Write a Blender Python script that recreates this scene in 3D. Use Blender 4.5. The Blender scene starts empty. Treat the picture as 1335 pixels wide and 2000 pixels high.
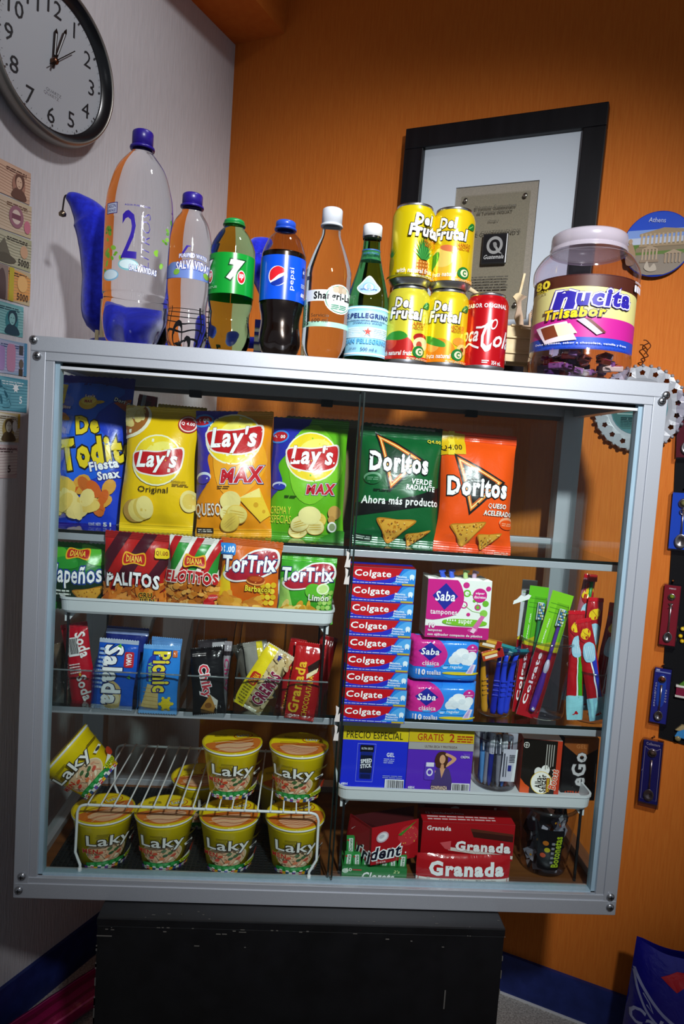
import bpy, bmesh, math, random
from mathutils import Vector, Matrix, noise
C = bpy.context.scene.collection
sc = bpy.context.scene
PI = math.pi

# ---------------------------------------------------------------- camera, world, light, exposure
F_PX, YAW, PITCH, ROLL = 1345.5, 0.058212, -0.076558, 0.06691
CAM = Vector((0.39712, -1.01272, 0.69049))
FW = Vector((math.sin(YAW)*math.cos(PITCH), math.cos(YAW)*math.cos(PITCH), math.sin(PITCH)))
_r = Vector((math.cos(YAW), -math.sin(YAW), 0)); _u = _r.cross(FW)
RT = math.cos(ROLL)*_r + math.sin(ROLL)*_u
UP = -math.sin(ROLL)*_r + math.cos(ROLL)*_u
cd = bpy.data.cameras.new('camera'); cam = bpy.data.objects.new('camera', cd); C.objects.link(cam)
cd.sensor_fit = 'VERTICAL'; cd.sensor_height = 36; cd.sensor_width = 24; cd.lens = F_PX*36/2000
cd.clip_start = .02
cam.matrix_world = Matrix(((RT.x, UP.x, -FW.x, CAM.x), (RT.y, UP.y, -FW.y, CAM.y), (RT.z, UP.z, -FW.z, CAM.z), (0, 0, 0, 1)))
sc.camera = cam
w = bpy.data.worlds.new('world'); sc.world = w; w.use_nodes = True
w.node_tree.nodes['Background'].inputs[0].default_value = (.80, .88, 1, 1)
w.node_tree.nodes['Background'].inputs[1].default_value = .19
def area(name, loc, target, size, power, col):
    ld = bpy.data.lights.new(name, 'AREA'); ld.shape = 'DISK'; ld.size = size; ld.energy = power; ld.color = col
    o = bpy.data.objects.new(name, ld); C.objects.link(o); o.location = loc
    o.rotation_euler = (Vector(target)-Vector(loc)).to_track_quat('-Z', 'Y').to_euler()
    return o
def spot(name, loc, target, size, power, col, cone, blend):
    ld = bpy.data.lights.new(name, 'SPOT'); ld.shadow_soft_size = size; ld.energy = power; ld.color = col
    ld.spot_size = math.radians(cone); ld.spot_blend = blend
    o = bpy.data.objects.new(name, ld); C.objects.link(o); o.location = loc
    o.rotation_euler = (Vector(target)-Vector(loc)).to_track_quat('-Z', 'Y').to_euler()
    return o
spot('ceiling_lamp', (.80, -.20, 2.02), (-.10, .22, 1.10), .06, 27, (.98, .98, 1), 84, 1)
spot('flash_lamp', (.75, -1.35, 1.45), (.64, 0, .80), .05, 172, (.97, .98, 1), 61, 1)
sc.view_settings.view_transform = 'Standard'; sc.view_settings.look = 'None'
sc.view_settings.gamma = 1; sc.view_settings.use_curve_mapping = False
sc.view_settings.exposure = 0.0
sc.cycles.transparent_max_bounces = 32
sc.cycles.max_bounces = 14; sc.cycles.transmission_bounces = 12

# ---------------------------------------------------------------- pixel of the photograph -> point in the room
def ray(x, y): return FW + RT*((x-667.5)/F_PX) - UP*((y-1000)/F_PX)
def hy(x, y, Y): d = ray(x, y); return CAM + d*((Y-CAM.y)/d.y)
def hz(x, y, Z): d = ray(x, y); return CAM + d*((Z-CAM.z)/d.z)
def hp(x, y, P, n): d = ray(x, y); return CAM + d*((Vector(P)-CAM).dot(n)/d.dot(n))

# ---------------------------------------------------------------- materials
def lin(h):
    h = h.lstrip('#'); o = []
    for i in (0, 2, 4):
        c = int(h[i:i+2], 16)/255; o.append(c/12.92 if c <= .04045 else ((c+.055)/1.055)**2.4)
    return (*o, 1)
_m = {}
def newmat(name):
    m = bpy.data.materials.new(name); m.use_nodes = True
    return m, m.node_tree.nodes, m.node_tree.links, m.node_tree.nodes['Principled BSDF']
KIND = {'paper': (.5, .4, 0), 'gloss': (.22, .5, 0), 'foil': (.30, .42, .22), 'matte': (.85, .2, 0), 'plastic': (.32, .5, 0), 'can': (.25, .5, 0), 'wrap': (.18, .6, .45)}
def ink(h, kind='paper'):
    k = (h, kind)
    if k in _m: return _m[k]
    m, N, L, b = newmat('ink_'+kind); r, sp, bu = KIND[kind]
    b.inputs['Base Color'].default_value = lin(h); b.inputs['Roughness'].default_value = r
    b.inputs['Specular IOR Level'].default_value = sp
    if kind == 'can': b.inputs['Metallic'].default_value = .35
    if bu:
        t = N.new('ShaderNodeTexCoord'); n = N.new('ShaderNodeTexNoise'); n.inputs['Scale'].default_value = 30; n.inputs['Detail'].default_value = 3
        n.inputs['Distortion'].default_value = 1.2
        bp = N.new('ShaderNodeBump'); bp.inputs['Strength'].default_value = bu; bp.inputs['Distance'].default_value = .004
        L.new(t.outputs['Object'], n.inputs['Vector']); L.new(n.outputs['Fac'], bp.inputs['Height']); L.new(bp.outputs[0], b.inputs['Normal'])
    _m[k] = m; return m
def metal(h, r=.3, me=1.0, name='metal'):
    k = (h, r, me)
    if k in _m: return _m[k]
    m, N, L, b = newmat(name); b.inputs['Base Color'].default_value = lin(h); b.inputs['Roughness'].default_value = r; b.inputs['Metallic'].default_value = me
    n = N.new('ShaderNodeTexNoise'); n.inputs['Scale'].default_value = 60
    mr = N.new('ShaderNodeMapRange'); mr.inputs['To Min'].default_value = r-.05; mr.inputs['To Max'].default_value = r+.08
    L.new(n.outputs['Fac'], mr.inputs['Value']); L.new(mr.outputs[0], b.inputs['Roughness'])
    _m[k] = m; return m
def clear(h='#f4fbfa', ior=1.45, gloss=.03, amt=1.0, name='clear'):
    """thin transparent sheet: see-through body with a Fresnel sheen"""
    k = ('clear', h, ior, gloss, amt)
    if k in _m: return _m[k]
    m, N, L, b = newmat(name); N.remove(b)
    t = N.new('ShaderNodeBsdfTransparent'); t.inputs[0].default_value = lin(h)
    g = N.new('ShaderNodeBsdfGlossy'); g.inputs['Roughness'].default_value = gloss
    fr = N.new('ShaderNodeLayerWeight'); fr.inputs['Blend'].default_value = .5
    f0 = ((ior-1)/(ior+1))**2
    pw = N.new('ShaderNodeMath'); pw.operation = 'POWER'; pw.inputs[1].default_value = 5; L.new(fr.outputs['Facing'], pw.inputs[0])
    ad = N.new('ShaderNodeMath'); ad.operation = 'MULTIPLY_ADD'; ad.inputs[1].default_value = 1-f0; ad.inputs[2].default_value = f0; L.new(pw.outputs[0], ad.inputs[0])
    mu = N.new('ShaderNodeMath'); mu.operation = 'MULTIPLY'; mu.inputs[1].default_value = amt; mu.use_clamp = True
    mx = N.new('ShaderNodeMixShader'); L.new(ad.outputs[0], mu.inputs[0]); L.new(mu.outputs[0], mx.inputs[0])
    L.new(t.outputs[0], mx.inputs[1]); L.new(g.outputs[0], mx.inputs[2]); L.new(mx.outputs[0], N['Material Output'].inputs[0])
    _m[k] = m; return m
def milky(h, dense, r=.25):
    """translucent moulded plastic: part see-through, part pale body"""
    k = ('milky', h, dense)
    if k in _m: return _m[k]
    m, N, L, b = newmat('milky_plastic'); b.inputs['Base Color'].default_value = lin(h); b.inputs['Roughness'].default_value = r
    t = N.new('ShaderNodeBsdfTransparent'); mx = N.new('ShaderNodeMixShader'); mx.inputs[0].default_value = dense
    L.new(t.outputs[0], mx.inputs[1]); L.new(b.outputs[0], mx.inputs[2]); L.new(mx.outputs[0], N['Material Output'].inputs[0])
    _m[k] = m; return m
def glass(h, ior=1.33, r=0.0):
    k = ('glass', h, ior, r)
    if k in _m: return _m[k]
    m, N, L, b = newmat('glass'); b.inputs['Base Color'].default_value = lin(h); b.inputs['Transmission Weight'].default_value = 1
    b.inputs['IOR'].default_value = ior; b.inputs['Roughness'].default_value = r
    _m[k] = m; return m
def textured(name, cols, scale, stretch=(1, 1, 1), rough=.7, bump=.3, dist=.002, detail=4, spec=.3):
    m, N, L, b = newmat(name)
    t = N.new('ShaderNodeTexCoord'); mp = N.new('ShaderNodeMapping'); mp.inputs['Scale'].default_value = stretch
    n = N.new('ShaderNodeTexNoise'); n.inputs['Scale'].default_value = scale; n.inputs['Detail'].default_value = detail
    cr = N.new('ShaderNodeValToRGB'); e = cr.color_ramp.elements
    e[0].color = lin(cols[0]); e[1].color = lin(cols[1]); e[0].position = .35; e[1].position = .65
    bp = N.new('ShaderNodeBump'); bp.inputs['Strength'].default_value = bump; bp.inputs['Distance'].default_value = dist
    L.new(t.outputs['Object'], mp.inputs[0]); L.new(mp.outputs[0], n.inputs['Vector']); L.new(n.outputs['Fac'], cr.inputs[0])
    L.new(cr.outputs[0], b.inputs['Base Color']); L.new(n.outputs['Fac'], bp.inputs['Height']); L.new(bp.outputs[0], b.inputs['Normal'])
    b.inputs['Roughness'].default_value = rough; b.inputs['Specular IOR Level'].default_value = spec
    return m
M_WHITE_WALL = textured('white_ribbed_plaster', ('#c3c1c5', '#cbc9cd'), 260, (1, .07, 1), .8, .4, .003)
M_ORANGE_WALL = textured('orange_ribbed_plaster', ('#c86a1e', '#ce7224'), 260, (1, .07, 1), .75, .4, .003)
M_BEAM = textured('orange_beam_paint', ('#c86a1e', '#ce7224'), 60, (1, 1, 1), .8, .3, .002)
M_BASE = textured('navy_skirting_paint', ('#1c2a66', '#243276'), 40, (1, 1, 1), .5, .15, .001)
M_FLOOR = textured('speckled_terrazzo', ('#8d8b86', '#c4c2bc'), 260, (1, 1, 1), .5, .05, .001, 2)
M_ALU = textured('anodised_aluminium', ('#b9bec6', '#bfc4cb'), 900, (1, 1, 1), .40, .02, .0002, spec=.6)
M_ALU.node_tree.nodes['Principled BSDF'].inputs['Metallic'].default_value = .5
M_TRACK = textured('pale_blue_glazing_track', ('#8fa9b8', '#96b0be'), 200, (1, 1, .1), .4, .05, .0005, spec=.5)
M_DARKGAP = ink('#101113', 'matte')
M_BOARD = textured('grey_melamine_board', ('#5d5b58', '#66645f'), 60, (.2, 1, 1), .45, .1, .0005)
M_BROWN = textured('brown_wood_board', ('#5a3418', '#7b4a22'), 40, (.15, 1, 1), .5, .15, .0006)
M_CRATE = textured('black_painted_wood', ('#0b0b0d', '#131316'), 30, (1, 1, 1), .42, .15, .0008, spec=.4)
M_PALEWOOD = textured('pale_plywood', ('#c9b48a', '#dcc9a2'), 60, (.2, 1, 1), .65, .1, .0005)
M_VELVET = textured('blue_velvet', ('#1019a0', '#1a28c4'), 120, (1, 1, 1), .9, .4, .001, spec=.1)
M_VELVET.node_tree.nodes['Principled BSDF'].inputs['Sheen Weight'].default_value = .4
M_GLASS = clear('#f8fcfb', 1.4, .02, .7, 'cabinet_glass')
M_ACRYL = clear('#f2f5f5', 1.5, .04, 1.5, 'clear_acrylic')
M_PET = clear('#f3f0f6', 1.45, .05, 1.3, 'clear_plastic')
M_WHITEP = ink('#dfe3e6', 'plastic')

# ---------------------------------------------------------------- mesh building
class MB:
    def __init__(s): s.v = []; s.f = []; s.mi = []; s.sm = []; s.mats = []
    def slot(s, m):
        if m not in s.mats: s.mats.append(m)
        return s.mats.index(m)
    def add(s, vs, fs, m, sm=False, M=None):
        o = len(s.v); k = s.slot(m)
        s.v += [tuple(M @ Vector(p)) if M else tuple(p) for p in vs]
        for f in fs: s.f.append([i+o for i in f]); s.mi.append(k); s.sm.append(sm)
    def box(s, x0, x1, y0, y1, z0, z1, m, bev=0, M=None, seg=2):
        bm = bmesh.new(); bmesh.ops.create_cube(bm, size=1)
        for v in bm.verts: v.co = Vector(((x0+x1)/2+v.co.x*(x1-x0), (y0+y1)/2+v.co.y*(y1-y0), (z0+z1)/2+v.co.z*(z1-z0)))
        if bev: bmesh.ops.bevel(bm, geom=bm.edges[:], offset=bev, segments=seg, affect='EDGES', profile=.5)
        s.bm(bm, m, False, M)
    def bm(s, bm, m, sm=False, M=None):
        bm.verts.index_update(); s.add([v.co[:] for v in bm.verts], [[v.index for v in f.verts] for f in bm.faces], m, sm, M); bm.free()
    def lathe(s, prof, m, seg=40, mod=None, M=None, sm=True):
        vs = []; fs = []; n = len(prof)
        for j in range(seg):
            a = 2*PI*j/seg
            for r, z in prof:
                rr = r*(mod(a, z) if mod else 1); vs.append((rr*math.cos(a), rr*math.sin(a), z))
        for j in range(seg):
            k = (j+1) % seg
            for i in range(n-1):
                fs.append([j*n+i, k*n+i, k*n+i+1, j*n+i+1])
        s.add(vs, fs, m, sm, M)
    def tube(s, pts, r, m, seg=8, closed=False, M=None, flat=1.0):
        pts = [Vector(p) for p in pts]; n = len(pts); vs = []; fs = []
        up = None
        for i, p in enumerate(pts):
            a = pts[(i-1) % n] if closed or i else p; b = pts[(i+1) % n] if closed or i < n-1 else p
            t = (b-a).normalized()
            if up is None: up = t.orthogonal().normalized()
            up = (up - t*up.dot(t)); up = up.normalized() if up.length > 1e-6 else t.orthogonal().normalized()
            q = t.cross(up); rr = r[i] if isinstance(r, (list, tuple)) else r
            for k in range(seg):
                an = 2*PI*k/seg; vs.append(p+up*(rr*math.cos(an)*flat)+q*(rr*math.sin(an)))
        for i in range(n if closed else n-1):
            for k in range(seg):
                a = i*seg+k; b = i*seg+(k+1) % seg; c = ((i+1) % n)*seg+(k+1) % seg; d = ((i+1) % n)*seg+k
                fs.append([a, b, c, d])
        if not closed: fs += [list(range(seg))[::-1], list(range((n-1)*seg, n*seg))]
        s.add(vs, fs, m, True, M)
    def prism(s, pts, d0, d1, m, M=None):
        """outline in local x,y pushed through local z from d0 to d1"""
        n = len(pts); vs = [(x, y, d0) for x, y in pts]+[(x, y, d1) for x, y in pts]
        fs = [list(range(n))[::-1], list(range(n, 2*n))]+[[i, (i+1) % n, n+(i+1) % n, n+i] for i in range(n)]
        s.add(vs, fs, m, False, M)
    def surf(s, S, m, sm=True):
        vs = [p for row in S.P for p in row]; k = S.nv+1
        s.add(vs, [[i*k+j, (i+1)*k+j, (i+1)*k+j+1, i*k+j+1] for i in range(S.nu) for j in range(S.nv)], m, sm)
    def build(s, name, parent=None, mw=None):
        me = bpy.data.meshes.new(name); me.from_pydata(s.v, [], s.f)
        for m in s.mats: me.materials.append(m)
        me.polygons.foreach_set('material_index', s.mi); me.polygons.foreach_set('use_smooth', s.sm)
        me.update()
        o = bpy.data.objects.new(name, me); C.objects.link(o)
        if parent: o.parent = parent
        if mw: o.matrix_world = mw
        return o
def tag(o, label, cat, group=None):
    o['label'] = label; o['category'] = cat
    if group: o['group'] = group
    return o
def thing(name, label, cat, M=None, group=None):
    o = bpy.data.objects.new(name, None); C.objects.link(o); o.empty_display_size = .02
    if M is not None: o.matrix_world = M if isinstance(M, Matrix) else Matrix.Translation(M)
    return tag(o, label, cat, group)
def struct(name, mb):
    o = mb.build(name); o['kind'] = 'structure'; return o
def dup(root, M, label=None):
    r = root.copy(); C.objects.link(r); r.matrix_world = M
    if label: r['label'] = label
    for ch in list(root.children):
        c = ch.copy(); C.objects.link(c); c.parent = r
        for g in ch.children:
            d = g.copy(); C.objects.link(d); d.parent = c
    return r
def smooth_curve(pts, n=8, closed=False):
    pts = [Vector(p) for p in pts]; out = []; L = len(pts)
    for i in range(L if closed else L-1):
        p0 = pts[(i-1) % L] if closed or i else pts[i]; p1 = pts[i]; p2 = pts[(i+1) % L]; p3 = pts[(i+2) % L] if closed or i < L-2 else p2
        for k in range(n):
            t = k/n
            out.append(.5*((2*p1)+(p2-p0)*t+(2*p0-5*p1+4*p2-p3)*t*t+(3*p1-p0-3*p2+p3)*t**3))
    if not closed: out.append(pts[-1])
    return out

# ---------------------------------------------------------------- printed artwork laid over curved surfaces
class Surf:
    """grid of points over [0,1]x[0,1]; w,h are its metric size"""
    def __init__(s, fn, w, h, nu, nv):
        s.w, s.h, s.nu, s.nv = w, h, nu, nv
        s.P = [[Vector(fn(i/nu, j/nv)) for j in range(nv+1)] for i in range(nu+1)]
        s.N = []
        for i in range(nu+1):
            row = []
            for j in range(nv+1):
                du = s.P[min(i+1, nu)][j]-s.P[max(i-1, 0)][j]; dv = s.P[i][min(j+1, nv)]-s.P[i][max(j-1, 0)]
                n = du.cross(dv); row.append(n.normalized() if n.length > 1e-12 else Vector((0, 0, 1)))
            s.N.append(row)
    def at(s, a, b, off):
        x = min(max(a*s.nu, 0), s.nu); y = min(max(b*s.nv, 0), s.nv)
        i = min(int(x), s.nu-1); j = min(int(y), s.nv-1); x -= i; y -= j
        f = lambda G: G[i][j]*((1-x)*(1-y))+G[i+1][j]*(x*(1-y))+G[i][j+1]*((1-x)*y)+G[i+1][j+1]*(x*y)
        return f(s.P)+f(s.N)*off
_t = {}
def glyph(s, b, sh):
    k = (s, round(b, 4), sh)
    if k in _t: return _t[k]
    def make(bb):
        cu = bpy.data.curves.new('lettering', 'FONT'); cu.body = s; cu.size = 1; cu.offset = bb; cu.shear = sh; cu.resolution_u = 2
        ob = bpy.data.objects.new('lettering', cu); me = ob.to_mesh()
        r = ([(v.co.x, v.co.y) for v in me.vertices], [list(p.vertices) for p in me.polygons])
        ob.to_mesh_clear(); bpy.data.objects.remove(ob); bpy.data.curves.remove(cu); return r
    box = lambda r: [f(p[i] for p in r[0]) for i in (0, 1) for f in (min, max)]
    r = make(b)
    if b and r[0]:      # a swollen outline can spike at sharp joins: step back until it is sane
        b0 = box(make(0))
        for f in (1, .93, 1.07, .85, .7, .5, .3, 0):
            r = make(b*f); d = box(r)
            if max(abs(p-q) for p, q in zip(b0, d)) < abs(b)*2.2+.02: break
    _t[k] = r; return r
_adv = {}
def advance(c):
    if c not in _adv:
        mx = lambda q: max(p[0] for p in glyph(q, 0, 0)[0])
        _adv[c] = mx(c+'l')-mx('l')
    return _adv[c]
def text2d(s, b, sh, extra=0):
    """one (points, faces) pair per letter"""
    out = []; x = 0
    for c in s:
        if c != ' ':
            v, f = glyph(c, b+extra, sh)
            if f: out.append(([(p[0]+x, p[1]) for p in v], f))
        x += advance(c)*1.02+max(b, 0)*1.5
    return out
# items: positions and sizes are fractions of the surface's width and height
def E(x, y, rx, ry, c, rot=0, n=26): return ('E', x, y, rx, ry, c, rot, n)
def B(x0, y0, x1, y1, c): return ('P', [(x0, y0), (x1, y0), (x1, y1), (x0, y1)], c)
def P(pts, c): return ('P', pts, c)
def Sm(pts, c): return ('P', [tuple(p[:2]) for p in smooth_curve([(*q, 0) for q in pts], 5, True)], c)
def L(pts, w, c): return ('L', pts, w, c)
def T(s, x, y, w, h, c, b=.02, sh=0, rot=0, o=None, ow=.06, arc=0, skew=0, grow=0, o2=None, ow2=.12):
    return ('T', s, x, y, w, h, c, b, sh, rot, o, ow, arc, skew, grow, o2, ow2)
def RB(x0, y0, x1, y1, c, r=.3):   # rounded box
    w, h = x1-x0, y1-y0; pts = []
    for cx, cy, a0 in ((x1, y1, 0), (x0, y1, 90), (x0, y0, 180), (x1, y0, 270)):
        sx = 1 if cx == x1 else -1; sy = 1 if cy == y1 else -1
        for k in range(5):
            a = math.radians(a0+k*22.5); pts.append((cx-sx*w*r/2+math.cos(a)*w*r/2, cy-sy*h*r/2+math.sin(a)*h*r/2))
    return ('P', pts, c)
def shift(groups, sy, oy):   # squeeze artwork vertically
    o = []
    for nm, its in groups:
        r = []
        for i in its:
            if i[0] == 'E': i = (*i[:2], i[2]*sy+oy, i[3], i[4]*sy, *i[5:])
            elif i[0] in 'PL': i = (i[0], [(x, y*sy+oy) for x, y in i[1]], *i[2:])
            else: i = (*i[:3], i[3]*sy+oy, i[4], i[5]*sy, *i[6:])
            r.append(i)
        o.append((nm, r))
    return o
def heap(n, x0, y0, x1, y1, cols, sx, sy, seed, tri=False):
    rd = random.Random(seed); out = []
    for i in range(n):
        x = rd.uniform(x0, x1); y = rd.uniform(y0, y1); k = rd.uniform(.7, 1.2); a = rd.uniform(0, 180)
        out.append(('E', x, y, sx*k, sy*k*rd.uniform(.6, 1), rd.choice(cols), a, 3 if tri and rd.random() < .5 else 12))
    return out
def lines(x0, y0, x1, y1, n, c, seed=1, wd=.5):   # small print
    rd = random.Random(seed); out = []; dy = (y1-y0)/n
    for i in range(n):
        y = y0+dy*i; x = x0
        while x < x1-.01:
            l = min(rd.uniform(.03, .12), x1-x); out.append(B(x, y, x+l, y+dy*wd, c)); x += l+.012
    return out
def barcode(x0, y0, x1, y1, seed=1):
    rd = random.Random(seed); out = [B(x0, y0, x1, y1, '#f2f2f2')]; x = x0+.06*(x1-x0)
    while x < x1-.06*(x1-x0):
        l = (x1-x0)*rd.choice((.015, .03, .045)); out.append(B(x, y0+.12*(y1-y0), x+l, y1-.06*(y1-y0), '#151515')); x += l+(x1-x0)*rd.choice((.02, .035))
    return out
def expand(it, W, H):
    k = it[0]
    if k == 'E':
        _, x, y, rx, ry, c, rot, n = it; a = math.radians(rot); rx *= W; ry *= H; ca, sa = math.cos(a), math.sin(a)
        pts = [(x*W+rx*math.cos(t)*ca-ry*math.sin(t)*sa, y*H+rx*math.cos(t)*sa+ry*math.sin(t)*ca) for t in (2*PI*i/n for i in range(n))]
        return [(pts, [list(range(n))], c)]
    if k == 'P': return [([(x*W, y*H) for x, y in it[1]], [list(range(len(it[1])))], it[2])]
    if k == 'L':
        pts = [Vector((x*W, y*H)) for x, y in it[1]]; w = it[2]*W/2; out = []; l = []; r = []
        for i, p in enumerate(pts):
            t = (pts[min(i+1, len(pts)-1)]-pts[max(i-1, 0)]).normalized(); n = Vector((-t.y, t.x)); l.append(p+n*w); r.append(p-n*w)
        n = len(pts); return [([tuple(q) for q in l+r], [[i, i+1, n+i+1, n+i] for i in range(n-1)], it[3])]
    _, s, x, y, w, h, c, b, sh, rot, o, ow, arc, skew, grow, o2, ow2 = it
    base = text2d(s, b, sh); bv = [p for g in base for p in g[0]]
    x0 = min(p[0] for p in bv); x1 = max(p[0] for p in bv); y0 = min(p[1] for p in bv); y1 = max(p[1] for p in bv)
    if 79 < abs(rot) < 101: w, h = w*H/W, h*W/H   # upright lettering: length in heights, letter size in widths
    if not w: w = (x1-x0)/(y1-y0)*h*H/W
    ca, sa = math.cos(math.radians(rot)), math.sin(math.radians(rot)); out = []
    for col, ob in ((o2, ow2), (o, ow), (c, 0)):
        if not col: continue
        for vv, ff in (text2d(s, b, sh, ob) if ob else base):
            pts = []
            for px, py in vv:
                X = (px-(x0+x1)/2)/(x1-x0); Y = (py-(y0+y1)/2)/(y1-y0)
                Y = Y*(1+grow*X); X *= w*W; Y = Y*h*H + (arc*((2*X/(w*W))**2)+skew*X/(w*W))*h*H
                pts.append((x*W+X*ca-Y*sa, y*H+X*sa+Y*ca))
            out.append((pts, ff, col))
    return out
def art(mb, S, items, kind, base=.0003, step=7e-5, n0=0):
    W, H = S.w, S.h; lay = n0
    for it in items:
        last = None; odd = 0
        for pts, faces, col in expand(it, W, H):
            if col != last: lay += 1; last = col
            odd = 1-odd
            bm = bmesh.new(); vs = [bm.verts.new((p[0]/W, p[1]/H, 0)) for p in pts]
            for f in faces:
                try: bm.faces.new([vs[i] for i in f])
                except ValueError: pass
            bm.normal_update()
            if it[0] != 'T': bmesh.ops.triangulate(bm, faces=bm.faces[:], ngon_method='EAR_CLIP')
            xs = [p[0]/W for p in pts]; ys = [p[1]/H for p in pts]
            for lo, hi, ax in ((min(xs), max(xs), 0), (min(ys), max(ys), 1)):
                e = Vector((1, 0, 0)) if ax == 0 else Vector((0, 1, 0)); n = S.nu if ax == 0 else S.nv
                if lo < -1e-4: bmesh.ops.bisect_plane(bm, geom=bm.verts[:]+bm.edges[:]+bm.faces[:], plane_co=e*0, plane_no=-e, clear_outer=True)
                if hi > 1+1e-4: bmesh.ops.bisect_plane(bm, geom=bm.verts[:]+bm.edges[:]+bm.faces[:], plane_co=e*1, plane_no=e, clear_outer=True)
                for i in range(1, n):
                    q = i/n
                    if lo < q-1e-5 and hi > q+1e-5 and bm.faces:
                        bmesh.ops.bisect_plane(bm, geom=bm.verts[:]+bm.edges[:]+bm.faces[:], plane_co=e*q, plane_no=e, dist=1e-6)
            if not bm.faces: bm.free(); continue
            bm.normal_update()
            for f in bm.faces:
                if f.normal.z < 0: f.normal_flip()
            for v in bm.verts: v.co = S.at(v.co.x, v.co.y, base+step*(lay+.35*odd))
            mb.bm(bm, ink(col, kind), S.nu > 1 or S.nv > 1)
    return lay
def prints(parent, S, groups, kind, base=.0003, step=7e-5):
    n = 0
    for name, items in groups:
        mb = MB(); n = art(mb, S, items, kind, base, step, n)
        if mb.f: mb.build(name, parent)
def flat(w, h, n=0.0): return Surf(lambda a, b: ((a-.5)*w, b*h, n), w, h, 1, 1)
def cyl(r0, r1, z0, z1, span, nu=30, nv=1, bow=None):
    sp = math.radians(span)
    def fn(a, b):
        r = r0+(r1-r0)*b if not bow else bow(b); t = (a-.5)*sp; return (r*math.sin(t), -r*math.cos(t), z0+(z1-z0)*b)
    return Surf(fn, (r0+r1)/2*sp, z1-z0, nu, nv)

# ---------------------------------------------------------------- frames for packs: local x right, y up, z out of the front
def quad(TL, TR, BL, BR, y0, lean=0.0, yaw=0.0):
    """pack plane through the photograph's bottom edge at depth y0; returns matrix, width, height"""
    a, l = math.radians(yaw), math.radians(lean)
    n0 = Vector((math.sin(a), -math.cos(a), 0)); n = n0*math.cos(l)+Vector((0, 0, math.sin(l)))
    bm = ((BL[0]+BR[0])/2, (BL[1]+BR[1])/2); O = hy(*bm, y0)
    tl, tr, bl, br = (hp(*q, O, n) for q in (TL, TR, BL, BR))
    rt = (tr-tl)+(br-bl); rt -= n*rt.dot(n); rt.normalize(); up = n.cross(rt)
    mid = (tl+tr)/2; b = (bl+br)/2
    w = ((tr-tl).length+(br-bl).length)/2; h = (mid-b).dot(up)
    b2 = mid-up*h if abs((mid-b).dot(rt)) < .004 else b
    b2 = (mid+b)/2-up*h/2
    M = Matrix(((rt.x, up.x, n.x, b2.x), (rt.y, up.y, n.y, b2.y), (rt.z, up.z, n.z, b2.z), (0, 0, 0, 1)))
    return M, w, h
def face_cam(x, y, z, turn=0):
    a = math.atan2(CAM.x-x, -(CAM.y-y))+math.radians(turn)
    return Matrix.Translation((x, y, z)) @ Matrix.Rotation(a, 4, 'Z')
# ================================================================ the room
TH = .49296
EO = Vector((math.cos(TH), -math.sin(TH), 0)); NO = Vector((-math.sin(TH), -math.cos(TH), 0))   # orange wall: along, outward
EL = Vector((math.sin(TH), math.cos(TH), 0)); NL = Vector((math.cos(TH), -math.sin(TH), 0))     # white wall: along (to the corner), outward
CN = Vector((.1605, .7979, 0))
FLOOR, BEAM_Z, CEIL = -.4539, 1.6963, 2.15
def frame(O, r, n): return Matrix(((r.x, 0, n.x, O.x), (r.y, 0, n.y, O.y), (r.z, 1, n.z, O.z), (0, 0, 0, 1)))
MO = frame(CN, EO, NO); ML = frame(CN, EL, NL)      # local x along wall, y up, z out of it
def on_orange(px, py, off=0): p = MO.inverted() @ hp(px, py, CN+NO*off, NO); return p.x, p.y
def on_white(px, py, off=0): p = ML.inverted() @ hp(px, py, CN+NL*off, NL); return p.x, p.y
mb = MB(); mb.box(-2.6, .0, FLOOR-.02, CEIL, -.12, 0, M_WHITE_WALL); o = struct('wall_left', mb); o.matrix_world = ML
mb = MB(); mb.box(-.12, 2.6, FLOOR-.02, CEIL, -.12, 0, M_ORANGE_WALL); o = struct('wall_back', mb); o.matrix_world = MO
bt = on_orange(556, 55.5)[0]
mb = MB(); mb.box(0, bt, BEAM_Z, CEIL, 0, 2.6, M_BEAM); o = struct('trim_1', mb); o.matrix_world = MO
mb = MB(); mb.box(-2.6, 2.8, -3.2, 1.4, CEIL, CEIL+.06, ink('#c9c2ba', 'matte')); struct('ceiling', mb)
mb = MB(); mb.box(-2.6, 2.8, -3.2, 1.4, FLOOR-.06, FLOOR, M_FLOOR); struct('floor', mb)
BB = .0896
mb = MB(); mb.box(-2.6, 0, FLOOR, FLOOR+BB, 0, .008, M_BASE); o = struct('baseboard_left', mb); o.matrix_world = ML
mb = MB(); mb.box(0, 2.6, FLOOR, FLOOR+BB, 0, .008, M_BASE); mb.box(0, 2.6, FLOOR, FLOOR+.004, .008, .011, ink('#d8dade', 'gloss')); o = struct('baseboard_back', mb); o.matrix_world = MO

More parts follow.
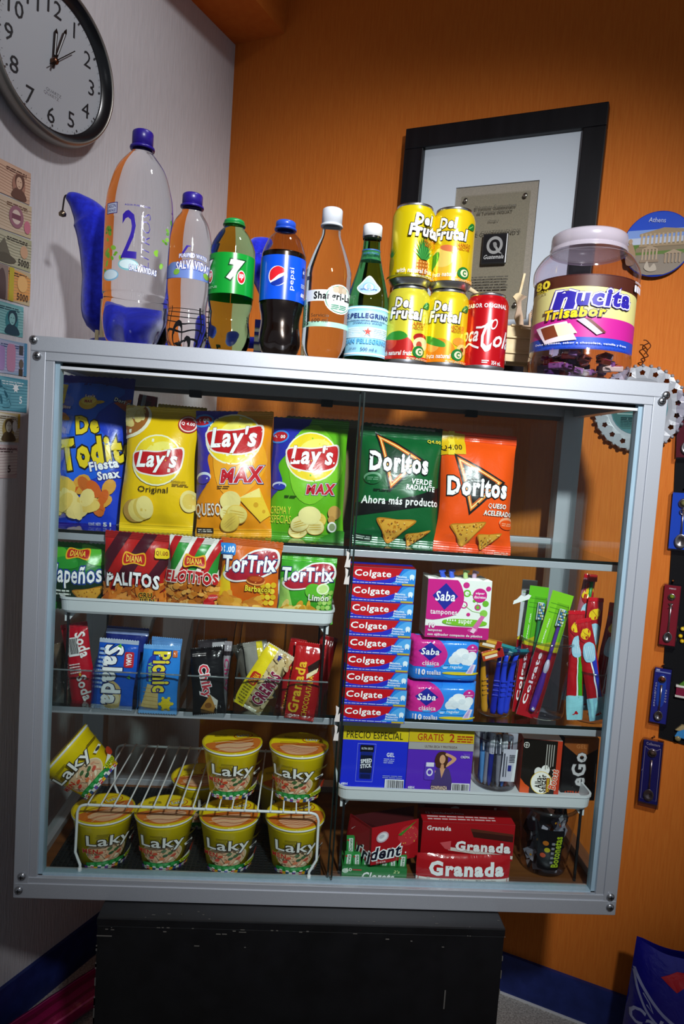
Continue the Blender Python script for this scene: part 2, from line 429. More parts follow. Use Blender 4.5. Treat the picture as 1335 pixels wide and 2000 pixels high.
# ================================================================ the display cabinet
W, H, D = .9315, .8356, .3437
OX0, OX1, OZ0, OZ1 = .0332, .8975, .0322, .802
S1, S2, S0 = .5566, .2857, .0270          # upper shelf, lower shelf, cabinet floor
cab = thing('display_cabinet', 'silver aluminium and glass display cabinet full of snacks standing on a black crate', 'display cabinet', Vector((0, 0, 0)))
for x0, x1, xs0, xs1 in ((0, .0215, .0215, OX0), (W-.0215, W, OX1, W-.0215)):
    mb = MB(); mb.box(x0, x1, 0, .034, 0, .814, M_ALU, .0008); mb.box(xs0, xs1, .0022, .03, .0238, .8024, M_ALU, .0006); mb.build('front_post', cab)
for x0 in (0, W-.040):
    mb = MB(); mb.box(x0, x0+.040, D-.036, D, 0, .814, M_ALU, .001); mb.build('rear_post', cab)
mb = MB(); mb.box(0, W, -.0008, .03, .814, H, M_ALU, .0012); mb.box(.0215, W-.0215, .0008, .026, OZ1, .8142, M_ALU, .0006); mb.build('top_rail', cab)
mb = MB(); mb.box(.0015, W-.001, -.0006, .03, 0, .0238, M_ALU, .001); mb.box(.0015, W-.0015, .0010, .03, .0236, OZ0, M_ALU, .0006); mb.build('bottom_rail', cab)
mb = MB(); mb.box(0, W, D-.030, D, .801, H, M_ALU, .001); mb.box(.04, W-.04, D-.018, D-.004, .794, .801, M_BOARD); mb.build('rear_top_rail', cab)
mb = MB(); mb.box(.04, W-.04, D-.026, D-.006, .549, .5615, M_ALU, .001); mb.build('rear_middle_rail', cab)
mb = MB(); mb.box(0, W, D-.030, D, 0, .038, M_ALU, .001); mb.build('rear_bottom_rail', cab)
for x0 in (.002, W-.022):
    mb = MB(); mb.box(x0, x0+.020, .034, D-.036, .801, .826, M_ALU, .0008); mb.build('side_top_rail', cab)
    mb = MB(); mb.box(x0, x0+.020, .034, D-.036, 0, .038, M_ALU, .0008); mb.build('side_bottom_rail', cab)
mb = MB(); mb.box(.001, W-.001, .03, D-.001, .8262, H, M_BOARD); mb.build('top_board', cab)
mb = MB(); mb.box(.02, W-.02, .03, D-.03, .012, .0262, M_BROWN); mb.build('bottom_board', cab)
for x0, x1 in ((.0332, .0392), (.8915, .8975)):
    mb = MB(); mb.box(x0, x1, .008, .024, OZ0, OZ1, M_TRACK); mb.build('side_track', cab)
mb = MB(); mb.box(OX0, OX1, .008, .024, OZ0-.006, OZ0+.0016, M_TRACK); mb.build('lower_track', cab)
mb = MB(); mb.box(OX0, OX1, .010, .022, OZ1-.0095, OZ1-.0055, ink('#c9cdd2', 'plastic')); mb.box(OX0, OX1, .018, .026, OZ1-.0055, OZ1, M_DARKGAP); mb.build('upper_track', cab)
for x0, x1, y, nm in ((.039, .4785, .0125, 0), (.4735, .8915, .0185, 1)):
    mb = MB(); mb.box(x0, x1, y, y+.0035, OZ0+.002, OZ1-.004, M_GLASS); p = mb.build('sliding_glass', cab)
    mb = MB(); e = x1-.001 if nm == 0 else x0-.0016; mb.box(e, e+.0024, y, y+.0035, OZ0+.004, OZ1-.01, ink('#16211f', 'gloss')); mb.build('glass_edge', p)
    if nm == 0:
        rd = random.Random(3)
        for zc in (.541, .515, .302, .272):
            mb = MB(); pts = [(x1-.012+rd.uniform(-.001, .001), zc-.012), (x1-.004, zc-.012), (x1-.004, zc+.002), (x1-.007, zc-.002), (x1-.006, zc+.010), (x1-.011, zc+.013), (x1-.010, zc+.002)]
            mb.prism(pts, -.0003, .0003, ink('#c9c6c0', 'matte'), Matrix(((1, 0, 0, 0), (0, 0, -1, y-.0004), (0, 1, 0, 0), (0, 0, 0, 1))))
            q = mb.build('sticker_scrap', p); q['label'] = 'torn white sticker scrap'
for x in (.009, W-.0125):
    mb = MB(); mb.box(x, x+.0035, .034, D-.034, .038, .802, M_GLASS); mb.build('side_glass', cab)
mb = MB(); mb.box(.040, W-.040, D-.016, D-.0125, .038, .802, M_GLASS); mb.build('rear_glass', cab)
for z in (S1, S2):
    mb = MB(); mb.box(.026, W-.026, .050, D-.040, z-.005, z-.0002, M_GLASS); mb.box(.026, W-.026, .0488, .050, z-.005, z-.0002, ink('#0d1513', 'gloss')); p = mb.build('glass_shelf', cab)
    mb = MB(); mb.box(.026, W-.026, .0486, .062, z-.0158, z-.0052, M_ALU, .0005); mb.build('shelf_edge', p)
for x in (.183, .432, .712):
    mb = MB(); mb.box(x-.011, x+.011, D-.034, D-.018, .788, .8005, M_DARKGAP, .001); mb.build('glass_clip', cab)
def screw(x, z):
    mb = MB(); Ms = Matrix.Translation((x, -.001, z)) @ Matrix.Rotation(PI/2, 4, 'X')
    mb.lathe([(.0001, 0), (.0058, 0), (.0062, .001), (.0050, .0028), (.0022, .0038), (.0001, .0039)], metal('#a9acb0', .28), 20, M=Ms)
    mb.box(-.003, .003, -.0006, .0006, .0036, .0042, M_DARKGAP, M=Ms); mb.box(-.0006, .0006, -.003, .003, .0036, .0042, M_DARKGAP, M=Ms)
    mb.build('screw', cab)
for px, py in ((66, 664), (73, 695), (1299, 772), (1291, 784), (43, 1711), (37, 1738), (1191, 1751), (1190, 1771)):
    q = hy(px, py, 0); screw(q.x, q.z)
# ribbed rubber mat on the left half of the cabinet floor
mb = MB(); mb.box(.040, .462, .032, .300, S0-.0006, S0+.0016, ink('#15181a', 'plastic'))
rd = random.Random(1)
for i in range(60): x = .042+i*.0071; mb.box(x, x+.0022, .032, .300, S0+.0014, S0+.0026, ink('#1f2426', 'plastic'))
for i in range(38): y = .034+i*.0071; mb.box(.040, .462, y, y+.0018, S0+.0014, S0+.0024, ink('#1f2426', 'plastic'))
tag(mb.build('rubber_mat'), 'black gridded rubber mat under the noodle cups on the cabinet floor', 'mat')

# black crate the cabinet stands on
p0, p1 = hy(190, 1782, -.04), hy(987, 1812, -.04)
CX0, CX1 = p0.x, p1.x
cr = thing('wooden_crate', 'low black painted wooden crate with chipped edges under the display cabinet', 'crate', Vector(((CX0+CX1)/2, .15, FLOOR)))
cw = (CX1-CX0)/2; ch = -FLOOR-.0008
mb = MB(); mb.box(-cw, cw, -.188, .16, .012, ch-.012, M_CRATE, .0015)
rd = random.Random(8); chip = ink('#6a6762', 'matte')
for i in range(26):
    x = rd.uniform(-cw, cw); l = abs(rd.gauss(0, .0035))+.0012; z = ch-.0125-rd.choice((0, 0, .009, .012, .03))*rd.random()
    mb.box(x, x+l, -.1895, -.1885, z, z+rd.uniform(.0004, .0011), chip)
for i in range(26):
    z = rd.uniform(.1, ch-.02); mb.box(-cw-.0004, -cw+.0012, -.1889, -.187, z, z+rd.uniform(.002, .014), chip); 
    if i % 2: mb.box(cw-.001, cw+.0004, -.1889, -.187, z, z+rd.uniform(.002, .010), chip)
for i in range(14):
    x = rd.uniform(-cw, cw); y = rd.uniform(-.187, -.165); mb.box(x, x+rd.uniform(.001, .005), y, y+.0008, ch-.0002, ch+.0003, chip)
mb.box(cw-.085, cw-.083, -.1893, -.1886, ch-.13, ch-.10, chip); mb.box(-cw, -cw+.022, -.1893, -.1886, ch-.028, ch-.0265, chip)
mb.build('side_panels', cr)
mb = MB(); mb.box(-cw-.0008, cw+.0008, -.1888, .1608, ch-.0125, ch, M_CRATE, .0015); mb.build('lid_board', cr)
for sx in (-1, 1):
    for y in (-.14, .12):
        mb = MB(); mb.box(sx*(cw-.05)-.02, sx*(cw-.05)+.02, y-.02, y+.02, 0, .013, M_CRATE); mb.build('foot', cr)
# pink film-wrapped roll on the floor by the white wall
a, b = hz(76, 2000, FLOOR+.02), hz(215, 1905, FLOOR+.02)
dv = (b-a); dv.z = 0; dv.normalize(); a = a-dv*.35; b = b+dv*.10
pr = thing('wrapped_roll', 'flattened pink plastic wrapped roll lying on the floor by the white wall', 'roll', Vector((a.x, a.y, FLOOR)))
mb = MB(); ln = (b-a).length; rr = .034; side = Vector((-dv.y, dv.x, 0))
def roll(u, v, k=1): t = v*2*PI; return dv*(u*ln)+side*(rr*k*1.25*math.cos(t))+Vector((0, 0, .019+.018*k*math.sin(t)+.0006*math.sin(u*60+v*9)))
vs = [roll(i/40, j/24) for i in range(41) for j in range(24)]
mb.add(vs, [[i*24+j, i*24+(j+1) % 24, (i+1)*24+(j+1) % 24, (i+1)*24+j] for i in range(40) for j in range(24)]+[list(range(24)), list(range(40*24, 41*24))[::-1]], ink('#a01458', 'wrap'), True)
mb.build('pink_wrapper', pr)
mb = MB()
for k, (t0, t1, c) in enumerate(((.20, .24, '#7c123f'), (.30, .325, '#7c123f'), (.38, .40, '#e25a9a'), (.14, .155, '#e25a9a'))):
    vs = []
    for i in range(21):
        for t in (t0, t1): vs.append(roll(.05+.045*i, t, 1.03))
    mb.add(vs, [[2*i, 2*i+1, 2*i+3, 2*i+2] for i in range(20)], ink(c, 'wrap'), True)
mb.build('wrapper_stripes', pr)
# ================================================================ bottles, cans and jar on top of the cabinet
def stand(pxl, pxr, py, y):    # centre x at depth y from the photograph's left and right outline
    return (hy(pxl, py, y).x+hy(pxr, py, y).x)/2
def cap_mb(mb, z, r, h, col, ridge=True, mat=None):
    m = mat or ink(col, 'plastic')
    mb.lathe([(.0001, z+h), (r*.86, z+h), (r*.97, z+h-.0012), (r, z+h-.003), (r, z), (r*.9, z)], m, 48, (lambda a, q: 1+.018*math.cos(a*48) if ridge and q < z+h-.002 else 1))
def petal(amp, ztop): return lambda a, z: 1-amp*max(0, 1-z/ztop)*(1-abs(math.cos(2.5*a)))
def prof(pts, n=6): return [(max(p.x, .0001), p.y) for p in smooth_curve([(r, z, 0) for r, z in pts], n)]
PURPLE = '#2a1a86'
WATER = glass('#f6f9fc', 1.22)
# --- two-litre water bottle
x = stand(203, 333, 520, .07)
t = thing('water_bottle', 'tall two litre clear water bottle with purple cap, the largest bottle on the cabinet', 'water bottle', face_cam(x, .07, H), 'bottles on top of the cabinet')
hh = hy(281, 258, .07).z-H; R = .0495
mb = MB(); mb.lathe(prof([(.0001, .006), (.030, .002), (.044, .008), (R, .030), (R*.985, .060), (R*.96, .075), (R, .090), (R, .190), (R*.99, .205), (R*.93, .228), (R*.72, .262), (R*.42, .283), (.0155, .2885), (.0142, .294)]), WATER, 64, petal(.22, .05)); mb.build('bottle', t)
mb = MB(); mb.lathe([(.0142, .2935), (.0178, .2935), (.0182, .2955), (.0178, .297), (.0138, .297)], ink(PURPLE, 'plastic'), 32); mb.build('neck_ring', t)
mb = MB(); cap_mb(mb, .2972, .0150, hh-.2972, PURPLE); mb.build('cap', t)
S = cyl(R+.0004, R+.0004, .088, .200, 180, 30)
leaf = lambda x, y, s, a, c='#6fae2a': E(x, y, s*.030, s*.028, c, a, 10)
rd = random.Random(5); lv = []
for cx, cy, n in ((.19, .62, 6), (.22, .40, 5), (.30, .33, 4), (.18, .18, 3), (.68, .36, 5), (.74, .62, 3), (.80, .8, 3)):
    for i in range(n): lv.append(leaf(cx+rd.uniform(-.05, .05), cy+rd.uniform(-.09, .09), rd.uniform(.6, 1.1), rd.uniform(0, 180), rd.choice(('#6fae2a', '#86bf3c', '#4f8f22'))))
prints(t, S, [('leaf_print', lv),
    ('badge_print', [B(.17, .86, .30, 1.0, '#2a2080'), B(.178, .87, .292, .99, '#cfd6ea'), T('SASON', .235, .955, .10, .05, '#2a2080'), T('ENVASE', .235, .90, .10, .04, '#2a2080')]),
    ('figure_print', [T('2', .42, .60, .135, .60, '#33209a', b=.005), T('LITROS', .560, .55, .70, .07, '#33209a', b=-.02, rot=90, sh=.2), T('AGUA PURIFICADA', .48, .965, .22, .022, '#33209a')]),
    ('brand_print', [E(.42, .22, .09, .075, '#7fc0c8'), E(.42, .225, .078, .058, '#d6ecef'), E(.25, .085, .09, .075, '#7fb8d8'), E(.25, .09, .08, .06, '#d3e8f2'), T('SALVAVIDAS', .55, .175, .24, .075, '#f2f4fa', b=.03, o='#3a55a8', ow=.05, skew=-.3)]),
    ('ribbon_print', [B(.22, -.10, .45, -.04, '#26358f')])], 'gloss')
# --- small water bottle
x = stand(330, 411, 500, .07)
t = thing('water_bottle', 'small clear water bottle with purple cap, second bottle from the left', 'water bottle', face_cam(x, .07, H, 8), 'bottles on top of the cabinet')
hh = hy(376, 380, .07).z-H; R = .0315
mb = MB(); mb.lathe(prof([(.0001, .006), (.018, .002), (.027, .008), (R, .026), (R*.93, .052), (R*.90, .066), (R*.96, .085), (R, .100), (R, .155), (R*.97, .172), (R*.80, .193), (R*.52, .207), (.0148, .212), (.0140, .216)]), WATER, 56, petal(.25, .04)); mb.build('bottle', t)
mb = MB(); mb.lathe([(.0140, .2155), (.0172, .2155), (.0176, .217), (.0172, .2185), (.0138, .2185)], ink(PURPLE, 'plastic'), 32); mb.build('neck_ring', t)
mb = MB(); cap_mb(mb, .2187, .0147, hh-.2187, PURPLE); mb.build('cap', t)
S = cyl(R+.0004, R+.0004, .104, .152, 190, 30)
prints(t, S, [('label_band', [B(.02, .02, .98, .42, '#3a55a8'), Sm([(.0, .25), (.2, .5), (.5, .40), (.8, .5), (1, .3), (.9, .05), (.1, .05)], '#6d86c6')]),
    ('brand_print', [T('PURIFIED WATER', .52, .72, .42, .12, '#e8ecf6', o='#34479c', ow=.08, arc=-.4), T('SALVAVIDAS', .52, .44, .50, .26, '#f0f2fa', b=.03, o='#34349a', ow=.06, arc=-.3), E(.28, .2, .05, .09, '#7fb341', 20, 10), E(.72, .18, .06, .09, '#7fb341', -20, 10), L([(.36, .75), (.42, .98), (.46, 1.0)], .03, '#3a2a9a')])], 'gloss')
# --- green soda bottle
x = stand(407, 495, 560, .07)
t = thing('soda_bottle', 'green lemon soda bottle with green cap and a bright green label', 'soda bottle', face_cam(x, .07, H), 'bottles on top of the cabinet')
hh = hy(459, 431, .07).z-H; R = .0338
mb = MB(); mb.lathe(prof([(.0001, .006), (.018, .002), (.027, .008), (R*.97, .026), (R*.88, .052), (R*.90, .066), (R, .086), (R, .150), (R*.96, .163), (R*.72, .180), (R*.46, .191), (.0140, .1945)]), glass('#b9e0a0', 1.2), 56, petal(.22, .04)); mb.build('bottle', t)
mb = MB(); mb.lathe([(.0125, .192), (.0128, .199)], ink('#1d7a32', 'plastic'), 24); mb.lathe([(.0125, .1945), (.0168, .1945), (.0170, .196), (.0165, .1975), (.0125, .1975)], ink('#1d7a32', 'plastic'), 32); mb.build('neck_ring', t)
mb = MB(); cap_mb(mb, .1978, .0152, hh-.1978, '#149046'); mb.build('cap', t)
S = cyl(R+.0006, R+.0006, .088, .147, 359, 64)
mb = MB(); mb.surf(S, ink('#0f9430', 'gloss')); lb = mb.build('label', t)
def sevenup(cx):
    return [T('7', cx, .58, None, .50, '#ffffff', b=.05, sh=.25, o='#0b4a1c', ow=.05), E(cx+.042, .42, .030, .17, '#ffffff'), E(cx+.042, .42, .026, .145, '#d01a24'), T('up', cx+.042, .43, .034, .15, '#ffffff', b=.04, sh=.2)]
prints(t, S, [('logo_print', sevenup(.525)), ('logo_print', sevenup(.285)), ('small_print', lines(.30, .12, .40, .18, 2, '#9fd8a8', 4))], 'gloss')
# --- cola bottle with blue label
x = stand(505, 592, 600, .07)
t = thing('soda_bottle', 'cola bottle with blue cap and bright blue label, dark drink inside', 'soda bottle', face_cam(x, .07, H), 'bottles on top of the cabinet')
hh = hy(553, 433, .07).z-H; R = .0338
pr_ = prof([(.0001, .006), (.018, .002), (.027, .008), (R*.97, .026), (R*.88, .052), (R*.90, .066), (R, .086), (R, .146), (R*.97, .160), (R*.74, .180), (R*.48, .190), (.0138, .1935), (.0128, .2)])
mb = MB(); mb.lathe(pr_, clear('#e8dfd8', 1.45, .05, 1.6), 56, petal(.22, .04)); mb.build('bottle', t)
mb = MB(); mb.lathe([(max(r-.0008, .0001), z+.0004) for r, z in pr_ if z < .158]+[(.0001, .158)], ink('#120604', 'gloss'), 56, petal(.22, .04)); q = mb.build('cola', t); q['label'] = 'dark brown cola'
mb = MB(); mb.lathe([(.0125, .1945), (.0168, .1945), (.0170, .196), (.0165, .1975), (.0125, .1975)], ink('#1f49b4', 'plastic'), 32); mb.build('neck_ring', t)
mb = MB(); cap_mb(mb, .1978, .0150, hh-.1978, '#2450c4'); mb.build('cap', t)
S = cyl(R+.0006, R+.0006, .085, .150, 359, 64)
mb = MB(); mb.surf(S, ink('#0c50d8', 'gloss')); mb.build('label', t)
cx = .462
prints(t, S, [('logo_print', [E(cx, .52, .067, .235*.95, '#e8ecf8'), Sm([(cx-.058, .55), (cx-.045, .66), (cx, .735), (cx+.045, .68), (cx+.054, .62), (cx+.01, .55), (cx-.03, .44), (cx-.052, .42)], '#d8202c'), Sm([(cx-.045, .36), (cx-.01, .42), (cx+.03, .50), (cx+.060, .56), (cx+.055, .42), (cx+.02, .32), (cx-.02, .305)], '#12309a')]),
    ('name_print', [T('pepsi', .566, .48, .50, .043, '#f4f6fc', b=.0, rot=90), T('600', .675, .18, .05, .10, '#f0f2fa', b=.05), B(.655, .58, .69, .80, '#1b2f86'), T('60', .672, .7, .02, .08, '#ffffff'), *lines(.645, .34, .70, .44, 3, '#bcd0f4', 3)])], 'gloss')
# --- clear mineral water bottle
x = stand(592, 683, 600, .07)
t = thing('mineral_water_bottle', 'clear mineral water bottle with white cap and a pale oval label with blackletter writing', 'mineral water bottle', face_cam(x, .07, H), 'bottles on top of the cabinet')
hh = hy(650, 409, .07).z-H; R = .0348
mb = MB(); mb.lathe(prof([(.0001, .006), (.018, .002), (.028, .008), (R, .024), (R*.985, .060), (R, .070), (R, .130), (R*.95, .143), (R*.70, .168), (R*.44, .190), (.0140, .202), (.0135, .207)]), glass('#f4f8f6', 1.2), 56, petal(.2, .035)); mb.build('bottle', t)
mb = MB(); mb.lathe([(.0130, .2055), (.0168, .2055), (.0170, .207), (.0166, .2085), (.0130, .2085)], ink('#c9d0d6', 'plastic'), 32); mb.build('neck_ring', t)
mb = MB(); cap_mb(mb, .2088, .0152, hh-.2088, '#cfd4dc'); mb.build('cap', t)
S = cyl(R+.0005, R+.0005, .050, .125, 200, 36)
prints(t, S, [('tint_band', [B(.05, .0, .20, .55, '#8fd0b0'), B(.2, .0, .95, .10, '#a9d6bf')]),
    ('label', [B(.20, .50, .95, .72, '#dfe6e2'), E(.66, .56, .20, .29, '#e4ebe6'), E(.66, .56, .185, .265, '#3f9070'), E(.66, .56, .175, .25, '#dfe8e2'), E(.66, .75, .05, .08, '#b8a48a'), E(.60, .74, .04, .06, '#c4b59d'), E(.72, .74, .04, .06, '#c4b59d')]),
    ('name_print', [T('Shangri-La', .58, .59, .50, .19, '#18181c', b=.03), *lines(.55, .36, .76, .46, 3, '#3f9070', 5), T('Servicio', .42, .22, .22, .07, '#1f2a26', b=.0), T('600 ml', .42, .12, .20, .07, '#1f2a26', b=.0), T('RECICLA', .215, .24, .42, .03, '#1f2a26', rot=90), T('ME', .265, .12, .16, .03, '#1f2a26', rot=90), B(.20, .92, .25, 1.0, '#4a4a50')])], 'gloss')
# --- green glass sparkling water bottle
x = stand(672, 757, 640, .07)
t = thing('sparkling_water_bottle', 'green glass sparkling water bottle with white cap and pale blue label with a red star', 'sparkling water bottle', face_cam(x, .07, H), 'bottles on top of the cabinet')
hh = hy(726, 440, .07).z-H; R = .0322
mb = MB(); mb.lathe(prof([(.0001, .005), (.018, .002), (R*.93, .004), (R, .012), (R, .088), (R*.97, .102), (R*.80, .125), (R*.60, .148), (R*.46, .168), (.0132, .182), (.0128, .192)]), glass('#4f9a58', 1.3), 56); mb.build('bottle', t)
mb = MB(); cap_mb(mb, hh-.0185, .0145, .0185, '#e4e6e8'); mb.lathe([(.0142, hh-.0215), (.0145, hh-.0185)], ink('#15181a', 'gloss'), 32); mb.build('cap', t)
mb = MB(); Sn = cyl(.0152, .0138, .158, .175, 359, 40); mb.surf(Sn, ink('#c3dbe8', 'paper')); art(mb, Sn, [B(0, .9, 1, 1, '#2c5aa0'), B(0, 0, 1, .08, '#2c5aa0'), T('SAN PELLEGRINO', .5, .5, .3, .4, '#3d6cab')], 'paper'); mb.build('neck_label', t)
Ss = cyl(R, R, .095, .135, 180, 36, 8, bow=lambda b: R*(.985-.26*max(0, b-.1)**1.15)+.0007)
prints(t, Ss, [('shoulder_label', [Sm([(.30, .45), (.36, .62), (.50, .92), (.64, .62), (.70, .45), (.62, .25), (.5, .18), (.38, .25)], '#e8f0f4'), Sm([(.32, .45), (.38, .60), (.50, .87), (.62, .60), (.68, .45), (.61, .28), (.5, .22), (.39, .28)], '#9fc4dc'), E(.5, .48, .10, .17, '#7aa8cc'), E(.5, .48, .075, .13, '#d8e6ee'), E(.5, .50, .04, .10, '#8fb0c8'), *lines(.37, .36, .63, .42, 2, '#2c5aa0', 3)])], 'paper')
S = cyl(R+.0006, R+.0006, .012, .086, 359, 64)
mb = MB(); mb.surf(S, ink('#8fcbe4', 'paper')); mb.build('label', t)
star = [(.513+.030*math.sin(i*PI/5)*(1 if i % 2 == 0 else .42), .48+.085*math.cos(i*PI/5)*(1 if i % 2 == 0 else .42)) for i in range(10)]
prints(t, S, [('label_print', [B(0, .95, 1, .98, '#f4f8fa'), B(0, .03, 1, .06, '#f4f8fa'), B(.30, .70, .72, .90, '#a9d8ec'), B(.33, .36, .70, .58, '#b9e0f0'), *lines(.36, .37, .46, .57, 6, '#e4f2f8', 2), *lines(.56, .37, .68, .57, 6, '#e4f2f8', 6), T('S.PELLEGRINO', .513, .80, .35, .10, '#1c3578', b=.03), T('SPARKLING NATURAL MINERAL WATER', .513, .705, .27, .03, '#2f5088'), T('SPARKLING WATER', .513, .655, .22, .028, '#2f5088'), T('SAN PELLEGRINO', .513, .29, .33, .10, '#58aee0', b=.03), T('500 ml e', .53, .13, .12, .07, '#274a86', b=0), T('CONT. NETO', .41, .14, .06, .03, '#274a86')]),
    ('star_print', [P([(x_, y_) for x_, y_ in [((p-.513)*1.25+.513, (q-.48)*1.25+.48) for p, q in star]], '#f6f4f0'), P(star, '#d2321e')])], 'paper')
# --- cans
def can(name, label, x, y, z, body, lidcol, group, turn=0, h=.1215, r=.033):
    t = thing(name, label, 'can', face_cam(x, y, z, turn), group)
    mb = MB(); mb.lathe([(.0001, .004), (r*.70, .004), (r*.78, .0005), (r*.86, .003), (r*.985, .0098), (r, .0112)], metal('#c4c6ca', .3), 56); mb.build('base', t)
    mb = MB(); mb.lathe([(r, .0112), (r, h-.016), (r*.93, h-.008), (r*.83, h-.004), (r*.82, h-.003)], ink(body, 'can'), 56); mb.build('can_body', t)
    mb = MB(); mb.lathe([(r*.82, h-.004), (r*.845, h-.002), (r*.84, h), (r*.80, h-.0008), (r*.76, h-.005), (.0001, h-.0055)], metal('#c9cbd0', .25), 48); mb.box(-.005, .005, -.012, .006, h-.0052, h-.0042, metal('#c9cbd0', .25)); mb.build('lid', t)
    return t, cyl(r+.0002, r+.0002, .0115, h-.0165, 180, 30), cyl(r*.93+.0004, r*.83+.0004, h-.0145, h-.005, 359, 40)
def fruit_apple(): return [E(.34, .20, .27, .20, '#b8201c'), E(.26, .26, .10, .10, '#d84830', 20), Sm([(.12, .33), (.25, .42), (.42, .44), (.52, .36), (.40, .30), (.22, .31)], '#2f8f2c'), E(.72, .36, .12, .07, '#b22020'), E(.74, .26, .14, .11, '#f0e2b0'), E(.70, .24, .05, .06, '#c8543a'), B(0, 0, 1, .055, '#c02418')]
def fruit_peach(): return [E(.40, .19, .26, .19, '#ee8a1c'), E(.32, .25, .10, .09, '#f6ac48', 20), Sm([(.10, .42), (.25, .42), (.48, .32), (.50, .24), (.34, .26), (.18, .33)], '#3f9a30'), E(.72, .34, .11, .07, '#f09a34'), E(.78, .22, .10, .09, '#f6d07a'), E(.78, .22, .04, .04, '#7a3a1a'), B(0, 0, 1, .05, '#ef8a16')]
def fruit_mango(): return [E(.42, .30, .25, .23, '#f4c43a', -15), E(.36, .36, .17, .15, '#f6d86c', -15), E(.46, .50, .14, .05, '#e07a4a', -10), Sm([(.06, .16), (.14, .36), (.30, .46), (.30, .30), (.16, .14)], '#3f8f30'), B(0, 0, 1, .06, '#f0a81c')]
def fruit_pine():
    o = [E(.68, .17, .12, .13, '#b86a1e')]
    for i in range(5):
        for j in range(4): o.append(E(.59+.045*i, .08+.055*j, .016, .018, '#e0a04a', 0, 6))
    for i in range(13):
        a = (i-6)*.16; o.append(P([(.64+.02*i/6, .28), (.69+.02*i/6, .28), (.67+a*.18, .28+.38*math.cos(a*1.2))], '#2c7a36' if i % 2 else '#3f9a40'))
    for i in range(7):
        a = (i-3)*.3; o.append(P([(.18, .30), (.21, .30), (.195+a*.1, .30+.2*math.cos(a))], '#3d7a2e'))
    return o+[B(.0, .0, 1, .03, '#8a8a20'), E(.20, .20, .05, .12, '#9a8a2a')]
def frutal(label, x, y, z, fruit, base, lines_, flav, group, turn=0, shift=0, tag_='con fruta natural'):
    t, S, St = can('juice_can', label, x, y, z, base, '#15120c', group, turn)
    mb = MB(); mb.surf(St, ink('#15130c', 'can')); art(mb, St, [B(.47+shift*.5-.12, 0, .47+shift*.5-.05, 1, '#2f9a4a')], 'can'); mb.build('dark_top_band', t)
    s = shift
    prints(t, S, [('fruit_print', fruit), ('brand_print', [T('Del', .42+s, .895, .26, .17, '#ffffff', b=.045, sh=.15, o='#15130c', ow=.045, skew=-.04), T('Frutal', .47+s, .725, .50, .19, '#ffffff', b=.045, sh=.15, o='#15130c', ow=.045, skew=-.06), Sm([(.72+s, .84), (.78+s, .93), (.86+s, .92), (.84+s, .83)], '#1f7a34'), L([(.74+s, .84), (.82+s, .90)], .012, '#8ccf6a')]),
        ('flavour_print', [T(flav[0], .68+s*.4, .565, .22, .065, '#d07a1c', b=.02), T(flav[1], .68+s*.4, .505, .20, .05, '#d07a1c', b=.02), ]), ('tagline_print', [T(tag_, .34+s, .095, .50, .075, '#fdfaf0', b=.02, sh=.15, skew=.05)]), ('seal_print', [*([] if s else [E(.70, .13, .10, .095, '#1f7a34'), E(.71, .13, .065, .06, '#e8e6c0'), T('C', .71, .13, .06, .08, '#1f7a34', b=.06)]), *lines(.52, .0, .90, .035, 2, '#f6e6b0', 7)])], 'can')
    return t
G = 'juice cans stacked two by two'
zc = H+.1217
frutal('yellow juice can with a pineapple picture, upper left of the four stacked cans', stand(762, 845, 500, .068), .068, zc, fruit_pine(), '#d8c40e', 0, ('PINEAPPLE', 'NECTAR'), G, 0, .22, 'with natural fruit')
frutal('yellow juice can with a mango picture, upper right of the four stacked cans', stand(843, 920, 500, .068), .070, zc, fruit_mango(), '#e0c014', 0, ('MANGO', 'NECTAR'), G)
frutal('juice can with a red apple picture, lower left of the four stacked cans', stand(752, 837, 640, .068), .068, H, fruit_apple(), '#d6cf3a', 0, ('APPLE', 'NECTAR'), G, 0, 0, 'with natural fruit')
frutal('juice can with an orange peach picture, lower right of the four stacked cans', stand(830, 912, 640, .068), .070, H, fruit_peach(), '#dcc81e', 0, ('NECTAR DE', 'MELOCOTON'), G)
t, S, St = can('cola_can', 'red cola can standing alone to the right of the stacked juice cans', stand(905, 988, 650, .068), .066, H, '#b80c16', '#b80c16', 'cans on top of the cabinet', 0, .1205)
curl = [(.40+.10*math.cos(a)*1.0, .62+.17*math.sin(a)) for a in [math.radians(q) for q in range(30, 330, 20)]]
prints(t, S, [('script_print', [T('Coca', .20, .50, .40, .25, '#f4f0f0', b=.02, sh=.35), T('C', .545, .47, .20, .52, '#f4f0f0', b=.02, sh=.35), T('ola', .80, .43, .36, .28, '#f4f0f0', b=.02, sh=.35), L([(.36, .60), (.44, .60), (.50, .63)], .03, '#f4f0f0'), L([tuple(p[:2]) for p in smooth_curve([(.10, .33, 0), (.18, .29, 0), (.26, .34, 0), (.34, .30, 0), (.42, .27, 0)], 5)], .030, '#f4f0f0'), E(.62, .66, .045, .09, '#f4f0f0', -20), E(.62, .66, .03, .065, '#b80c16', -20)]),
    ('small_print', [T('SABOR ORIGINAL', .50, .955, .62, .07, '#f6ecec', b=.03), T('354 mL', .70, .04, .16, .065, '#f6ecec', b=.03), B(.48, .06, .58, .075, '#f6ecec'), B(.48, .03, .56, .045, '#f6ecec'), E(.95, .12, .02, .06, '#f6ecec')])], 'can')
